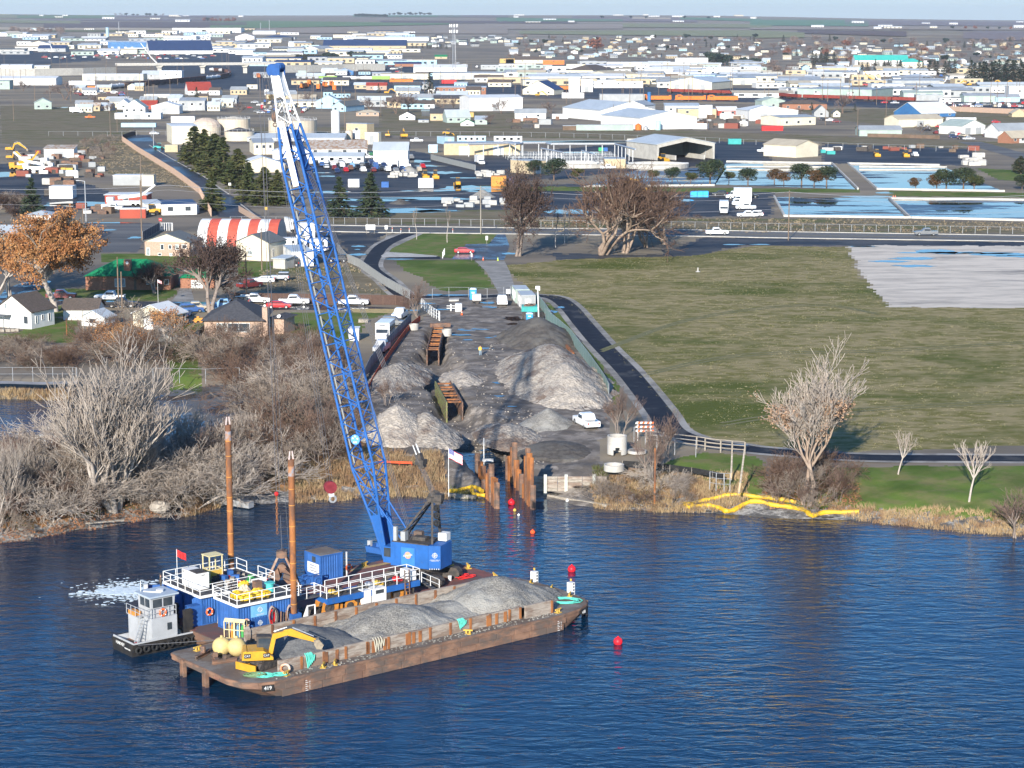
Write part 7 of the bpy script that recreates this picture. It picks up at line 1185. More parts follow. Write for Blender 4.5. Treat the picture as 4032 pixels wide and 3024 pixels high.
m.poly([bp(0.2,-1,-1),bp(.2,1,-1),bp(4.0,1,-1),bp(4.0,-1,-1)]);m.bd('foot_plate',CB1,BM)
m=MB();m.poly([bp(46.4,-1,-1),bp(46.4,1,-1),bp(BL_,1,-1),bp(BL_,-1,-1)]);m.poly([bp(46.4,-1,1),bp(46.4,1,1),bp(BL_,1,1),bp(BL_,-1,1)]);m.poly([bp(46.4,1,1),bp(46.4,1,-1),bp(BL_,1,-1),bp(BL_,1,1)]);m.bd('tip_plate',WR,BM)
m=MB();hd=FT_+AX*(BL_+.3)
for y in(-.35,-.12,.12,.35):m.tube(hd+V3((.25,y-.07,0)),hd+V3((.25,y+.07,0)),.62,n=18);m.tube(hd+V3((-.4,y-.07,.35)),hd+V3((-.4,y+.07,.35)),.38,n=14)
m.box(hd.x-.7,-.55,hd.z-.5,hd.x+.6,-.47,hd.z+.5);m.box(hd.x-.7,.47,hd.z-.5,hd.x+.6,.55,hd.z+.5);m.bd('head_sheaves',mt('sheave_blue',(.03,.10,.30),(.025,.08,.24),2),BM)
m=MB();[m.tube(bp(a,.8,-.8),bp(a+1.3,.8,-.8),.09,n=6)for a in np.arange(10,38,1.5)];m.bd('cable_tray',mt('tray_grey',(.25,.26,.25)),BM)
for t0,t1,s_ in((37.6,40.9,'Advanced American\nConstruction, Inc.'),(41.2,44.0,'Advanced')):
 hw_=1.3;m=MB();c_=[FT_+AX*t+SY_*hw_+TX*x for t,x in((t0,-.35),(t0,.3),(t1,.3),(t1,-.35))];m.poly(c_);m.poly([p_-SY_*.03 for p_ in c_[::-1]]);bn=m.bd('banner',WALL['W'],BM)
 o=text(s_,.27 if '\n' in s_ else.42,mt('lettering_navy',(.05,.08,.22)),bn,FT_+AX*((t0+t1)/2)+SY_*(hw_+.02)-TX*.03,(0,0,0),.004)
 from mathutils import Matrix
 X_=-AX;Z_=SY_;Y_=Z_.cross(X_);o.rotation_mode='QUATERNION';o.rotation_quaternion=Matrix((X_,Y_,Z_)).transposed().to_quaternion()
m=MB();c_=FT_+AX*12.3+SY_*1.35;m.tube(c_,c_+SY_*.06,.5,n=24);o=m.bd('round_sign',mt('sign_sky',(.12,.32,.62),None),BM)
m=MB();[m.cbox(c_+SY_*.08+V3((x,0,z)),(.16,.03,.14))for x,z in((-.25,.12),(.25,.12),(-.1,-.25),(.12,-.28),(0,.32))];m.bd('sign_mark',WR,o)
for s in(-1,1):strut(V3((1.2,s*.9,3.2)),bp(9.8,s,-1),.16,CR,name='backstop')
m=MB();GT=V3((-1.3,0,8.3))
for s in(-1,1):m.bar((-1.5,s*.9,3.9),(-1.35,s*.55,8.2),.2);m.bar((2.3,s*.9,3.9),(-1.1,s*.5,8.3),.2)
for k in range(6):t_=k/6;a_=V3((2.3,.9,3.9)).lerp(V3((-1.1,.5,8.3)),t_);b_=V3((2.3,-.9,3.9)).lerp(V3((-1.1,-.5,8.3)),min(1,t_+.16));m.bar(a_,b_,.07)
m.box(-1.7,-.7,8.0,-.8,.7,8.5);m.bd('gantry',DK,CR);m=MB()
for y in(-.4,-.13,.13,.4):m.tube((GT.x,y-.05,GT.z+.2),(GT.x,y+.05,GT.z+.2),.5,n=16)
m.bd('gantry_sheave',DK,CR)
for k in range(3):m=MB();m.torus((-1.9,.75,7.5-k*.75),.26,.09,16,6,ax='y');m.tube((-1.9,.7,7.5-k*.75),(-1.9,.8,7.5-k*.75),.14,n=10);m.bd('fender_ring',BLACK,CR)
m=MB();m.box(-2.5,.2,8.2,-1.7,.9,8.9);m.box(-2.4,.3,7.9,-1.8,.8,8.15);m.bd('light_box',DK,CR)
flag(CR.location+V3((2.6,-1.2,8.6)),4.8,1.6,.95,None,'flag with red and white stripes and stars above the crane gantry',R(-12),us=True,sag=.42)
EQ=FT_.lerp(TP,0);EQ=GT+(FT_+AX*BL_-GT)*.085
m=MB();m.cbox(EQ,(.9,.9,.5));m.bar(EQ-V3((.2,0,.6)),EQ+V3((.3,0,.8)),.6);m.bd('bridle',DK,CR)
TPt=FT_+AX*(BL_-.4)-TX*.5 if False else FT_+AX*(BL_-.4)+TX*-.5
for y in(-.45,-.15,.15,.45):strut(EQ+V3((0,y,0)),TPt+V3((0,y*.8,0)),.055,CR,(lambda:bpy.data.meshes.get('cable')or(lambda q:(q.tube((0,0,-.5),(0,0,.5),.5,n=5),q.mesh('cable',WIRE))[1])(MB()))(),'pendant_cable')
CBL=bpy.data.meshes['cable']
for y in(-.5,-.3,-.1,.1,.3,.5):strut(GT+V3((0,y,.3)),EQ+V3((0,y*.8,-.4)),.045,CR,CBL,'reeving_line')
for y in(-.35,.35):strut(EQ+(TPt-EQ)*.02+V3((0,y,0)),EQ+(TPt-EQ)*.045+V3((0,y,0)),.14,CR,bar_w,'socket')
for y in(-.3,0,.3):strut(V3((1.2,y,4.0)),TPt+V3((.3,y,0)),.05,CR,CBL,'hoist_line')
bpy.context.view_layer.update();MW=CR.matrix_world;HDW=MW@(hd+V3((.8,0,-.3)))
def line(a,b,w_,label,name='hoist_rope',group='ropes hanging from the boom head'):
 m=MB();m.tube(a,b,w_,n=5);return tag(m.bd(name,WIRE),label,'rope',group)
HB=atY('l2',1245,1385,HDW.y-2);
for k in(-.16,0,.16):line(HDW+V3((k,-.2,0)),HB+V3((k*1.6,0,.5)),.022,'thin rope from the boom head down to the red hook block')
e=em('hook_block',HB,R(20),'red hook block hanging on slanting ropes left of the boom','hook block');MB().tube((0,-.3,0),(0,.3,0),.62,n=16).bd('sheave_case',mt('block_red',(.22,.03,.04),(.16,.02,.03),2),e);MB().cbox((.1,0,-.75),(.5,.3,.35)).bd('swivel',WR,e);MB().torus((.25,0,-1.25),.32,.11,14,6,ax='y').bd('hook',STEEL,e)
CLM=BW(19.6,25.2,4.8);CH0=atY('l2',806,1440,CLM.y);line(HDW+V3((-1.0,0,0)),CH0,.03,'single rope from the boom head down to the hanging chain');line(HDW+V3((-.7,.3,0)),CLM,.03,'long rope from the boom head to the clamshell grab')
e=em('chain',CH0,0,'hanging chain between the two rusty spud pipes','chain');lk=MB();lk.torus((0,0,0),.13,.045,8,5,ax='y');lk.v=[(a*.75,b,c*1.5)for a,b,c in lk.v];lk=lk.mesh('chain_link',RUSTO)
for i in range(13):o=link('chain_link',lk,e,(.0,0,-.2-i*.3),R(90*(i%2)+20))
MB().ball((0,0,0),.22,8,6).bd('red_shackle',REDP,e)
BALL=atY('m2',182,135,HDW.y);line(HDW+V3((-.3,0,0)),BALL,.025,'short rope from the boom head to the weight ball');m=MB();m.ball((0,0,0),.42,12,8,sq=(.8,.8,1.2));m.torus((0,0,-.75),.18,.06,10,5,ax='y');tag(m.bd('headache_ball',RUST,None,BALL),'rusty weight ball hanging just below the boom head','weight ball')
line(HDW+V3((-1.2,0,0)),BW(20.2,24.6,1.4),.02,'tag line from the boom head to the deck beside the grab')
# ---- tug and work boats
def hull_boat(e,L_,W_,zt,mat,zi=None,bow=.25,name='hull',inner=None):
 n=12;out=[(0,-W_/2),(L_*(1-bow),-W_/2),(L_*.95,-W_*.32),(L_,0),(L_*.95,W_*.32),(L_*(1-bow),W_/2),(0,W_/2)]if bow else[(0,-W_/2),(L_,-W_/2),(L_,W_/2),(0,W_/2)]
 k=len(out);m=MB();V=[(x,y,zt)for x,y in out]+[(x*.96+.05,y*.85,-.3)for x,y in out]+[(x*.97+.04,y*.92,zt)for x,y in out]+[(x*.95+.06,y*.84,zi if zi is not None else zt-.4)for x,y in out]
 F=[(i,(i+1)%k,k+(i+1)%k,k+i)[::-1]for i in range(k)]+[(i,2*k+i,2*k+(i+1)%k,(i+1)%k)[::-1]for i in range(k)];m.add(V,F);m.bd(name,mat,e)
 m=MB();F=[(2*k+i,3*k+i,3*k+(i+1)%k,2*k+(i+1)%k)[::-1]for i in range(k)]+[tuple(range(3*k,4*k))];m.add(V,F);m.bd('inner_deck',inner or mat,e)
tg=em('tugboat',BW(-1.1,19.2,0),BA,'small grey and black tug pushing the left end of the crane barge','tugboat')
hull_boat(tg,6.6,3.9,1.15,TUGB,.75,0,inner=LGREY)
m=MB();m.box(.1,-1.8,1.15,.18,1.8,1.3);m.box(.1,-1.92,1.12,6.4,-1.84,1.28);m.bd('bulwark_cap',LGREY,tg);MB().box(.3,-1.2,.76,1.6,1.3,.80).bd('deck_hatch',RUST,tg)
m=MB();m.box(2.0,-1.85,.76,4.55,.95,3.15);m.box(1.45,-.3,.76,2.0,1.4,3.1);m.bd('deckhouse',LGREY,tg)
m=MB();m.psm([(2.15,3.15),(4.35,3.15),(4.55,5.0),(2.1,5.0)],-1.6,.7,'y');wh=m.bd('wheelhouse',LGREY,tg);MB().box(1.85,-1.85,5.0,4.8,.95,5.14).bd('roof',mt('tug_roof',(.36,.42,.48),None),tg)
for x in(2.3,3.35):MB().box(x,-1.63,4.05,x+.9,-1.58,4.8).bd('window',GLASS,wh)
for y in(-1.35,-.45):MB().box(2.09,y,4.05,2.13,y+.75,4.8).bd('window',GLASS,wh)
MB().box(3.55,-1.88,1.9,4.0,-1.84,2.55).bd('window',GLASS,tg)
MB().tube((3.6,-.6,5.14),(3.6,-.6,5.35),.33,n=16).bd('radar_dome',WR,tg);m=MB();m.tube((2.4,.2,5.2),(3.4,-1.2,5.22),.05);m.tube((2.3,.5,5.14),(2.3,.5,6.1),.03);m.bd('antenna',WR,tg)
lfr(tg,(3.2,-1.75,3.55),0);rlg(tg,[(1.5,-1.8,3.15),(4.5,-1.8,3.15),(4.5,.9,3.15)],.9,.8,LGREY,r=.025);rlg(tg,[(2.0,-1.8,3.15),(1.3,-1.8,3.15),(1.3,1.4,3.15)],.9,.8,LGREY,r=.025)
MB().box(1.3,-.6,3.1,2.1,1.4,3.15).bd('upper_platform',LGREY,tg);MB().box(1.35,0,3.15,1.95,1.2,3.5).bd('orange_locker',ORNG,tg)
ld=MB();ld.bar((.6,-1.5,.8),(1.6,-1.4,3.1),.07);ld.bar((.6,-1.0,.8),(1.6,-.9,3.1),.07);ld=ld.bd('ladder',STEEL,tg)
for i in range(8):t_=(i+.5)/8;MB().bar((.6+t_,-1.5,.8+2.3*t_),(.6+t_,-.95,.8+2.3*t_),.09,.04).bd('rung',STEEL,ld)
for i in range(8):MB().torus((.55+i*.8,-2.02,.62),.26,.10,14,6,ax='y').bd('tyre_fender',BLACK,tg)
for y in(-1.4,1.1):
 m=MB();m.box(5.6,y,.6,6.4,y+.4,3.2);
 for k in range(6):m.box(6.4,y,.8+k*.4,6.5,y+.4,1.0+k*.4)
 m.bd('push_knee',TUGB,tg)
text('HARVEY',.42,WR,tg,(-.02,.3,.82),(R(90),0,R(-90)),.01);text('WENATCHEE',.17,WR,tg,(-.02,-1.0,.6),(R(90),0,R(-90)),.01)
m=MB();[m.torus((5.0,-1.2+.1*k,1.0+.12*k),.32,.05,12,5)for k in range(4)];m.bd('rope_coil',ROPE_B,tg);MB().box(.45,-1.55,.8,.75,-1.25,1.15).bd('fuel_can',REDP,tg)
def prs(p,rz,h,shirt,legs,label,vest=None,hat=None,arms=0):
 """a standing figure grown as one skin, clothes and cap on it"""
 e=em('person',p,rz,label,'person');s=h/1.8
 V=[(0,0,.95),(0,0,1.2),(0,0,1.42),(0,0,1.55),(.01,0,1.68),(0,.11,.88),(.03,.12,.5),(0,.13,.08),(.12,.14,.04),(0,-.11,.88),(-.03,-.12,.5),(-.04,-.13,.08),(.08,-.14,.04),(0,.2,1.40),(.02,.28,1.14),(.12+arms,.26,.92),(.16+arms,.26,.84),(0,-.2,1.40),(.02,-.28,1.14),(.14+arms,-.24,.94),(.18+arms,-.24,.86)]
 E=[(0,1),(1,2),(2,3),(3,4),(0,5),(5,6),(6,7),(7,8),(0,9),(9,10),(10,11),(11,12),(2,13),(13,14),(14,15),(15,16),(2,17),(17,18),(18,19),(19,20)]
 RD=[.15,.15,.15,.06,.105,.10,.075,.055,.05,.10,.075,.055,.05,.075,.055,.042,.045,.075,.055,.042,.045]
 me=bpy.data.meshes.new('body');me.from_pydata([(a*s,b*s,c*s)for a,b,c in V],E,[]);o=link('body',me,e);o.modifiers.new('skin','SKIN');sk=me.skin_vertices[0].data
 for i,r in enumerate(RD):sk[i].radius=(r*s,r*s*(1.25 if i in(0,1,2)else 1))
 sk[0].use_root=True;su=o.modifiers.new('smooth','SUBSURF');su.levels=1;su.render_levels=1
 m_=bpy.data.materials.new('clothes_%s'%e.name);m_.use_nodes=True;t=m_.node_tree;tc_=N(t,'ShaderNodeTexCoord');sp=N(t,'ShaderNodeSeparateXYZ');rm=N(t,'ShaderNodeValToRGB');rm.color_ramp.interpolation='CONSTANT';mr=N(t,'ShaderNodeMapRange');mr.inputs[2].default_value=1.85*s
 t.links.new(tc_.outputs['Object'],sp.inputs[0]);t.links.new(sp.outputs['Z'],mr.inputs[0]);t.links.new(mr.outputs[0],rm.inputs[0]);t.links.new(rm.outputs[0],t.nodes['Principled BSDF'].inputs['Base Color']);cr=rm.color_ramp
 cr.elements[0].color=(.03,.025,.02,1);cr.elements[1].position=.075;cr.elements[1].color=(*legs,1);x_=cr.elements.new(.52);x_.color=(*shirt,1);x_=cr.elements.new(.83);x_.color=(.45,.27,.2,1);t.nodes['Principled BSDF'].inputs['Roughness'].default_value=.85;me.materials.append(m_)
 m=MB();m.ball((0,0,1.76*s),.125*s,12,7,sq=(1.05,.95,.75));m.tube((.02*s,0,1.73*s),(.02*s,0,1.75*s),.16*s,n=12);m.bd('hard_hat',hat or DK,e,smooth=True)
 if vest:m=MB();m.psm([(-.185*s,-.22*s),(.185*s,-.22*s),(.185*s,.22*s),(-.185*s,.22*s)],.98*s,1.46*s,'z');v_=m.bd('vest',vest,e);q=MB();q.box(-.19*s,-.225*s,1.12*s,.19*s,.225*s,1.18*s);q.box(-.19*s,-.14*s,.98*s,.19*s,-.09*s,1.47*s);q.box(-.19*s,.09*s,.98*s,.19*s,.14*s,1.47*s);q.bd('reflective_stripe',mt('reflective_yellow',(.75,.7,.2),None),v_)
 return e
def skiff(v,x,y,rz,L_,label,mat=CB2):
 p=at(v,x,y,0);e=em('skiff',p,R(rz),label,'boat');hull_boat(e,L_,1.9,.65,mat,.2,.3);m=MB();m.cbox((-.15,0,.75),(.4,.35,.6));m.tube((-.25,0,.5),(-.25,0,-.4),.07);m.bd('outboard_motor',LGREY,e);MB().box(L_*.35,-.8,.4,L_*.42,.8,.47).bd('bench',mat,e);return p
pb=skiff('b1',400,640,12,4.6,'blue work skiff with a grey outboard behind the tug');prs(pb+V3((1.3,.2,.22)),R(200),1.75,(.10,.075,.055),(.07,.06,.05),'person in brown work clothes standing in the blue skiff',hat=DK)
pb=skiff('b4',445,1290,-35,4.4,'blue and red skiff beside the foot of the boom');prs(pb+V3((1.2,-.5,.22)),R(20),1.78,(.03,.03,.035),(.03,.03,.035),'person in dark clothes and an orange vest standing in the skiff',vest=mt('vest_orange',(.8,.22,.04),None),hat=BLACK)
m=MB();q=np.random.default_rng(4);pw=at('b1',240,610,0)
for i in range(900):a=q.normal(0,1,2)*(1.7,1.9);s_=q.uniform(.02,.13)*(1.5 if abs(a[1])<1.2 else.8);m.ball((a[0]*1.2,a[1]+.15*a[0],0),s_,5,3,sq=(2.6,1.8,.3))
tag(m.bd('foam',mt('white_foam',(.66,.72,.74),(.5,.6,.65),3,.7),None,pw),'white churned foam behind the skiff',kind='stuff')
line(BW(-.6,17.2,1.1),BW(6.6,10.8,1.9),.03,'mooring line from the tug to the gravel barge','mooring_line','mooring lines')
BUOY=mt('buoy_red',(.75,.02,.035),(.6,.02,.03),3,.4)
for v,x,y,r,lb,mm_ in(('o',1235,1234,.42,'red buoy beyond the white post of the barge',BUOY),('o',1335,1391,.42,'red buoy alone on open water right of the barge',BUOY),('l4',430,878,.42,'red buoy in the channel between the sheet piles',BUOY),('l4',598,1106,.27,'small orange red buoy off the sheet piles',mt('buoy_orange',(.8,.10,.03),None)),('l4',456,930,.2,'small yellow float between the sheet piles',YEL),('l4',487,966,.15,'small white float off the sheet piles',WR),('l4',872,854,.2,'white float at the tip of the timber wall',WR)):
 p=at(v,x,y,0);m=MB();m.ball((0,0,r*.55),r,16,11);m.tube((0,0,r*1.5),(0,0,r*1.75),r*.2);tag(m.bd('buoy',mm_,None,p,smooth=True),lb,'buoy')
# ---- the works on the bank
ROCK=mt('rubble_rock',(.36,.32,.27),(.26,.225,.19),3.2,.95,vor=1,bump=.12,c3=(.16,.12,.095),sc3=.16,lo3=.49,hi3=.62,lo=.25,hi=.75)
ROCKB=mt('pale_rubble',(.42,.37,.31),(.32,.28,.235),3.2,.95,vor=1,bump=.10,c3=(.21,.17,.14),sc3=.2,lo3=.52,hi3=.64,lo=.25,hi=.75)
SOIL=mt('dark_soil',(.11,.098,.086),(.075,.066,.058),1.5,.95,bump=.08,c3=(.13,.12,.105),sc3=.3)
def hp(v,x,y,rx,ry,h,mat,label,rz=0,seed=1,p=1.15,rough=.12,n=70,base=2.25):c=at(v,x,y);return heap((c.x,c.y),rx,ry,h,mat,label,rz=rz,seed=seed,p=p,rough=rough,n=n,base=base)
hp('l3',1560,700,8.6,25,5.6,ROCK,'largest pile of pale rubble beside the green screened fence',R(8),2,1.2,.22,110);hp('l3',1660,800,6.5,15,4.6,ROCKB,'front shoulder of the largest rubble pile',R(8),5,1.2,.2,80)
hp('l3',1440,375,7.6,14,4.0,SOIL,'dark soil pile behind the largest rubble pile',R(4),3,1.2,.16,70);hp('l3',1525,1050,3.9,5.2,2.3,GRAVEL,'neat cone of grey gravel beside the white pickup',0,4,1.05,.04,60,2.4)
hp('l3',330,1120,5.6,8,4.0,ROCKB,'pale brown rubble pile at the shore end of the site',R(5),6,1.15,.16,80);hp('l3',560,1120,4.4,9,3.0,ROCK,'dark sided rubble ridge along the trench near the shore',R(14),7,1.1,.22,70)
hp('l3',330,690,4.8,14,2.6,ROCK,'rubble bank between the silt fence and the upper trench box',R(-6),1,1.2,.22,80);hp('l3',860,690,3.4,9,1.5,ROCKB,'low rubble bank right of the lower trench box',R(10),2,1.2,.18,60)
hp('l4',420,330,4.5,9,1.7,ROCK,'rubble slope above the channel mouth',R(12),3,1.2,.2,60);hp('l4',780,430,5,6,.9,SOIL,'low muddy heap behind the timber wall',0,4,1.2,.1,50);hp('m2',1990,830,4.5,6,2.6,GRAVEL,'grey gravel heap in the wet yard',0,5,1.1,.05,30);hp('m2',1275,885,4,6,1.5,SOIL,'low dark heap among the yard puddles',0,6,1.1,.05,30);hp('m2',1350,612,4,4,2.6,GRAVEL,'grey heap inside the concrete block bay',0,6,1.1,.05,24)
def rubble(n,v,x0,x1,y0,y1,mat,label,seed,smin=.05,smax=.22,nm='rubble'):
 q=random.Random(seed);m=MB()
 for i in range(n):
  p=at(v,q.uniform(x0,x1),q.uniform(y0,y1));z=float(gz_(np.array([p.x]),np.array([p.y]))[0]);s=q.uniform(smin,smax)*q.random()+smin
  if z>-.1:m.cbox((p.x,p.y,z+s*.15),(s,s*q.uniform(.6,1),s*.7),rz=q.random()*3)
 tag(m.bd(nm,mat),label,kind='stuff')
rubble(700,'l3',150,1200,400,1200,ROCKB,'broken pale stones over the trench slopes',1);rubble(400,'l4',60,700,120,560,ROCKB,'broken stones around the channel',2);rubble(500,'l4',650,1250,760,880,GRAVEL,'stones of the shore below the timber wall',3,.06,.2);rubble(400,'l1',200,1475,1430,1560,ROCKB,'stones on the left shore',4,.08,.3)
def trench_box(P0,P1,w,z0,z1,nb,mat2,label):
 """two steel walls held apart by cross tubes, sunk in the trench"""
 c=(P0+P1)/2;d=P1-P0;L_=d.length;e=em('trench_box',(c.x,c.y,0),math.atan2(d.y,d.x),label,'trench box')
 for s in(-1,1):m=MB();m.box(-L_/2,s*w/2-.08,z0,L_/2,s*w/2+.08,z1);[m.box(-L_/2,s*w/2-.14,z0+k*(z1-z0)/4+.1,L_/2,s*w/2+.14,z0+k*(z1-z0)/4+.22)for k in range(4)];m.bd('wall_panel',mat2 if s>0 else RUST,e)
 for i in range(nb):x=-L_/2+L_*(i+.5)/nb;MB().bar((x,-w/2,z1-.2-.1*(i%2)),(x,w/2,z1-.2-.1*(i%2)),.32,.2).bd('spreader',RUSTO,e)
trench_box(at('l3',612,545,1.2),at('l3',655,300,2.4),1.9,.3,3.1,11,RUST,'long rusty trench box in the upper trench');trench_box(at('l3',785,1010,.8),at('l3',690,740,2.6),2.2,.2,3.3,7,mt('green_steel',(.22,.25,.09),(.17,.13,.08),1.2,.8),'rusty trench box with green panels in the lower trench')
e0=0
for row,lst in(('left',((160,640,470),(187,690,538),(207,730,570),(214,780,682),(245,835,628),(262,850,600),(272,860,552),(290,888,662),(302,900,668),(315,915,706))),('right',((403,680,492),(420,695,495),(440,705,420),(455,722,388),(470,745,522),(486,770,602),(512,800,632),(535,832,715),(550,850,492),(561,866,432),(572,880,468),(584,896,508),(600,915,722)))):
 g=em('sheet_pile_wall',at('l4',lst[0][0],lst[0][1],0),0,f'{row} row of rusty sheet piles at the channel mouth','sheet piles')
 for i,(x,yb,yt)in enumerate(lst):
  b=at('l4',x,yb,0);t=atY('l4',x,yt,b.y);m=MB();w_=.34;d_=.18 if i%2 else-.18;q=[(-w_,0),(-w_*.5,d_),(w_*.5,d_),(w_,0),(w_,.03),(w_*.5,d_+.04),(-w_*.5,d_+.04),(-w_,.03)]
  m.psm(q,-2.2,t.z,'z');m.tube((0,d_-.02,t.z-.25),(0,d_+.06,t.z-.25),.05,n=6);m.bd('sheet_pile',RUSTO if i%3 else RUST,g,b-g.location,R(-18 if row=='left' else-12))
m=MB();m.tube((0,0,-.5),(0,0,3.4),.06,n=6);m.cbox((.5,.2,.5),(1.4,.7,.3));tag(m.bd('white_staff',WR,None,at('l4',212,560,0)),'white gauge pole behind the left sheet piles','pole')
w0=at('l4',600,752,.9);w1=at('l4',1186,752,.9);e=em('timber_wall',(w0.x,w0.y,.6),math.atan2(w1.y-w0.y,w1.x-w0.x),'timber retaining wall with pale posts beside the sheet piles','retaining wall');L_=(w1-w0).length
for k in range(5):
 for j in range(3):MB().box(j*L_/3+.02,-.08+.01*((k+j)%3),k*.36,(j+1)*L_/3-.02,.1,k*.36+.34).bd('plank',TIM if(k+j)%4 else GREYW,e)
for x in(698,862,1083):xx=L_*(x-600)/586;MB().box(xx-.18,-.3,-.4,xx+.18,-.1,2.05).bd('post',mt('pale_post',(.52,.54,.48),(.42,.43,.38),2),e)
def log(v,x0,y0,x1,y1,z,w_,mat,label,nm='timber_beam'):a,b=at(v,x0,y0,z),at(v,x1,y1,z);m=MB();m.bar(a-a,b-a,w_,w_*.8);return tag(m.bd(nm,mat,None,a),label,'timber')
log('l4',692,805,1190,890,.12,.55,GREYW,'long grey timber floating before the timber wall');log('b4',820,645,1590,715,.15,.5,GREYW,'long pale timber floating left of the sheet piles');log('l4',-20,820,150,826,.1,.4,GREYW,'short grey timber under the yellow boom');log('l4',1245,810,1470,885,.5,.14,GREYW,'bleached branch on the shore right of the timber wall','driftwood');log('l1',620,1495,900,1470,.7,.16,GREYW,'bleached branch on the left shore','driftwood');log('l1',180,1370,800,1190,2.6,.35,BARKS['white'],'fallen white trunk in the bushes of the left bank','fallen_trunk');log('l1',200,1390,860,1200,2.2,.25,BARKS['white'],'thinner fallen trunk beside the first one','fallen_trunk')
log('l3',1628,375,1722,488,2.8,.45,RUSTO,'long rusty steel beam beside the green fence','steel_beam');log('h3',535,1190,755,1185,3.0,.85,RUST,'thick rusty pipe lying at the head of the trench','steel_pipe');log('l2',290,1480,600,1530,.5,.9,STEEL,'corrugated culvert pipe reaching into the water','culvert');log('l4',1563,870,1563,866,.5,.1,ORNG,'stub of the orange survey pole','stake')
m=MB();m.tube((0,0,0),(0,0,6.6),.12,n=8);tag(m.bd('survey_pole',RUSTO,None,at('l4',1563,875,.4)),'tall orange survey pole on the right shore','pole')
m=MB();m.ball((0,0,.4),.95,9,6,sq=(1.3,.8,.8));tag(m.bd('boulder',ROCK,None,at('l1',1160,1400,.9)),'grey boulder on the left shore','boulder')
def ring(v,x,y,r,h,label,arch=False,disc=False):
 c=at(v,x,y);e=em('concrete_ring',c,0,label,'concrete ring');m=MB();n=28;ri=r*.84
 for i in range(n):
  a0,a1=2*math.pi*i/n,2*math.pi*(i+1)/n;am=(a0+a1)/2;z0=0
  if arch and abs(math.cos(am)*r)<r*.42 and math.sin(am)<0:z0=h*.42*math.sqrt(max(.05,1-(math.cos(am)/.42)**2))+.05
  o0,o1,i0,i1=[(math.cos(a)*k,math.sin(a)*k)for k in(r,ri)for a in(a0,a1)]
  m.add([(*o0,z0),(*o1,z0),(*o1,h),(*o0,h),(*i0,z0),(*i1,z0),(*i1,h),(*i0,h)],[(0,1,2,3),(5,4,7,6),(3,2,6,7),(1,0,4,5),(0,3,7,4),(2,1,5,6)])
 m.bd('ring_wall',KERB,e)
 if disc:MB().tube((0,0,h-.05),(0,0,h),ri,n=24).bd('cover',ROCK,e)
ring('l4',1266,475,1.22,2.3,'tall concrete manhole ring with an arched opening',True);ring('l4',1242,608,1.22,.75,'low concrete ring near the black silt fence');ring('l4',1423,468,1.2,.35,'flat concrete disc with rust on top',False,True);ring('h3',357,1240,.85,1.0,'concrete ring beside the orange silt fence');ring('h3',718,1305,.85,1.1,'concrete ring right of the trench box')
p=at('l4',1480,372);e=em('barricade',p,0,'barricade with three orange and white striped boards','barricade')
for k in range(3):
 for j in range(8):MB().psm([(-1.15+j*.29,0),(-.86+j*.29,0),(-.76+j*.29,.26),(-1.05+j*.29,.26)],-.03,.0,'y').bd('stripe',(WR,OLIFE)[j%2],e,(0,0,1.15+k*.52))
m=MB();[m.bar((s*.8,.05,-.1),(s*.8,.05,2.5),.08)for s in(-1,1)];m.bd('post',WR,e)
def fence(P,h,label,step=3,rail=2,mat=CHAIN,pm=None,panel=None,name='fence',kind_='fence',rr_=.035,pieces=False,lift=0):
 """posts every few metres, rails and, where there is one, the screen or boards between them"""
 e=em(name,P[0],0,label,kind_);O=P[0];S=sample(P,step)+[(P[-1],None)];q=MB();q.tube((0,0,-.2),(0,0,h),rr_*1.3,n=5);q=q.mesh('post',pm or mat)
 for s in S:link('post',q,e,s[0]-O)
 m=MB()
 for(a,_),(b,_2)in zip(S,S[1:]):
  for k in range(rail):z=h*(k+1)/rail;m.tube(a-O+V3((0,0,z)),b-O+V3((0,0,z)),rr_*.8,n=4)
 if rail:m.bd('rail',mat,e)
 if panel:
  M_=MB()
  for(a,_),(b,_2)in zip(S,S[1:]):
   if(b-a).length<.05:continue
   m=MB();a_,b_=a-O,b-O;m.bar(a_+V3((0,0,h*.5+lift)),b_+V3((0,0,h*.5+lift)),.05,h*.94)
   if pieces:m.bd('panel',panel,e)
   else:M_.add(m.v,m.f)
  if not pieces:M_.bd('screen',panel,e)
 return e
def PL(v,*a,z=LAND):return[at(v,x,y,z)for x,y in zip(a[::2],a[1::2])]
SCR=mt('green_screen',(.20,.30,.27),(.16,.25,.22),2,.8);SCG=mt('grey_screen',(.24,.24,.235),(.17,.17,.165),1,.85,dirt=.3);ONET=mt('orange_net',(.62,.09,.03),(.5,.07,.03),2,.8)
fence(PL('l3',1505,215,1560,262,1700,385,1850,585,1960,745,2005,830),2.0,'green screened wire fence along the right of the site',3,1,panel=SCR,pieces=True);fence(PL('h3',1690,945,1780,1060,1840,1150),2.0,'short end of the green screened fence by the containers',3,1,panel=SCR)
fence(PL('l3',440,245,380,310,255,440,120,600,60,730),1.8,'grey screened fence beside the shuttle bus',2.6,1,panel=SCG,pieces=True);fence(sml(PL('l3',512,228,425,300,300,468,190,630,78,822)),1.0,'bright orange silt fence winding along the site',2.2,0,ONET,WOODP,ONET,pieces=True,lift=-.05)
fence(PL('b4',540,335,700,345,890,350),.28,'orange netting lying behind the reeds',2.5,0,ONET,None,ONET);fence(PL('l4',1310,575,1560,590,1800,620,2040,660,2110,680),.7,'black silt fence across the right bank',3,0,BLACK,GREYW,BLACK,pieces=True)
fence(PL('l4',1500,385,1800,425,1960,440,2118,468)+PL('l5',70,498,146,506,222,512),1.5,'grey post and rail fence along the path',3.6,3,GREYW,GREYW,rr_=.085)
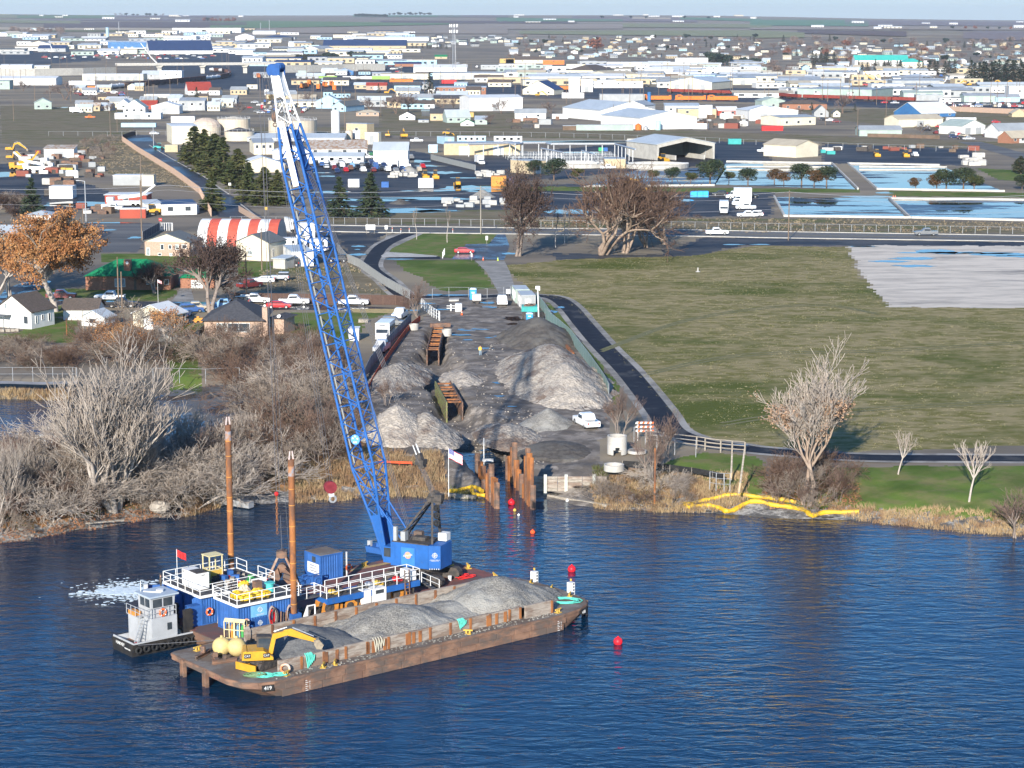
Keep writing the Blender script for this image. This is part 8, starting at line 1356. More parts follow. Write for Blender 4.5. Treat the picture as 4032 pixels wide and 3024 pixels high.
fence(PL('l4',1400,385,1625,470,1755,480,1890,495),2.0,'wire fence posts behind the slender bare tree',3,1);fence(PL('l4',2000,745,2065,760,2160,760),1.9,'short wire fence at the shore',1,3)
for v,x,y,x1,y1,lb in(('l5',200,655,222,490,'tall leaning post with a white foot beside the rail fence'),('l5',170,605,174,510,'dark leaning post left of the tall one')):a=at(v,x,y);b=atY(v,x1,y1,a.y+1.5);m=MB();m.tube(V3((0,0,-.2)),b-a,.13,.11,n=8);m.tube((0,0,0),(b-a)*.2,.14,n=8,m=1);tag(m.bd('post',[GREYW,mt('pale_orange',(.5,.35,.22),None)],None,a),lb,'post')
fence(PL('h2',1560,640,1700,700,1980,900,2250,1050),1.9,'wire fence with slats along the cycle path',2.4,1,panel=mt('slat_grey',(.33,.33,.31),(.27,.27,.25),2),pieces=True);fence(PL('h2',1460,520,1560,640),1.9,'end of the wire fence by the black off-road car',2.4,1,panel=SCG)
fence(PL('h2',340,1085,700,1090,1250,1098,1700,1105,2140,1112)+PL('h3',310,1015),2.0,'long dark brown board fence along the street',2.4,0,WALL['N'],WALL['N'],mt('brown_boards',(.10,.062,.05),(.08,.05,.04),3,.9),name='board_fence',pieces=True)
fence(PL('h3',440,1000,560,1100,640,1150),1.8,'white field gate at the entrance of the works',2,3,WR,WR,rr_=.05,name='gate',kind_='gate');fence(PL('h3',560,900,760,880,950,885,1140,895,1290,880,1410,870),1.9,'wire fence across the back of the site',4,1)
fence(PL('h1',1480,1500,2080,1535,2230,1400),1.3,'grey wire fence around the lawn of the white garage',2.4,1,panel=mt('thin_grey',(.25,.26,.25),None));fence(PL('l1',-200,460,80,458,216,458,560,458),2.0,'wire fence above the pond',3,2);fence(PL('l2',-200,522,60,526,215,530,505,518),2.0,'wire fence on the bank beyond the wet ramp',4,1)
fence([p+V3((0,3.5,0))for p in rt],1.8,'wire fence with many posts beyond the main road',3.1,1,rr_=.05);fence(PL('m2',1540,505,1700,545,1930,600),2.1,'wire fence beside the pipe gallery road',3,1,panel=mt('thin_grey',(.25,.26,.25),None));fence(PL('m3',-4000,300,-200,302,680,318,1210,340,1830,360,2212,380)+PL('m4',900,400,1800,430),2.2,'wire fence behind the open shed',7,1,rr_=.06)
fence(PL('m1',1065,345,1200,440,1290,495,1410,570,1520,640,1620,715,1740,805,1790,900,1840,1000),2.3,'tan panel wall along the diagonal street',4,0,WALL['P'],WALL['P'],WALL['P'],name='boundary_wall',kind_='wall',pieces=True,rr_=.12);fence(PL('m1',1070,330,1180,290),2.3,'dark end of the boundary wall',4,0,DK,DK,mt('brown_boards'),name='boundary_wall',kind_='wall');fence(PL('m1',2080,960,2300,1090),1.8,'pale board fence by the striped hut',2.5,0,WALL['P'],WALL['P'],WALL['P'],name='board_fence')
fence(PL('h1',1555,405,1740,300),2.2,'dark slatted fence beside the brick house',2.4,0,DK,STEEL,mt('navy_slats',(.04,.05,.075),None));fence(PL('h1',1740,300,1880,300),2.0,'white picket fence beside the striped hut',.6,1,WR,WR,rr_=.07);fence(PL('f4',1280,925,1700,945,2400,975),3.2,'tan panel wall before the parked car rows',8,0,WALL['P'],WALL['P'],WALL['P'],name='boundary_wall',kind_='wall',pieces=True,rr_=.15);fence(PL('m4',890,300,1130,305,1500,318),1.8,'brown board fence before the grey green shed',5,0,WALL['N'],WALL['N'],WALL['N'],name='board_fence')
def ssg(P,r,label,mat=TARP):
 P=sml(P,4)
 for p in P:p.z=max(p.z,float(gz_(np.array([p.x]),np.array([p.y]))[0]))+r*.6
 e=em('turbidity_boom',P[0],0,label,'floating boom')
 for k in range(0,len(P)-1,4):m=MB();[m.tube(P[i]-P[0],P[i+1]-P[0],r*(1+.15*math.sin(i*2)),n=8)for i in range(k,min(k+4,len(P)-1))];m.bd('boom_section',mat,e)
z_=.35
ssg(PL('l5',-10,706,60,702,160,698,260,703,415,714,z=z_),.26,'upper yellow turbidity boom on the right shore');ssg(PL('l5',0,718,80,715,130,722,160,732,240,716,330,722,400,727,450,735,475,748,520,740,650,742,z=.2),.26,'long lower yellow turbidity boom folded along the right shore');ssg(PL('b4',1290,660,1420,650,1560,635,1660,660,z=.3),.25,'yellow turbidity boom left of the sheet piles');ssg(PL('b4',1540,640,1570,690,1690,705,z=.25),.22,'bent yellow boom end at the sheet piles')
rib('boom_skirt',PL('l5',10,716,140,728,250,722,380,728,460,745,640,750,z=.12),1.3,mt('boom_skirt',(.36,.37,.37),(.03,.03,.035),.7,.6,lo=.5,hi=.52),1,kind='stuff')
def wbox(name,v,x0,x1,yb,h,D,mat,label,cat,rz=0,gz=LAND,extra=None):
 a=at(v,x0,yb,gz)if gz is not None else gp(v,x0,yb);s=pxm(a.y)*VIEW[v][2];W=(x1-x0)/s/math.cos(R(rz));H=h/s;e=em(name,a,R(rz),label,cat);MB().box(0,0,0,W,D,H).bd('body',mat,e);return e,W,D,H
def office(v,x,y,label,mm_):
 c=ctn(0,0,2.6,6.6,2.6,label,mm_,world=at(v,x,y),rz=R(6),name='office_container',roof=ROOF['L'])
 for k in range(3):opn(c,'window' if k!=1 else 'door',.8+k*1.8,1.0 if k!=1 else.1,.9,1.0 if k!=1 else 2.0,GLASS if k!=1 else WALL['W'],side=True,W=-.03)
 opn(c,'window',.8,1.1,.9,.7,WALL['W'],y=-.02)
office('h3',1530,1015,'front grey office container with a white notice, behind the teal skip',WALL['G']);office('h3',1468,950,'rear grey office container behind the front one',WALL['S'])
e,W_,D_,H_=wbox('skip','h3',1532,1700,1050,62,3.2,WALL['E'],'teal open skip full of scrap before the office containers','skip');m=MB();[m.box(W_*k/6-.04,-.06,0,W_*k/6+.04,0,H_)for k in range(7)];m.box(-.05,-.08,H_-.1,W_+.05,0,H_+.02);m.bd('rib',WALL['E'],e);m=MB();[m.cbox((rr.uniform(.3,W_-.3),rr.uniform(.3,2.8),H_+.1),(.6,.5,.3),rz=rr.random()*3)for _ in range(9)];m.bd('scrap',RUST,e)
for a in[('black_panel',1537,1640,1130,84,.3,DK,'black sheeted panel left of the light mast','panel'),('black_panel',1680,1775,1135,88,.3,BLACK,'black sheeted panel right of the light mast','panel')]:wbox(a[0],'h3',*a[1:])
def toilet(v,x0,x1,yb,h,label):
 e,W,D,H=wbox('portable_toilet',v,x0,x1,yb,h,1.15,mt('toilet_blue',(.03,.24,.55),(.03,.2,.47),2,.4),label,'portable toilet');MB().psm([(-.04,H),(W+.04,H),(W*.8,H+.22),(W*.2,H+.22)],-.03,D+.03,'y').bd('roof',mt('toilet_roof',(.55,.66,.75),None),e);MB().box(.15,-.04,.1,W-.15,0,H-.15).bd('door',mt('toilet_door',(.06,.32,.65),None),e);MB().box(W*.3,-.06,H*.62,W*.7,-.04,H*.75).bd('sign',WR,e)
toilet('h3',1580,1655,1140,70,'blue portable toilet before the black panels');toilet('h3',965,1040,912,110,'blue portable toilet beside the white generator trailer')
e,*_=wbox('generator_trailer','h3',995,1088,960,60,1.8,WALL['W'],'white generator on a black trailer','generator');e.location.z+=.7;m=MB();m.box(-.1,.1,-.35,1.9,1.7,-.02);m.tube((.9,-.05,-.4),(.9,.2,-.4),.34,n=12);m.tube((1.8,.8,-.3),(2.9,.8,-.4),.06);m.bd('trailer',DK,e);text('CAT',.3,TUGB,e,(.9,-.02,.8),(R(90),0,0))
e,W_,D_,H_=wbox('cabinet','h3',808,882,1046,92,.8,STEEL,'galvanised electric cabinet beside the white pipe bollards','cabinet');m=MB();m.box(.08,-.03,.1,W_*.5-.02,0,H_-.1);m.box(W_*.5+.02,-.03,.1,W_-.08,0,H_-.1);m.bd('door',STEEL,e)
wbox('concrete_slab','h3',740,848,935,22,2.0,KERB,'pale concrete slab behind the electric cabinet','slab');m=MB();m.tube((0,0,0),(0,0,1.3),.14);m.tube((-.8,0,.5),(1,0,.5),.07);m.tube((-.8,0,.95),(1,0,.95),.07);tag(m.bd('standpipe',WR,None,at('h3',762,1035)),'white standpipe beside the electric cabinet','pipe')
e=em('light_mast',at('h3',1718,1135),0,'white mast with cameras beside the office containers','mast');MB().tube((0,0,0),(-.2,0,5.6),.13,.1).bd('mast',WR,e);m=MB();m.cbox((-.2,0,5.9),(.8,.4,.55));m.cbox((.1,0,5.55),(.25,.3,.3));m.bd('camera_head',WR,e);MB().box(-.6,-.5,0,1.0,.8,.3).bd('base',STEEL,e)
def cone(v,x,y,label,mm_=OLIFE,h=.75):m=MB();m.tube((0,0,.04),(0,0,h),.17,.03,n=10);m.box(-.22,-.22,0,.22,.22,.04);m.tube((0,0,h*.5),(0,0,h*.68),.11,.075,n=10,m=1);tag(m.bd('traffic_cone',[mm_,WR],None,at(v,x,y)),label,'cone')
cone('h3',880,1078,'orange traffic cone beside the electric cabinet',h=.9);cone('h3',1113,482,'orange cone at the top of the gravel drive');cone('h3',1273,485,'lime cone at the top of the gravel drive',mt('lime',(.55,.7,.08),None));cone('m4',1108,808,'orange cone at the corner of the wide black basin');cone('m4',1126,808,'second orange cone at the corner of the wide black basin')
for x,y,lb in((123,175,'first'),(217,188,'second'),(308,182,'third'),(782,190,'fourth')):m=MB();m.tube((0,0,0),(0,0,1.25),.07,n=8,m=0);m.tube((0,0,.8),(0,0,1.1),.075,n=8,m=1);tag(m.bd('road_delineator',[WR,OLIFE],None,at('h3',x,y)),f'{lb} white delineator post from the left along the main road','post')
for x,y in((672,462),(682,440),(692,425)):m=MB();m.tube((0,0,0),(0,0,1.5),.09,n=8);tag(m.bd('bollard',WR,None,at('h3',x,y)),'white pole left of the red sedan','bollard','white poles left of the red sedan')
def sign(v,x,yb,w,h,z,label,mm_=WR):e=em('road_sign',gp(v,x,yb),0,label,'sign');m=MB();m.tube((0,.05,0),(0,.05,z+h),.045,n=6)if w<1.6 else[m.tube((k,.05,0),(k,.05,z+h),.06,n=6)for k in(-w*.4,w*.4)];m.bd('post',GREYW,e);MB().box(-w/2,-.03,z,w/2,.0,z+h).bd('board',mm_,e);return e
sign('h2',1822,332,2.4,1.3,1.0,'large blank white notice board at the start of the cycle path');sign('h2',1993,358,.7,1.0,1.7,'small white sign right of the notice board');sign('h3',1152,308,.55,1.0,1.0,'white path sign on the lawn beside the asphalt pad');sign('h3',988,490,.3,.8,.9,'narrow white sign at the edge of the asphalt pad');e=sign('h1',1748,262,.8,.8,1.6,'red stop sign at the street corner',REDP);text('STOP',.28,WR,e,(0,-.05,2.0),(R(90),0,0));sign('h2',684,135,.8,.8,1.6,'yellow diamond warning sign by the olive pines',YEL);sign('m1',2003,802,.8,.8,2.6,'white sign on the verge below the pines');sign('h3',1385,870,.8,.9,.4,'white site notice on the back fence')
prs(at('h3',1082,1528),R(75),1.85,(.30,.12,.05),(.22,.30,.36),'worker in an orange and yellow vest and dark hat walking through the site',vest=mt('vest_yellow_orange',(.80,.30,.03),(.7,.6,.05),3),hat=BLACK)
# ---- the near houses
def win(e,L_,W=0):
 for i,(x,z,w_,h_,s_)in enumerate(L_):opn(e,'window',x,z,w_,h_,GLASS if i%3 else mt('curtain_glass',(.30,.34,.34),(.2,.23,.23),1.5,.15),side=s_!=0,W=W if s_==1 else-1)
e,W,D,H=bld('h1',-95,345,512,1372,190,-24,'s',2.6,0,'W','N',0,0,'small white house with a steep dark brown roof at the left edge');win(e,[(W*.28,H+.35,.45,.8,0),(W*.80,.9,.85,1.3,0),(W*.84,-.3,.8,.3,0),(1.2,.9,.5,1.2,1),(3.0,1.3,.5,.8,1),(4.9,.9,.5,1.3,1)],W)
m=MB();m.psm([(-.1,2.2),(3.6,2.2),(3.6,2.3),(-.1,2.3)],-2.2,.0,'y');m.bar((.1,-2.1,0),(.1,-2.1,2.2),.1);m.bar((3.4,-2.1,0),(3.4,-2.1,2.2),.1);m.bd('porch',ROOF['K'],e);MB().tube((W*.55,3,H+.9),(W*.55,3,H+2.1),.1).bd('flue',STEEL,e)
e,W,D,H=bld('h1',690,690,1060,1272,118,0,'f',.5,6,'W','N',0,0,'low white garage with a brown roof beside the rust coloured tree');bld('h1',870,1140,1215,1350,105,-22,'s',.45,0,'W','L',1,0,'little white shed with a pale metal roof in the bushes')
e,W,D,H=bld('h1',1418,1850,1982,1372,150,-24,'s',.42,0,'C','W',0,0,'cream garage with a wide white metal roof');win(e,[(.8,1.0,.7,.9,1),(4,.2,.8,1.9,1)],W);bld('h1',1552,1795,1862,1388,125,-20,'s',.4,0,'W','D',0,0,'white lean-to with a dark roof before the cream garage')
e,W,D,H=bld('h1',1562,2066,2150,582,152,-14,'s',.34,0,'P','K',0,0,'two storey brick house with a pale gable beside the striped hut');win(e,[(.5,.1,.7,1.6,0),(W*.36,1.5,.7,1.1,0),(W*.54,1.7,.6,.8,0),(W*.69,1.6,.7,1.0,0),(W*.84,1.9,1,.75,0),(W*.3,.1,.7,.45,0),(W*.56,.1,.5,.45,0),(W*.78,.05,.8,.6,0),(1.5,1.5,.9,1.2,1)],W)
m=MB();m.add([(-.3,-.08,H),(W+.3,-.08,H),(W/2,-.08,H+.34*W*.5-.1)],[(0,1,2)]);m.bd('gable',WALL['C'],e)
e,W,D,H=bld('h1',935,935,1850,945,150,0,'hip',.52,11,'K','E',0,0,'brick house under a bright green hipped roof');win(e,[(W*.35,.7,1.9,1.5,0),(W*.36,-.25,.6,.35,0),(W*.93,1.2,.8,.9,0),(W*.72,1.2,1,.8,0)],W);m=MB();m.box(W*.44,1.5,H+.2,W*.52,3,H+3.1);ch=m.bd('chimney',WALL['K'],e);MB().tube((W*.48,1.44,H+2.5),(W*.48,1.5,H+2.5),.3,n=14).bd('disc',WR,ch);MB().psm([(W*.55,H),(W*.70,H),(W*.625,H+.9)],-1.5,3,'y').bd('porch_gable',ROOF['E'],e);MB().box(W*.57,-.05,.1,W*.60,.02,2.1).bd('door',DOORD,e)
bld('h1',1965,1965,2330,925,112,0,'hip',.5,7,'K','E',0,1,'green roofed brick garage behind the dark bare tree');e,W,D,H=bld('h2',15,640,640,1455,178,0,'hip',.58,12.5,'P','D',0,0,'pale brick ranch house with a dark hipped roof and a chimney',over=.6)
win(e,[(W*.22,.9,1.6,1.4,0),(W*.41,.9,1.8,1.4,0),(W*.60,.9,1.8,1.4,0)],W);MB().box(W+.02,.4,-.3,W+.9,1.6,H+2.2).bd('chimney',WALL['P'],e);e2,W2,D2,H2=bld('h2',735,880,968,1425,172,-18,'hip',.5,7,'P','D',0,0,'right wing of the pale brick ranch house with a satellite dish',over=.6);m=MB();m.tube((1.8,-.5,H2+.3),(1.8,-.65,H2+.45),.32,.36,n=14);m.tube((1.8,-.3,H2),(1.8,-.5,H2+.35),.04);m.bd('satellite_dish',WR,e2)
e,W,D,H=bld('h2',350,718,858,632,198,-22,'s',.42,0,'C','K',0,0,'cream house with a slate grey gabled roof and one small window');win(e,[(W*.36,1.3,1.1,.8,0),(1.5,.9,.7,1.6,1)],W)
bld('h2',757,892,975,718,108,-24,'mono',.12,0,'Q','L',0,0,'small pale shed with a rusty door behind the silver jeep',over=.3,doorm=RUSTO);bld('h2',800,970,1195,690,152,14,'flat',0,0,'W','L',0,0,'long white flat shed behind the small pale shed');bld('h1',-300,-300,335,470,120,0,'f',.3,12,'S','L',0,0,'long grey green shed behind the plane trees')
for a in((855,960,985,318,112,20,'boxy white caravan right of the striped hut'),(1030,1040,1215,425,175,4,'tall white caravan behind the boom'),(1150,1160,1350,522,92,3,'low white motorhome behind the boom'),(830,850,1020,492,76,8,'grey white motorhome beside the cream house'),(1010,1015,1130,470,90,4,'small white trailer behind the boom')):e,W,D,H=bld('h2',a[0],a[1],a[2],a[3],a[4],a[5],'flat',0,3,'W','W',2,0,a[6],name='caravan',cat='caravan');e.location.z+=.5;m=MB();m.tube((W*.4,-.1,-.1),(W*.4,.3,-.1),.38,n=12);m.tube((W*.6,-.1,-.1),(W*.6,.3,-.1),.38,n=12);m.bd('wheel',BLACK,e)
bld('h2',1585,1585,1695,1500,120,0,'flat',0,3,'W','W',1,0,'white cabin boat on a trailer beside the boom',name='cabin_boat',cat='boat')
a=gp('h2',-70,470);s_=pxm(a.y)*2.765;W_=870/s_;rad=330/s_;e=em('striped_hut',(a.x,a.y,LAND),R(-4),'half round hut with red and white stripes','hut');ns_=8;n=14;ry=7.0
for k in range(ns_):
 m=MB();x0,x1=W_*k/ns_,W_*(k+1)/ns_
 for i in range(n):t0,t1=math.pi*i/n,math.pi*(i+1)/n;Pq=lambda x,t:(x,ry-ry*math.cos(t),rad*.82*math.sin(t));m.poly([Pq(x0,t0),Pq(x1,t0),Pq(x1,t1),Pq(x0,t1)])
 m.bd('roof_stripe',mt('stripe_red',(.52,.10,.065),(.44,.085,.055),.8,.6,dirt=.2)if k%2 else ROOF['W'],e)
for x in(0,W_):m=MB();m.poly([(x+(.02 if x else-.02),ry-ry*math.cos(math.pi*i/n),rad*.82*math.sin(math.pi*i/n))for i in range(n+1)]);m.bd('end_wall',WALL['G'],e)
# ---- railway, overpass, machines, poles
def cwall(P,h,w_,mat,label,name='retaining_wall',step=14):
 e=em(name,P[0],0,label,'wall');S=[s[0]for s in sample(P,step)]+[P[-1]]
 for a,b in zip(S,S[1:]):
  if(b-a).length>.3:MB().bar(a-P[0]+V3((0,0,h/2)),b-P[0]+V3((0,0,h/2)),w_,h).bd('wall_panel',mat,e)
 return e
def G(v,*a):return[gp(v,x,y)for x,y in zip(a[::2],a[1::2])]
cwall(G('f1',-60,664,300,662,700,655,1010,645),7.5,1.2,WALL['Q'],'long pale retaining wall rising to the overpass');cwall(G('f2',230,634,500,628,800,620,1140,614),8.0,1.2,WALL['Q'],'pale block retaining wall right of the overpass')
ov=em('overpass',gp('f1',1400,640),0,'concrete road overpass crossing the railway','bridge');A_,B_=gp('f1',1015,645),gp('f2',235,634);O_=ov.location;pr=[A_.lerp(B_,t)for t in(0,.26,.52,.78,1)]
for i,(a,b)in enumerate(zip(pr,pr[1:])):MB().bar(a-O_+V3((0,0,9.6)),b-O_+V3((0,0,9.6)),12,1.6).bd('girder',WALL['Q'],ov);MB().bar(a-O_+V3((0,-6.2,11)),b-O_+V3((0,-6.2,11)),.4,1.3).bd('parapet',KERB,ov)
for a in pr[1:4]:m=MB();m.box(-2.2,-3,0,2.2,3,7.5);m.psm([(-2.2,6.5),(2.2,6.5),(4.5,8.8),(-4.5,8.8)],-5,5,'y');m.bd('pier',WALL['Q'],ov,a-O_)
WAG={'grain':mt('grain_wagon',(.12,.06,.05),(.09,.05,.04),.5,.8),'tank':WALL['W'],'red':mt('red_wagon',(.26,.05,.035),(.2,.04,.03),.5,.8),'green':mt('green_wagon',(.25,.38,.10),None),'loco':mt('loco_orange',(.68,.19,.03),(.55,.15,.03),.7,.6)}
_wm={}
def wagon(k,p,rz,label,group,L_=17):
 if k not in _wm:
  m=MB();u=MB()
  if k=='tank':m.tube((-L_/2,0,2.6),(L_/2,0,2.6),1.5,n=12);m.tube((0,0,4),(0,0,4.5),.5)
  elif k=='loco':m.box(-10.5,-.9,1.3,10.5,.9,4.1);m.box(6.5,-1.5,1.3,9.3,1.5,4.6);m.box(-10.5,-1.5,1.1,11,1.5,1.5)
  elif k=='grain':m.psm([(-8.3,1.9),(-6.5,1.1),(6.5,1.1),(8.3,1.9),(8.5,4.5),(-8.5,4.5)],-1.55,1.55,'y');[m.box(-8+i*1.6,-1.62,1.6,-7.9+i*1.6,1.62,4.4)for i in range(11)]
  else:m.box(-L_/2,-1.5,1.2,L_/2,1.5,3.3 if k=='red' else 4.2)
  u.box(-8,-1.2,.3,-5,1.2,1.1);u.box(5,-1.2,.3,8,1.2,1.1);u.box(-8,-.2,.6,8,.2,1.0);[u.tube((x,-1.0,.45),(x,1.0,.45),.45,n=8)for x in(-7.3,-5.7,5.7,7.3)]
  if k=='loco':u.box(-9,-1.0,3.6,5.5,1.0,4.25);u.box(6.8,-1.53,3.2,9,1.53,4.0)
  _wm[k]=(m.mesh('body',WAG[k]),u.mesh('bogie',DK))
 e=em('locomotive' if k=='loco' else 'rail_wagon',p,rz,label,'locomotive' if k=='loco' else 'rail wagon',group);link('body',_wm[k][0],e);link('bogie',_wm[k][1],e)
def train(P,k,label,group,gap=18.2):
 for p,d in sample(P,gap):wagon(k if isinstance(k,str)else rr.choice(k),p,math.atan2(d.y,d.x),label,group)
train(sml(G('f1',905,782,1180,758,1500,728,1780,702,1950,682,2000,655,1960,635,1850,625),6),('grain','grain','grain','tank'),'grain wagon of the long curved train','long curved grain train');wagon('loco',gp('f1',842,788),R(5),'orange locomotive at the end of the grain train',None)
train(G('f3',1470,812,2212,835)+G('f4',300,835,1280,862),'red','dark red open wagon of the long row','row of dark red wagons')
for v,x,y,rz,lb in(('f3',1290,880,180,'left locomotive of the three beside the blue tank'),('f3',1590,882,180,'middle locomotive of the three beside the blue tank'),('f3',1870,884,180,'right locomotive of the three beside the blue tank'),('f3',500,790,0,'orange locomotive behind the navy roofed building'),('f2',1285,725,180,'orange locomotive behind the brick roundhouse')):wagon('loco',gp(v,x,y),R(rz),lb,None)
for x,y in((480,740),(560,780),(620,760),(700,790),(440,770),(680,755),(40,680),(110,672)):wagon('loco',gp('f2',x,y),R(rr.choice((80,100,-85))),'orange locomotive end-on in the railway yard','orange locomotives in the railway yard')
for k,x in(('green',645),('red',742),('tank',852),('tank',970),('green',1105)):wagon(k,gp('f2',x,702),0,{'green':'lime green wagon at one end of the tank cars','red':'red wagon between the green wagon and the tank cars','tank':'white tank car in the railway yard'}[k],'short row of yard wagons')
for i in range(5):rib('railway_track',[p+V3((0,14+i*9,0))for p in G('f3',-2200,780,-1200,790,600,860,2212,880)],2.6,mt('ballast',(.16,.145,.135),(.12,.11,.10),.5),2)
for v,x,y,a,r_,s_,lb in(('m2',1165,312,90,6,1,'small excavator facing away beyond the white pickup'),('m2',1305,326,100,5.5,1.4,'excavator with a raised arm beside the dark skip'),('m3',1190,808,180,7.5,1.25,'yellow excavator half hidden by the bare clump'),('m1',95,440,0,6,1.2,'yellow excavator at the left edge of the salvage yard'),('m1',95,508,0,5,1,'yellow machine below the first one in the salvage yard'),('f4',1740,730,180,6,1.5,'yellow excavator beside the dark fir row'),('f4',1950,725,0,6,1.5,'orange yellow excavator among the fir row machines'),('f4',2060,728,20,6,1.5,'second orange yellow excavator among the fir row machines'),('f2',1160,822,0,6,1.3,'yellow rail machine before the brick roundhouse'),('f3',260,842,0,6,1.2,'yellow machine before the navy roofed building')):exc(gp(v,x,y),R(a),r_,R(a),lb,s_,.8,detail=False,blade=False)
def loader(v,x,y,rz,label,s=1,mat=CATY):
 e=em('wheel_loader',gp(v,x,y),R(rz),label,'loader');e.scale=(s,s,s);MB().psm([(-3,.9),(1,.9),(1,1.6),(-.8,2),(-3,2)],-.9,.9,'y').bd('body',mat,e);MB().box(-.8,-.75,1.9,.8,.75,3.3).bd('cab',GLASS,e);m=MB();m.box(-.9,-.8,3.3,.9,.8,3.4);m.bar((.9,-.7,1.5),(3,-.7,.7),.25);m.bar((.9,.7,1.5),(3,.7,.7),.25);m.bd('lift_arm',mat,e);MB().psm([(2.9,.1),(4.1,.05),(3.3,.5),(3.1,1.3)],-1.4,1.4,'y').bd('bucket',mat,e)
 for x_ in(-1.9,1.4):
  for y_ in(-1,1):MB().tube((x_,y_-.25,.75),(x_,y_+.25,.75),.75,n=14).bd('wheel',BLACK,e)
for a in(('m2',1490,668,-80,'left yellow loader beside the concrete block bay'),('m2',1580,668,-85,'right yellow loader beside the concrete block bay'),('m2',1775,738,95,'yellow backhoe loader before the red container'),('m2',1690,292,0,'yellow telehandler beyond the site trailers'),('m4',968,462,-90,'yellow loader facing the camera in the black storage yard'),('m4',1212,465,-90,'small yellow loader right of the other one in the black storage yard'),('m3',1350,518,-60,'orange loader at the mouth of the open shed'),('m1',1320,985,180,'orange loader before the small white shed'),('m1',1390,420,0,'green tractor at the gate of the treatment works')):loader(*a,s=.85,mat=WALL['E']if 'green' in a[4]else CATY)
def mcr(v,x,y,bx,by,label,mat=WR):
 p=gp(v,x,y);t=atY(v,bx,by,p.y+2)-p;e=em('mobile_crane',p,0,label,'mobile crane');q=.3*(1 if t.x>0 else-1);m=MB();m.cbox((0,0,1.3),(10,2.6,1.2));m.cbox((4.2*(-1 if t.x<0 else-1),0,2.3),(2,2.4,1.4));m.bd('carrier',mat,e);MB().bar((2 if t.x<0 else-2,0,2.8),t*.55,.9).bd('boom',mat,e);MB().bar(t*.5,t,.55).bd('boom_extension',mat,e);m=MB();[m.tube((x_,-1.3,.6),(x_,1.3,.6),.6,n=10)for x_ in(-4,-2.6,2.6,4)];m.bd('wheel',BLACK,e)
for a in(('m1',330,610,120,440,'white mobile crane with its thick boom lowered in the salvage yard'),('m1',210,600,335,430,'yellow mobile crane crossing the white one',CATY),('m1',1090,920,1350,725,'white rough terrain crane with a red boom tip'),('f1',1420,640,1225,375,'mobile crane with a long thin boom before the blue warehouse'),('f4',950,712,862,600,'crane truck with a yellow boom beside the sage warehouse',CATY),('f4',1010,715,935,612,'crane truck with a white boom beside the yellow one'),('f4',1530,728,1565,645,'white crane boom standing before the firs'),('f1',450,455,432,350,'pale lift boom among the blue lifts')):mcr(*a)
BXC=[('white',WALL['W'],'white'),('grey',WALL['G'],'grey'),('red',mt('dull_red',(.22,.07,.05)),'rusty red'),('brn',WALL['N'],'brown'),('dark',DK,'black'),('conc',KERB,'concrete'),('rust',RUST,'rusty')]
def clt(n,v,x0,x1,y0,y1,s0,s1,what,where,seed,cols=BXC,name='crate',cat='container'):
 q=random.Random(seed);me={}
 for i in range(n):
  k,mat,c=q.choice(cols);key=(k,name)
  if key not in me:m=MB();m.box(-.5,-.5,0,.5,.5,1);m.box(-.45,-.45,1,.45,.45,1.05);me[key]=m.mesh(name,mat)
  o=link(name,me[key],None,gp(v,q.uniform(x0,x1),q.uniform(y0,y1)),q.uniform(-.4,.4));s=q.uniform(s0,s1);o.scale=(s*q.uniform(.8,2.2),s,s*q.uniform(.5,.9));tag(o,f'{c} {what} {where}',cat,f'{what}s {where}')
clt(60,'m1',150,900,430,660,.8,2.6,'scrap item','in the salvage yard',1,name='scrap_item',cat='scrap');clt(16,'m1',400,660,560,840,1.2,3,'steel box','beside the mobile cranes',2);clt(24,'m4',500,1800,385,425,.9,2.4,'pallet of fittings','along the storage yard fence',3,cat='pallet',name='pallet');clt(12,'m4',1700,1900,450,540,1.6,3,'concrete block','stacked at the storage yard corner',4,[BXC[5]],'concrete_block','block')
clt(16,'m2',1190,1440,630,662,1.2,1.5,'concrete block','of the grey heap bay',5,[BXC[5]],'concrete_block','block');clt(14,'m2',1940,2160,625,660,1.3,1.8,'concrete block','of the low wall beside the red container',6,[BXC[5]],'concrete_block','block');clt(16,'m2',1640,2200,850,920,.9,2.0,'stacked kerb','along the far verge of the yard',7,[BXC[5],BXC[1]],'kerb_stack','block');clt(14,'m1',700,1040,900,1010,.9,2.4,'piece of junk','before the red and white container store',8,name='scrap_item',cat='scrap');clt(30,'m3',1650,2212,130,240,1.5,3.6,'tank or crate','beside the white warehouses',9);clt(18,'m3',0,480,120,240,1.5,3.5,'parked load','before the low white house',10,cat='load')
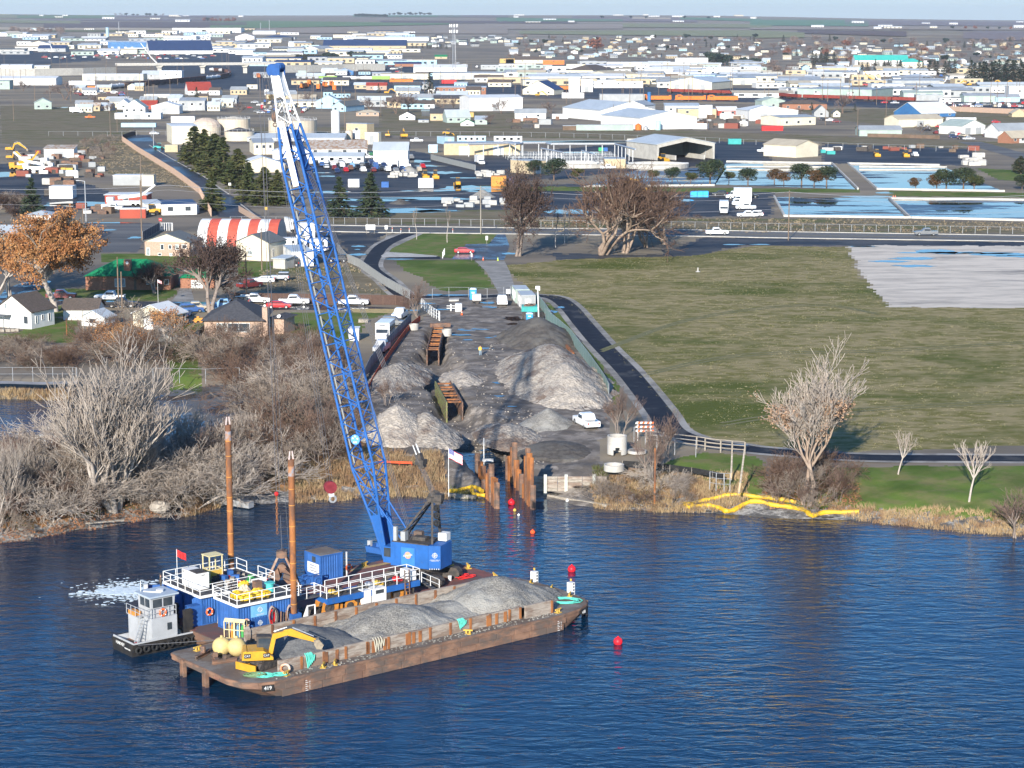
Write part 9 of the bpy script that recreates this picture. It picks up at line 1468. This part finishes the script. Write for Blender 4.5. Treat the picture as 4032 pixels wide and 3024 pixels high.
for v,x0,x1,yb,h,D,mat,lb in(('m2',2066,2195,738,84,6,ORNG,'orange red container with a grey end beside the yard wall'),('m3',-5,45,725,60,5,mt('purple_box',(.12,.10,.18),None),'dark purple trailer right of the orange container'),('m3',1590,1645,832,50,2,mt('bin_blue',(.05,.38,.75),None),'left blue bin before the white truck row'),('m3',1650,1697,832,50,2,mt('bin_blue'),'middle blue bin before the white truck row'),('m3',1700,1745,832,50,2,mt('bin_blue'),'right blue bin before the white truck row'),('m3',1920,2030,372,46,3,WALL['E'],'teal skip beyond the open shed'),('m4',500,538,434,26,3,WALL['E'],'teal skip touching the beige metal building'),('m4',550,618,445,26,3,WALL['E'],'second teal skip beside the beige metal building'),('m2',1165,1252,575,68,3,WALL['W'],'left white cubic tank in the car park'),('m2',1258,1344,572,66,3,WALL['W'],'right white cubic tank in the car park'),('m2',1110,1172,748,46,3,CB2,'blue skip before the dark spruce'),('m2',820,915,745,66,3,WALL['W'],'white service body truck among the yard spruces'),('m2',1432,1560,752,80,3,WALL['W'],'white tanker in the wet yard'),('f3',470,660,855,46,3,WALL['W'],'white semi trailer beside the navy roofed building'),('m3',790,830,430,28,2,mt('bin_green',(.06,.42,.15),None),'green bin under the pipe gallery'),('m3',832,868,432,30,2,CB2,'blue bin under the pipe gallery'),('m1',450,510,618,42,3,YEL,'left yellow drum-like container in the salvage yard'),('m1',512,570,620,42,3,YEL,'middle yellow drum-like container in the salvage yard'),('m1',574,632,622,42,3,YEL,'right yellow drum-like container in the salvage yard'),('m1',430,630,845,105,6,WALL['W'],'big white hopper plant with a yellow boom on top'),('m1',1055,1350,222,34,3,WALL['L'],'long pale blue trailer beside the dry field'),('m1',1490,1690,182,52,3,WALL['W'],'three white tanks in a row before the digester'),('m3',385,520,150,40,3,WALL['W'],'white caravan before the bare reddish tree'),('f3',800,1180,885,62,14,WALL['G'],'grey blue canopy on posts beside the blue tank'),('f2',1635,1760,727,30,3,REDP,'red and white tank trailer under the white gantry'),('m4',0,175,246,40,3,REDP,'long red trailer before the low cream flat building'),('f4',150,350,800,26,3,REDP,'red and green trailer row before the sage warehouse')):wbox('container',v,x0,x1,yb,h,D,mat,lb,'container',gz=None)
e=em('pipe_gallery',at('m2',1860,480),0,'silver pipe gallery on trestles with walkways at the treatment works','pipe gallery');O_=e.location
for pl,r_ in((G('m2',1870,480,2212,470)+G('m3',60,480,130,470),.45),(G('m3',130,470,330,468,380,480,930,478),.45),(G('m3',290,520,480,560),.3),(G('m3',640,540,760,580),.25),(G('m3',930,478,1110,530),.35)):
 m=MB();m.path([p-O_+V3((0,0,5))for p in pl],r_,8);m.bd('pipe',STEEL,e)
 for p,_ in sample(pl,6.5):MB().bar(p-O_,p-O_+V3((0,0,4.7)),.28).bd('trestle',STEEL,e)
m=MB();q=random.Random(2)
for k in range(9):
 a,b=gp('m3',-60+20*k,470+13*k),gp('m3',900+22*k,470+13*k)
 for p,_ in sample([a,b],2.2):
  if q.random()<.75:m.bar(p-O_,p-O_+V3((0,0,1.5+(k%3)*.5)),.09)
 for z_ in(1.0,1.5):m.bar(a-O_+V3((0,0,z_)),b-O_+V3((0,0,z_)),.07)
tag(m.bd('handrails',STEEL,None,O_),'maze of silver handrails over the treatment tanks',kind='stuff')
for x,y,r_,lb in((1290,572,12,'round concrete clarifier before the open shed'),(620,565,11,'round concrete clarifier left of the small block building')):
 c=at('m3',x,y);e=em('clarifier',c,0,lb,'clarifier');m=MB();[m.bar((r_*math.cos(2*math.pi*i/32),r_*math.sin(2*math.pi*i/32),.7),(r_*math.cos(2*math.pi*(i+1)/32),r_*math.sin(2*math.pi*(i+1)/32),.7),.4,1.4)for i in range(32)];m.bd('rim_wall',KERB,e);MB().tube((0,0,.2),(0,0,.3),r_-.2,n=32).bd('water_surface',PUD,e);MB().bar((-r_,0,1.6),(r_,0,1.6),1,.3).bd('bridge',STEEL,e)
def pole(v,x,yb,yt,label='wooden utility pole',arms=1,group=None,lamp=False,mat=WOODP,r=.16):
 p=gp(v,x,yb);h=(yb-yt)/VIEW[v][2]/pxm(p.y);e=em('street_lamp' if lamp else 'utility_pole',p,0,label,'lamp' if lamp else 'pole',group);MB().tube((0,0,-.3),(0,0,h),r,r*.7,n=7).bd('pole',mat,e)
 if lamp:m=MB();m.tube((0,0,h),(-1.8,0,h+.3),.07);m.cbox((-2,0,h+.25),(.7,.25,.12));m.bd('lamp_head',mat,e)
 elif arms:MB().bar((-1.2,0,h-.6),(1.2,0,h-.6),.12).bd('crossarm',mat,e)
 return p,h
pa_,ha=pole('s',1893,922,735,'pale utility pole beside the main road above the lawn',mat=GREYW);pb_,hb=pole('s',3104,946,752,'brown utility pole at the right part of the main road');p0_=V3((pa_.x-80,pa_.y+8,LAND));p3_=V3((pb_.x+76,pb_.y+4,LAND));p9_=V3((pa_.x-160,pa_.y+20,LAND))
def wires(P,hs,offs,label):
 for k,(dy,dz)in enumerate(offs):
  m=MB()
  for(a,ha_),(b,hb_)in zip(zip(P,hs),list(zip(P,hs))[1:]):
   q=[a.lerp(b,t)+V3((0,dy,ha_+(hb_-ha_)*t-dz-1.6*(1-(2*t-1)**2)))for t in[i/10 for i in range(11)]];m.path(q,.03,3)
  tag(m.bd('overhead_wire',mt('pale_wire',(.35,.35,.36),None)),f'{label}, wire {("highest", "second", "third", "lowest")[k]}','wire',label)
wires([p9_,p0_,pa_,pb_,p3_],[ha,ha,ha,hb,hb],[(-.8,.3),(.8,.5),(0,1.6),(0,4.4)],'overhead line along the main road')
for a in[('m1',962,302,108),('m1',1022,268,75),('h2',640,732,265),('h2',475,1090,545),('h1',1293,1140,585),('h1',1330,1145,745),('h1',1545,405,-240),('h1',905,215,20),('h2',1000,405,-200),('m1',1238,1000,480),('m3',918,190,30),('m3',548,135,-20),('m3',1735,250,40),('m4',1045,205,-40),('m4',805,292,60),('m4',535,200,40),('m2',792,250,-90),('m2',1105,130,-40),('m1',120,170,-20)]:pole(a[0],a[1],a[2],a[3],f'wooden pole standing at {dict(m1="the salvage yard side", h2="the streets behind the boom", h1="the street of houses", m3="the white warehouses", m4="the right hand yards", m2="the houses beyond the silo")[a[0]]}',a[0]in('h2','m4'),'wooden poles of the near district')
for x,yb,yt in((1855,640,412),(1338,388,215),(750,1045,700)):pole('m1',x,yb,yt,f'grey street lamp {dict(a="beside the row of pines", b="at the gate of the works", c="behind the rust coloured tree")["a" if x == 1855 else "b" if x == 1338 else "c"]}',lamp=True,mat=STEEL)
q=random.Random(9)
for v,n,y0,y1 in(('f1',34,560,960),('f2',34,560,960),('f3',34,640,960),('f4',30,640,900)):
 for i in range(n):x,y=q.uniform(0,2200),q.uniform(y0,y1);pole(v,x,y,y-(y-90)*.24,'thin wooden pole in the industrial district',i%2,'wooden poles of the far district',r=.2)
lm=em('lattice_mast',gp('f2',1740,668),0,'tall lattice cell tower with white antenna panels','mast');h_=440/2.212/pxm(lm.location.y);m=MB()
for i in range(24):
 z0,z1=h_*i/24,h_*(i+1)/24;w0,w1=2.6-1.5*i/24,2.6-1.5*(i+1)/24;c0=[(w0*math.cos(a),w0*math.sin(a),z0)for a in(0,2.1,4.2)];c1=[(w1*math.cos(a),w1*math.sin(a),z1)for a in(0,2.1,4.2)]
 for j in range(3):m.bar(c0[j],c1[j],.22);m.bar(c0[j],c1[(j+1)%3],.13);m.bar(c1[j],c1[(j+1)%3],.11)
m.bd('lattice',STEEL,lm)
for z_ in(h_*.86,h_*.97):
 for j in range(9):a=2*math.pi*j/9;m=MB();m.cbox((4*math.cos(a),4*math.sin(a),z_),(.8,.5,3));m.bar((0,0,z_),(4*math.cos(a),4*math.sin(a),z_),.12);m.bd('antenna_panel',WR,lm)
for v,x,yb,yt,lb in(('f1',1037,300,195,'radio mast before the ploughed slope'),('f2',135,265,180,'right one of two pale radio masts'),('f2',57,262,200,'left one of two pale radio masts')):pole(v,x,yb,yt,lb,1,mat=STEEL,r=.7)
for a in(('f1',-100,515,900,538,2300,530),('f2',0,600,1200,585,2300,570),('f3',-100,590,1200,600,2300,640),('f4',-50,700,1100,770,2300,880),('f1',-50,430,900,470,2300,500),('f2',0,470,2300,520),('f3',0,480,2300,540),('m4',1750,340,1900,380,2260,480)):rib('road',sml(G(a[0],*a[1:]),6),11,ASPH,8)
def proto_b(kind,wl,rf):
 m=MB();m.box(-.5,-.5,-.1,.5,.5,1)
 if kind=='flat':m.box(-.5,-.51,1,.5,.51,1.08,1)
 else:m.psm([(-.5,.99),(.5,.99),(0,1.5 if kind=='gable' else 1.25)],-.5,.5,'x');m.psm([(-.55,.97),(-.5,.95),(0,1.47 if kind=='gable' else 1.24),(0,1.6 if kind=='gable' else 1.34)],-.54,.54,'x',1);m.psm([(.55,.97),(0,1.6 if kind=='gable' else 1.34),(0,1.47 if kind=='gable' else 1.24),(.5,.95)],-.54,.54,'x',1)
 for i in range(4):m.box(-.42+i*.24,-.505,.3,-.32+i*.24,-.49,.7,2)
 return m.mesh('building',[WALL[wl],ROOF[rf],GLASS])
CN={'W':'white','C':'cream','T':'tan','G':'grey','S':'sage','L':'pale blue','N':'brown','K':'brick','D':'dark','B':'blue'};RN={'W':'white','G':'grey','L':'pale','D':'dark','N':'brown','K':'slate','T':'tan','B':'navy','O':'rusty'};PB={}
def town(n,v,x0,x1,y0,y1,W,D,H,kinds,walls,roofs,name,where,seed):
 q=random.Random(seed)
 for i in range(n):
  k,wl,rf=q.choice(kinds),q.choice(walls),q.choice(roofs);key=(k,wl,rf)
  if key not in PB:PB[key]=proto_b(*key)
  o=link(name,PB[key],None,gp(v,q.uniform(x0,x1),q.uniform(y0,y1)),R(q.choice((0,0,90,12,-15)))if name=='house' else R(q.uniform(-8,8)));o.scale=(q.uniform(*W),q.uniform(*D),q.uniform(*H));tag(o,f'{CN[wl]} {name} with a {RN[rf]} roof {where}',name,f'{name}s {where}')
town(100,'f3',0,2212,325,520,(10,16),(8,12),(3,4),['gable'],'WCGLST','GDNKLT','house','in the middle of the far suburb',1);town(125,'f4',-30,2230,365,600,(10,16),(8,12),(3,4),['gable'],'WCGLST','GDNKLT','house','in the right hand suburb',2);town(36,'f2',1500,2212,330,410,(10,16),(9,12),(3.5,5),['gable'],'WCGS','GDK','house','in the new housing beyond the mast',3)
town(76,'f1',-40,2212,262,480,(20,60),(14,30),(4,7),['flat','low','low'],'WWWCTGLS','WWLGTK','shed','in the far left industrial area',4);town(60,'f2',0,1500,290,580,(20,54),(14,26),(4,7),['flat','low'],'WWCTGL','WLGTKB','shed','in the far middle industrial area',5);town(76,'f3',0,2212,560,760,(16,46),(10,24),(3.5,6),['flat','low'],'WWWCTGS','WWLGT','shed','among the stores of the works district',6);town(54,'f4',-30,2230,600,820,(16,44),(10,24),(3.5,6),['flat','low'],'WWCTG','WLGT','shed','among the right hand yards',7)
town(40,'f2',0,2212,590,960,(10,26),(7,12),(3,4.5),['gable','low'],'WCGTL','GDNL','shed','around the railway yard',8);town(22,'f1',700,2212,780,990,(7,14),(6,10),(3,4),['gable'],'WCGT','GNLO','shed','among the bare trees beyond the dry field',9);town(13,'f3',0,2200,130,200,(20,60),(14,20),(4,7),['low'],'WWC','WL','shed','on the distant farmland',10);town(10,'f4',200,2200,190,250,(20,60),(14,20),(4,7),['low'],'WWC','WL','shed','on the right hand farmland',11);town(10,'f1',300,2200,140,200,(20,60),(14,20),(4,8),['low'],'WWC','WL','shed','on the left hand farmland',12)
FC={}
def cars(n,v,x0,x1,y0,y1,where,seed,big=1,rows=0):
 q=random.Random(seed)
 for i in range(n):
  c=q.choice(('white','white','silver','grey','black','blue','red','maroon','tan'))
  if c not in FC:m=MB();m.box(-2.3,-.9,.35,2.3,.9,1.0);m.psm([(-1.7,1.0),(1.2,1.0),(.5,1.6),(-1.3,1.6)],-.8,.8,'y');m.psm([(-1.55,1.05),(1.0,1.05),(.5,1.52),(-1.2,1.52)],-.83,.83,'y',1);m.box(-1.7,-.92,0,-1.1,.92,.6,2);m.box(1.1,-.92,0,1.7,.92,.6,2);FC[c]=m.mesh('car',[PM[c],GLASS,BLACK])
  y=q.uniform(y0,y1)if not rows else y0+(y1-y0)*q.randrange(rows)/max(1,rows-1)
  o=link('car',FC[c],None,gp(v,q.uniform(x0,x1),y),R(q.choice((0,90,80,-10,180))));o.scale=(big,big,big);tag(o,f'{c} car {where}','car',f'cars {where}')
cars(70,'f1',380,1900,480,515,'in the packed vehicle rows beyond the overpass',1,1.5,4);cars(26,'f1',1700,2212,350,372,'in the far dark lot of red vehicles',2,1.6,3);cars(24,'f1',650,1100,800,835,'beside the grain train',3,1.2);cars(26,'f2',0,330,890,990,'parked under the boom head',4,1.1);cars(40,'f4',1480,2250,880,905,'behind the tan panel wall',5,1.1,3);cars(40,'f3',0,1300,600,760,'in the works district',6,1.5);cars(34,'f4',0,1900,600,760,'in the right hand yards',7,1.5);cars(30,'f2',1100,2212,540,640,'along the far highway',8,1.4);cars(12,'m4',1380,1700,215,310,'before the cream shed',9);cars(14,'m2',60,500,60,110,'beyond the big cream tank',10)
e=em('pond_bridge',at('l1',250,960,.4),R(8),'white railed gangway over the pond','gangway');MB().box(0,0,.3,9,1.6,.45).bd('deck',KERB,e);rlg(e,[(0,0,.4),(9,0,.4)],1.2,.7);rlg(e,[(0,1.6,.4),(9,1.6,.4)],1.2,.7)
m=MB();m.psm([(0,0),(2.2,0),(2.2,2.2),(1.9,2.8),(1.1,3.1),(.3,2.8),(0,2.2)],0,3,'y');tag(m.bd('arched_hut',WALL['G'],None,at('l1',905,1060)),'small grey arched hut behind the cottonwood','hut')
for x,yb,yt,lb in((728,1440,1250,'short wooden post with a lamp on the lawn'),(912,1550,1170,'leaning grey pole beside the little white shed')):pole('h1',x,yb,yt,lb,0,mat=RUSTO if x==728 else GREYW,r=.1)
flag(at('h1',1722,1090),4.6,.9,.55,None,'small flag on a pole at the street of houses',0,us=True)
m=MB();[m.cbox((rr.uniform(0,3),rr.uniform(0,2),.3),(.8,.6,.5))for _ in range(7)];tag(m.bd('garden_chairs',GREYW,None,at('h1',20,1405)),'weathered garden chairs before the steep roofed house',kind='stuff')
m=MB();m.box(0,0,.3,1.6,.9,.8);m.tube((.3,-.1,.3),(.3,1,.3),.3);m.tube((1.3,-.1,.3),(1.3,1,.3),.3);m.box(.5,.2,.8,.9,.7,1.1);tag(m.bd('lawn_mower',ORNG,None,at('h1',2110,1300)),'orange ride-on mower in the yard by the garage','mower')
wbox('table_trailer','h2',1690,1795,1300,34,1.4,GREYW,'grey cart standing on the lawn behind the boom','cart')
m=MB();m.tube((0,0,0),(0,0,.9),.14,n=8);m.ball((0,0,0),.55,8,5,sq=(1,1,.3));tag(m.bd('marker_stone',KERB,None,at('h4',1212,1040)),'small white marker in the middle of the field','marker')
# ---- haze
HAZE=bpy.data.materials.new('haze');HAZE.use_nodes=True;t=HAZE.node_tree;t.nodes.clear();pv=N(t,'ShaderNodeVolumePrincipled');pv.inputs['Color'].default_value=(.88,.92,1,1);pv.inputs['Density'].default_value=.00004;pv.inputs['Anisotropy'].default_value=.2
om=N(t,'ShaderNodeOutputMaterial');t.links.new(pv.outputs[0],om.inputs['Volume']);m=MB();m.box(-9000,-400,-8,9000,17500,190);o=m.bd('haze',HAZE);tag(o,'thin pale haze over the plain',kind='stuff')
print('objects',len(bpy.data.objects),'verts',sum(len(m.vertices)for m in bpy.data.meshes))
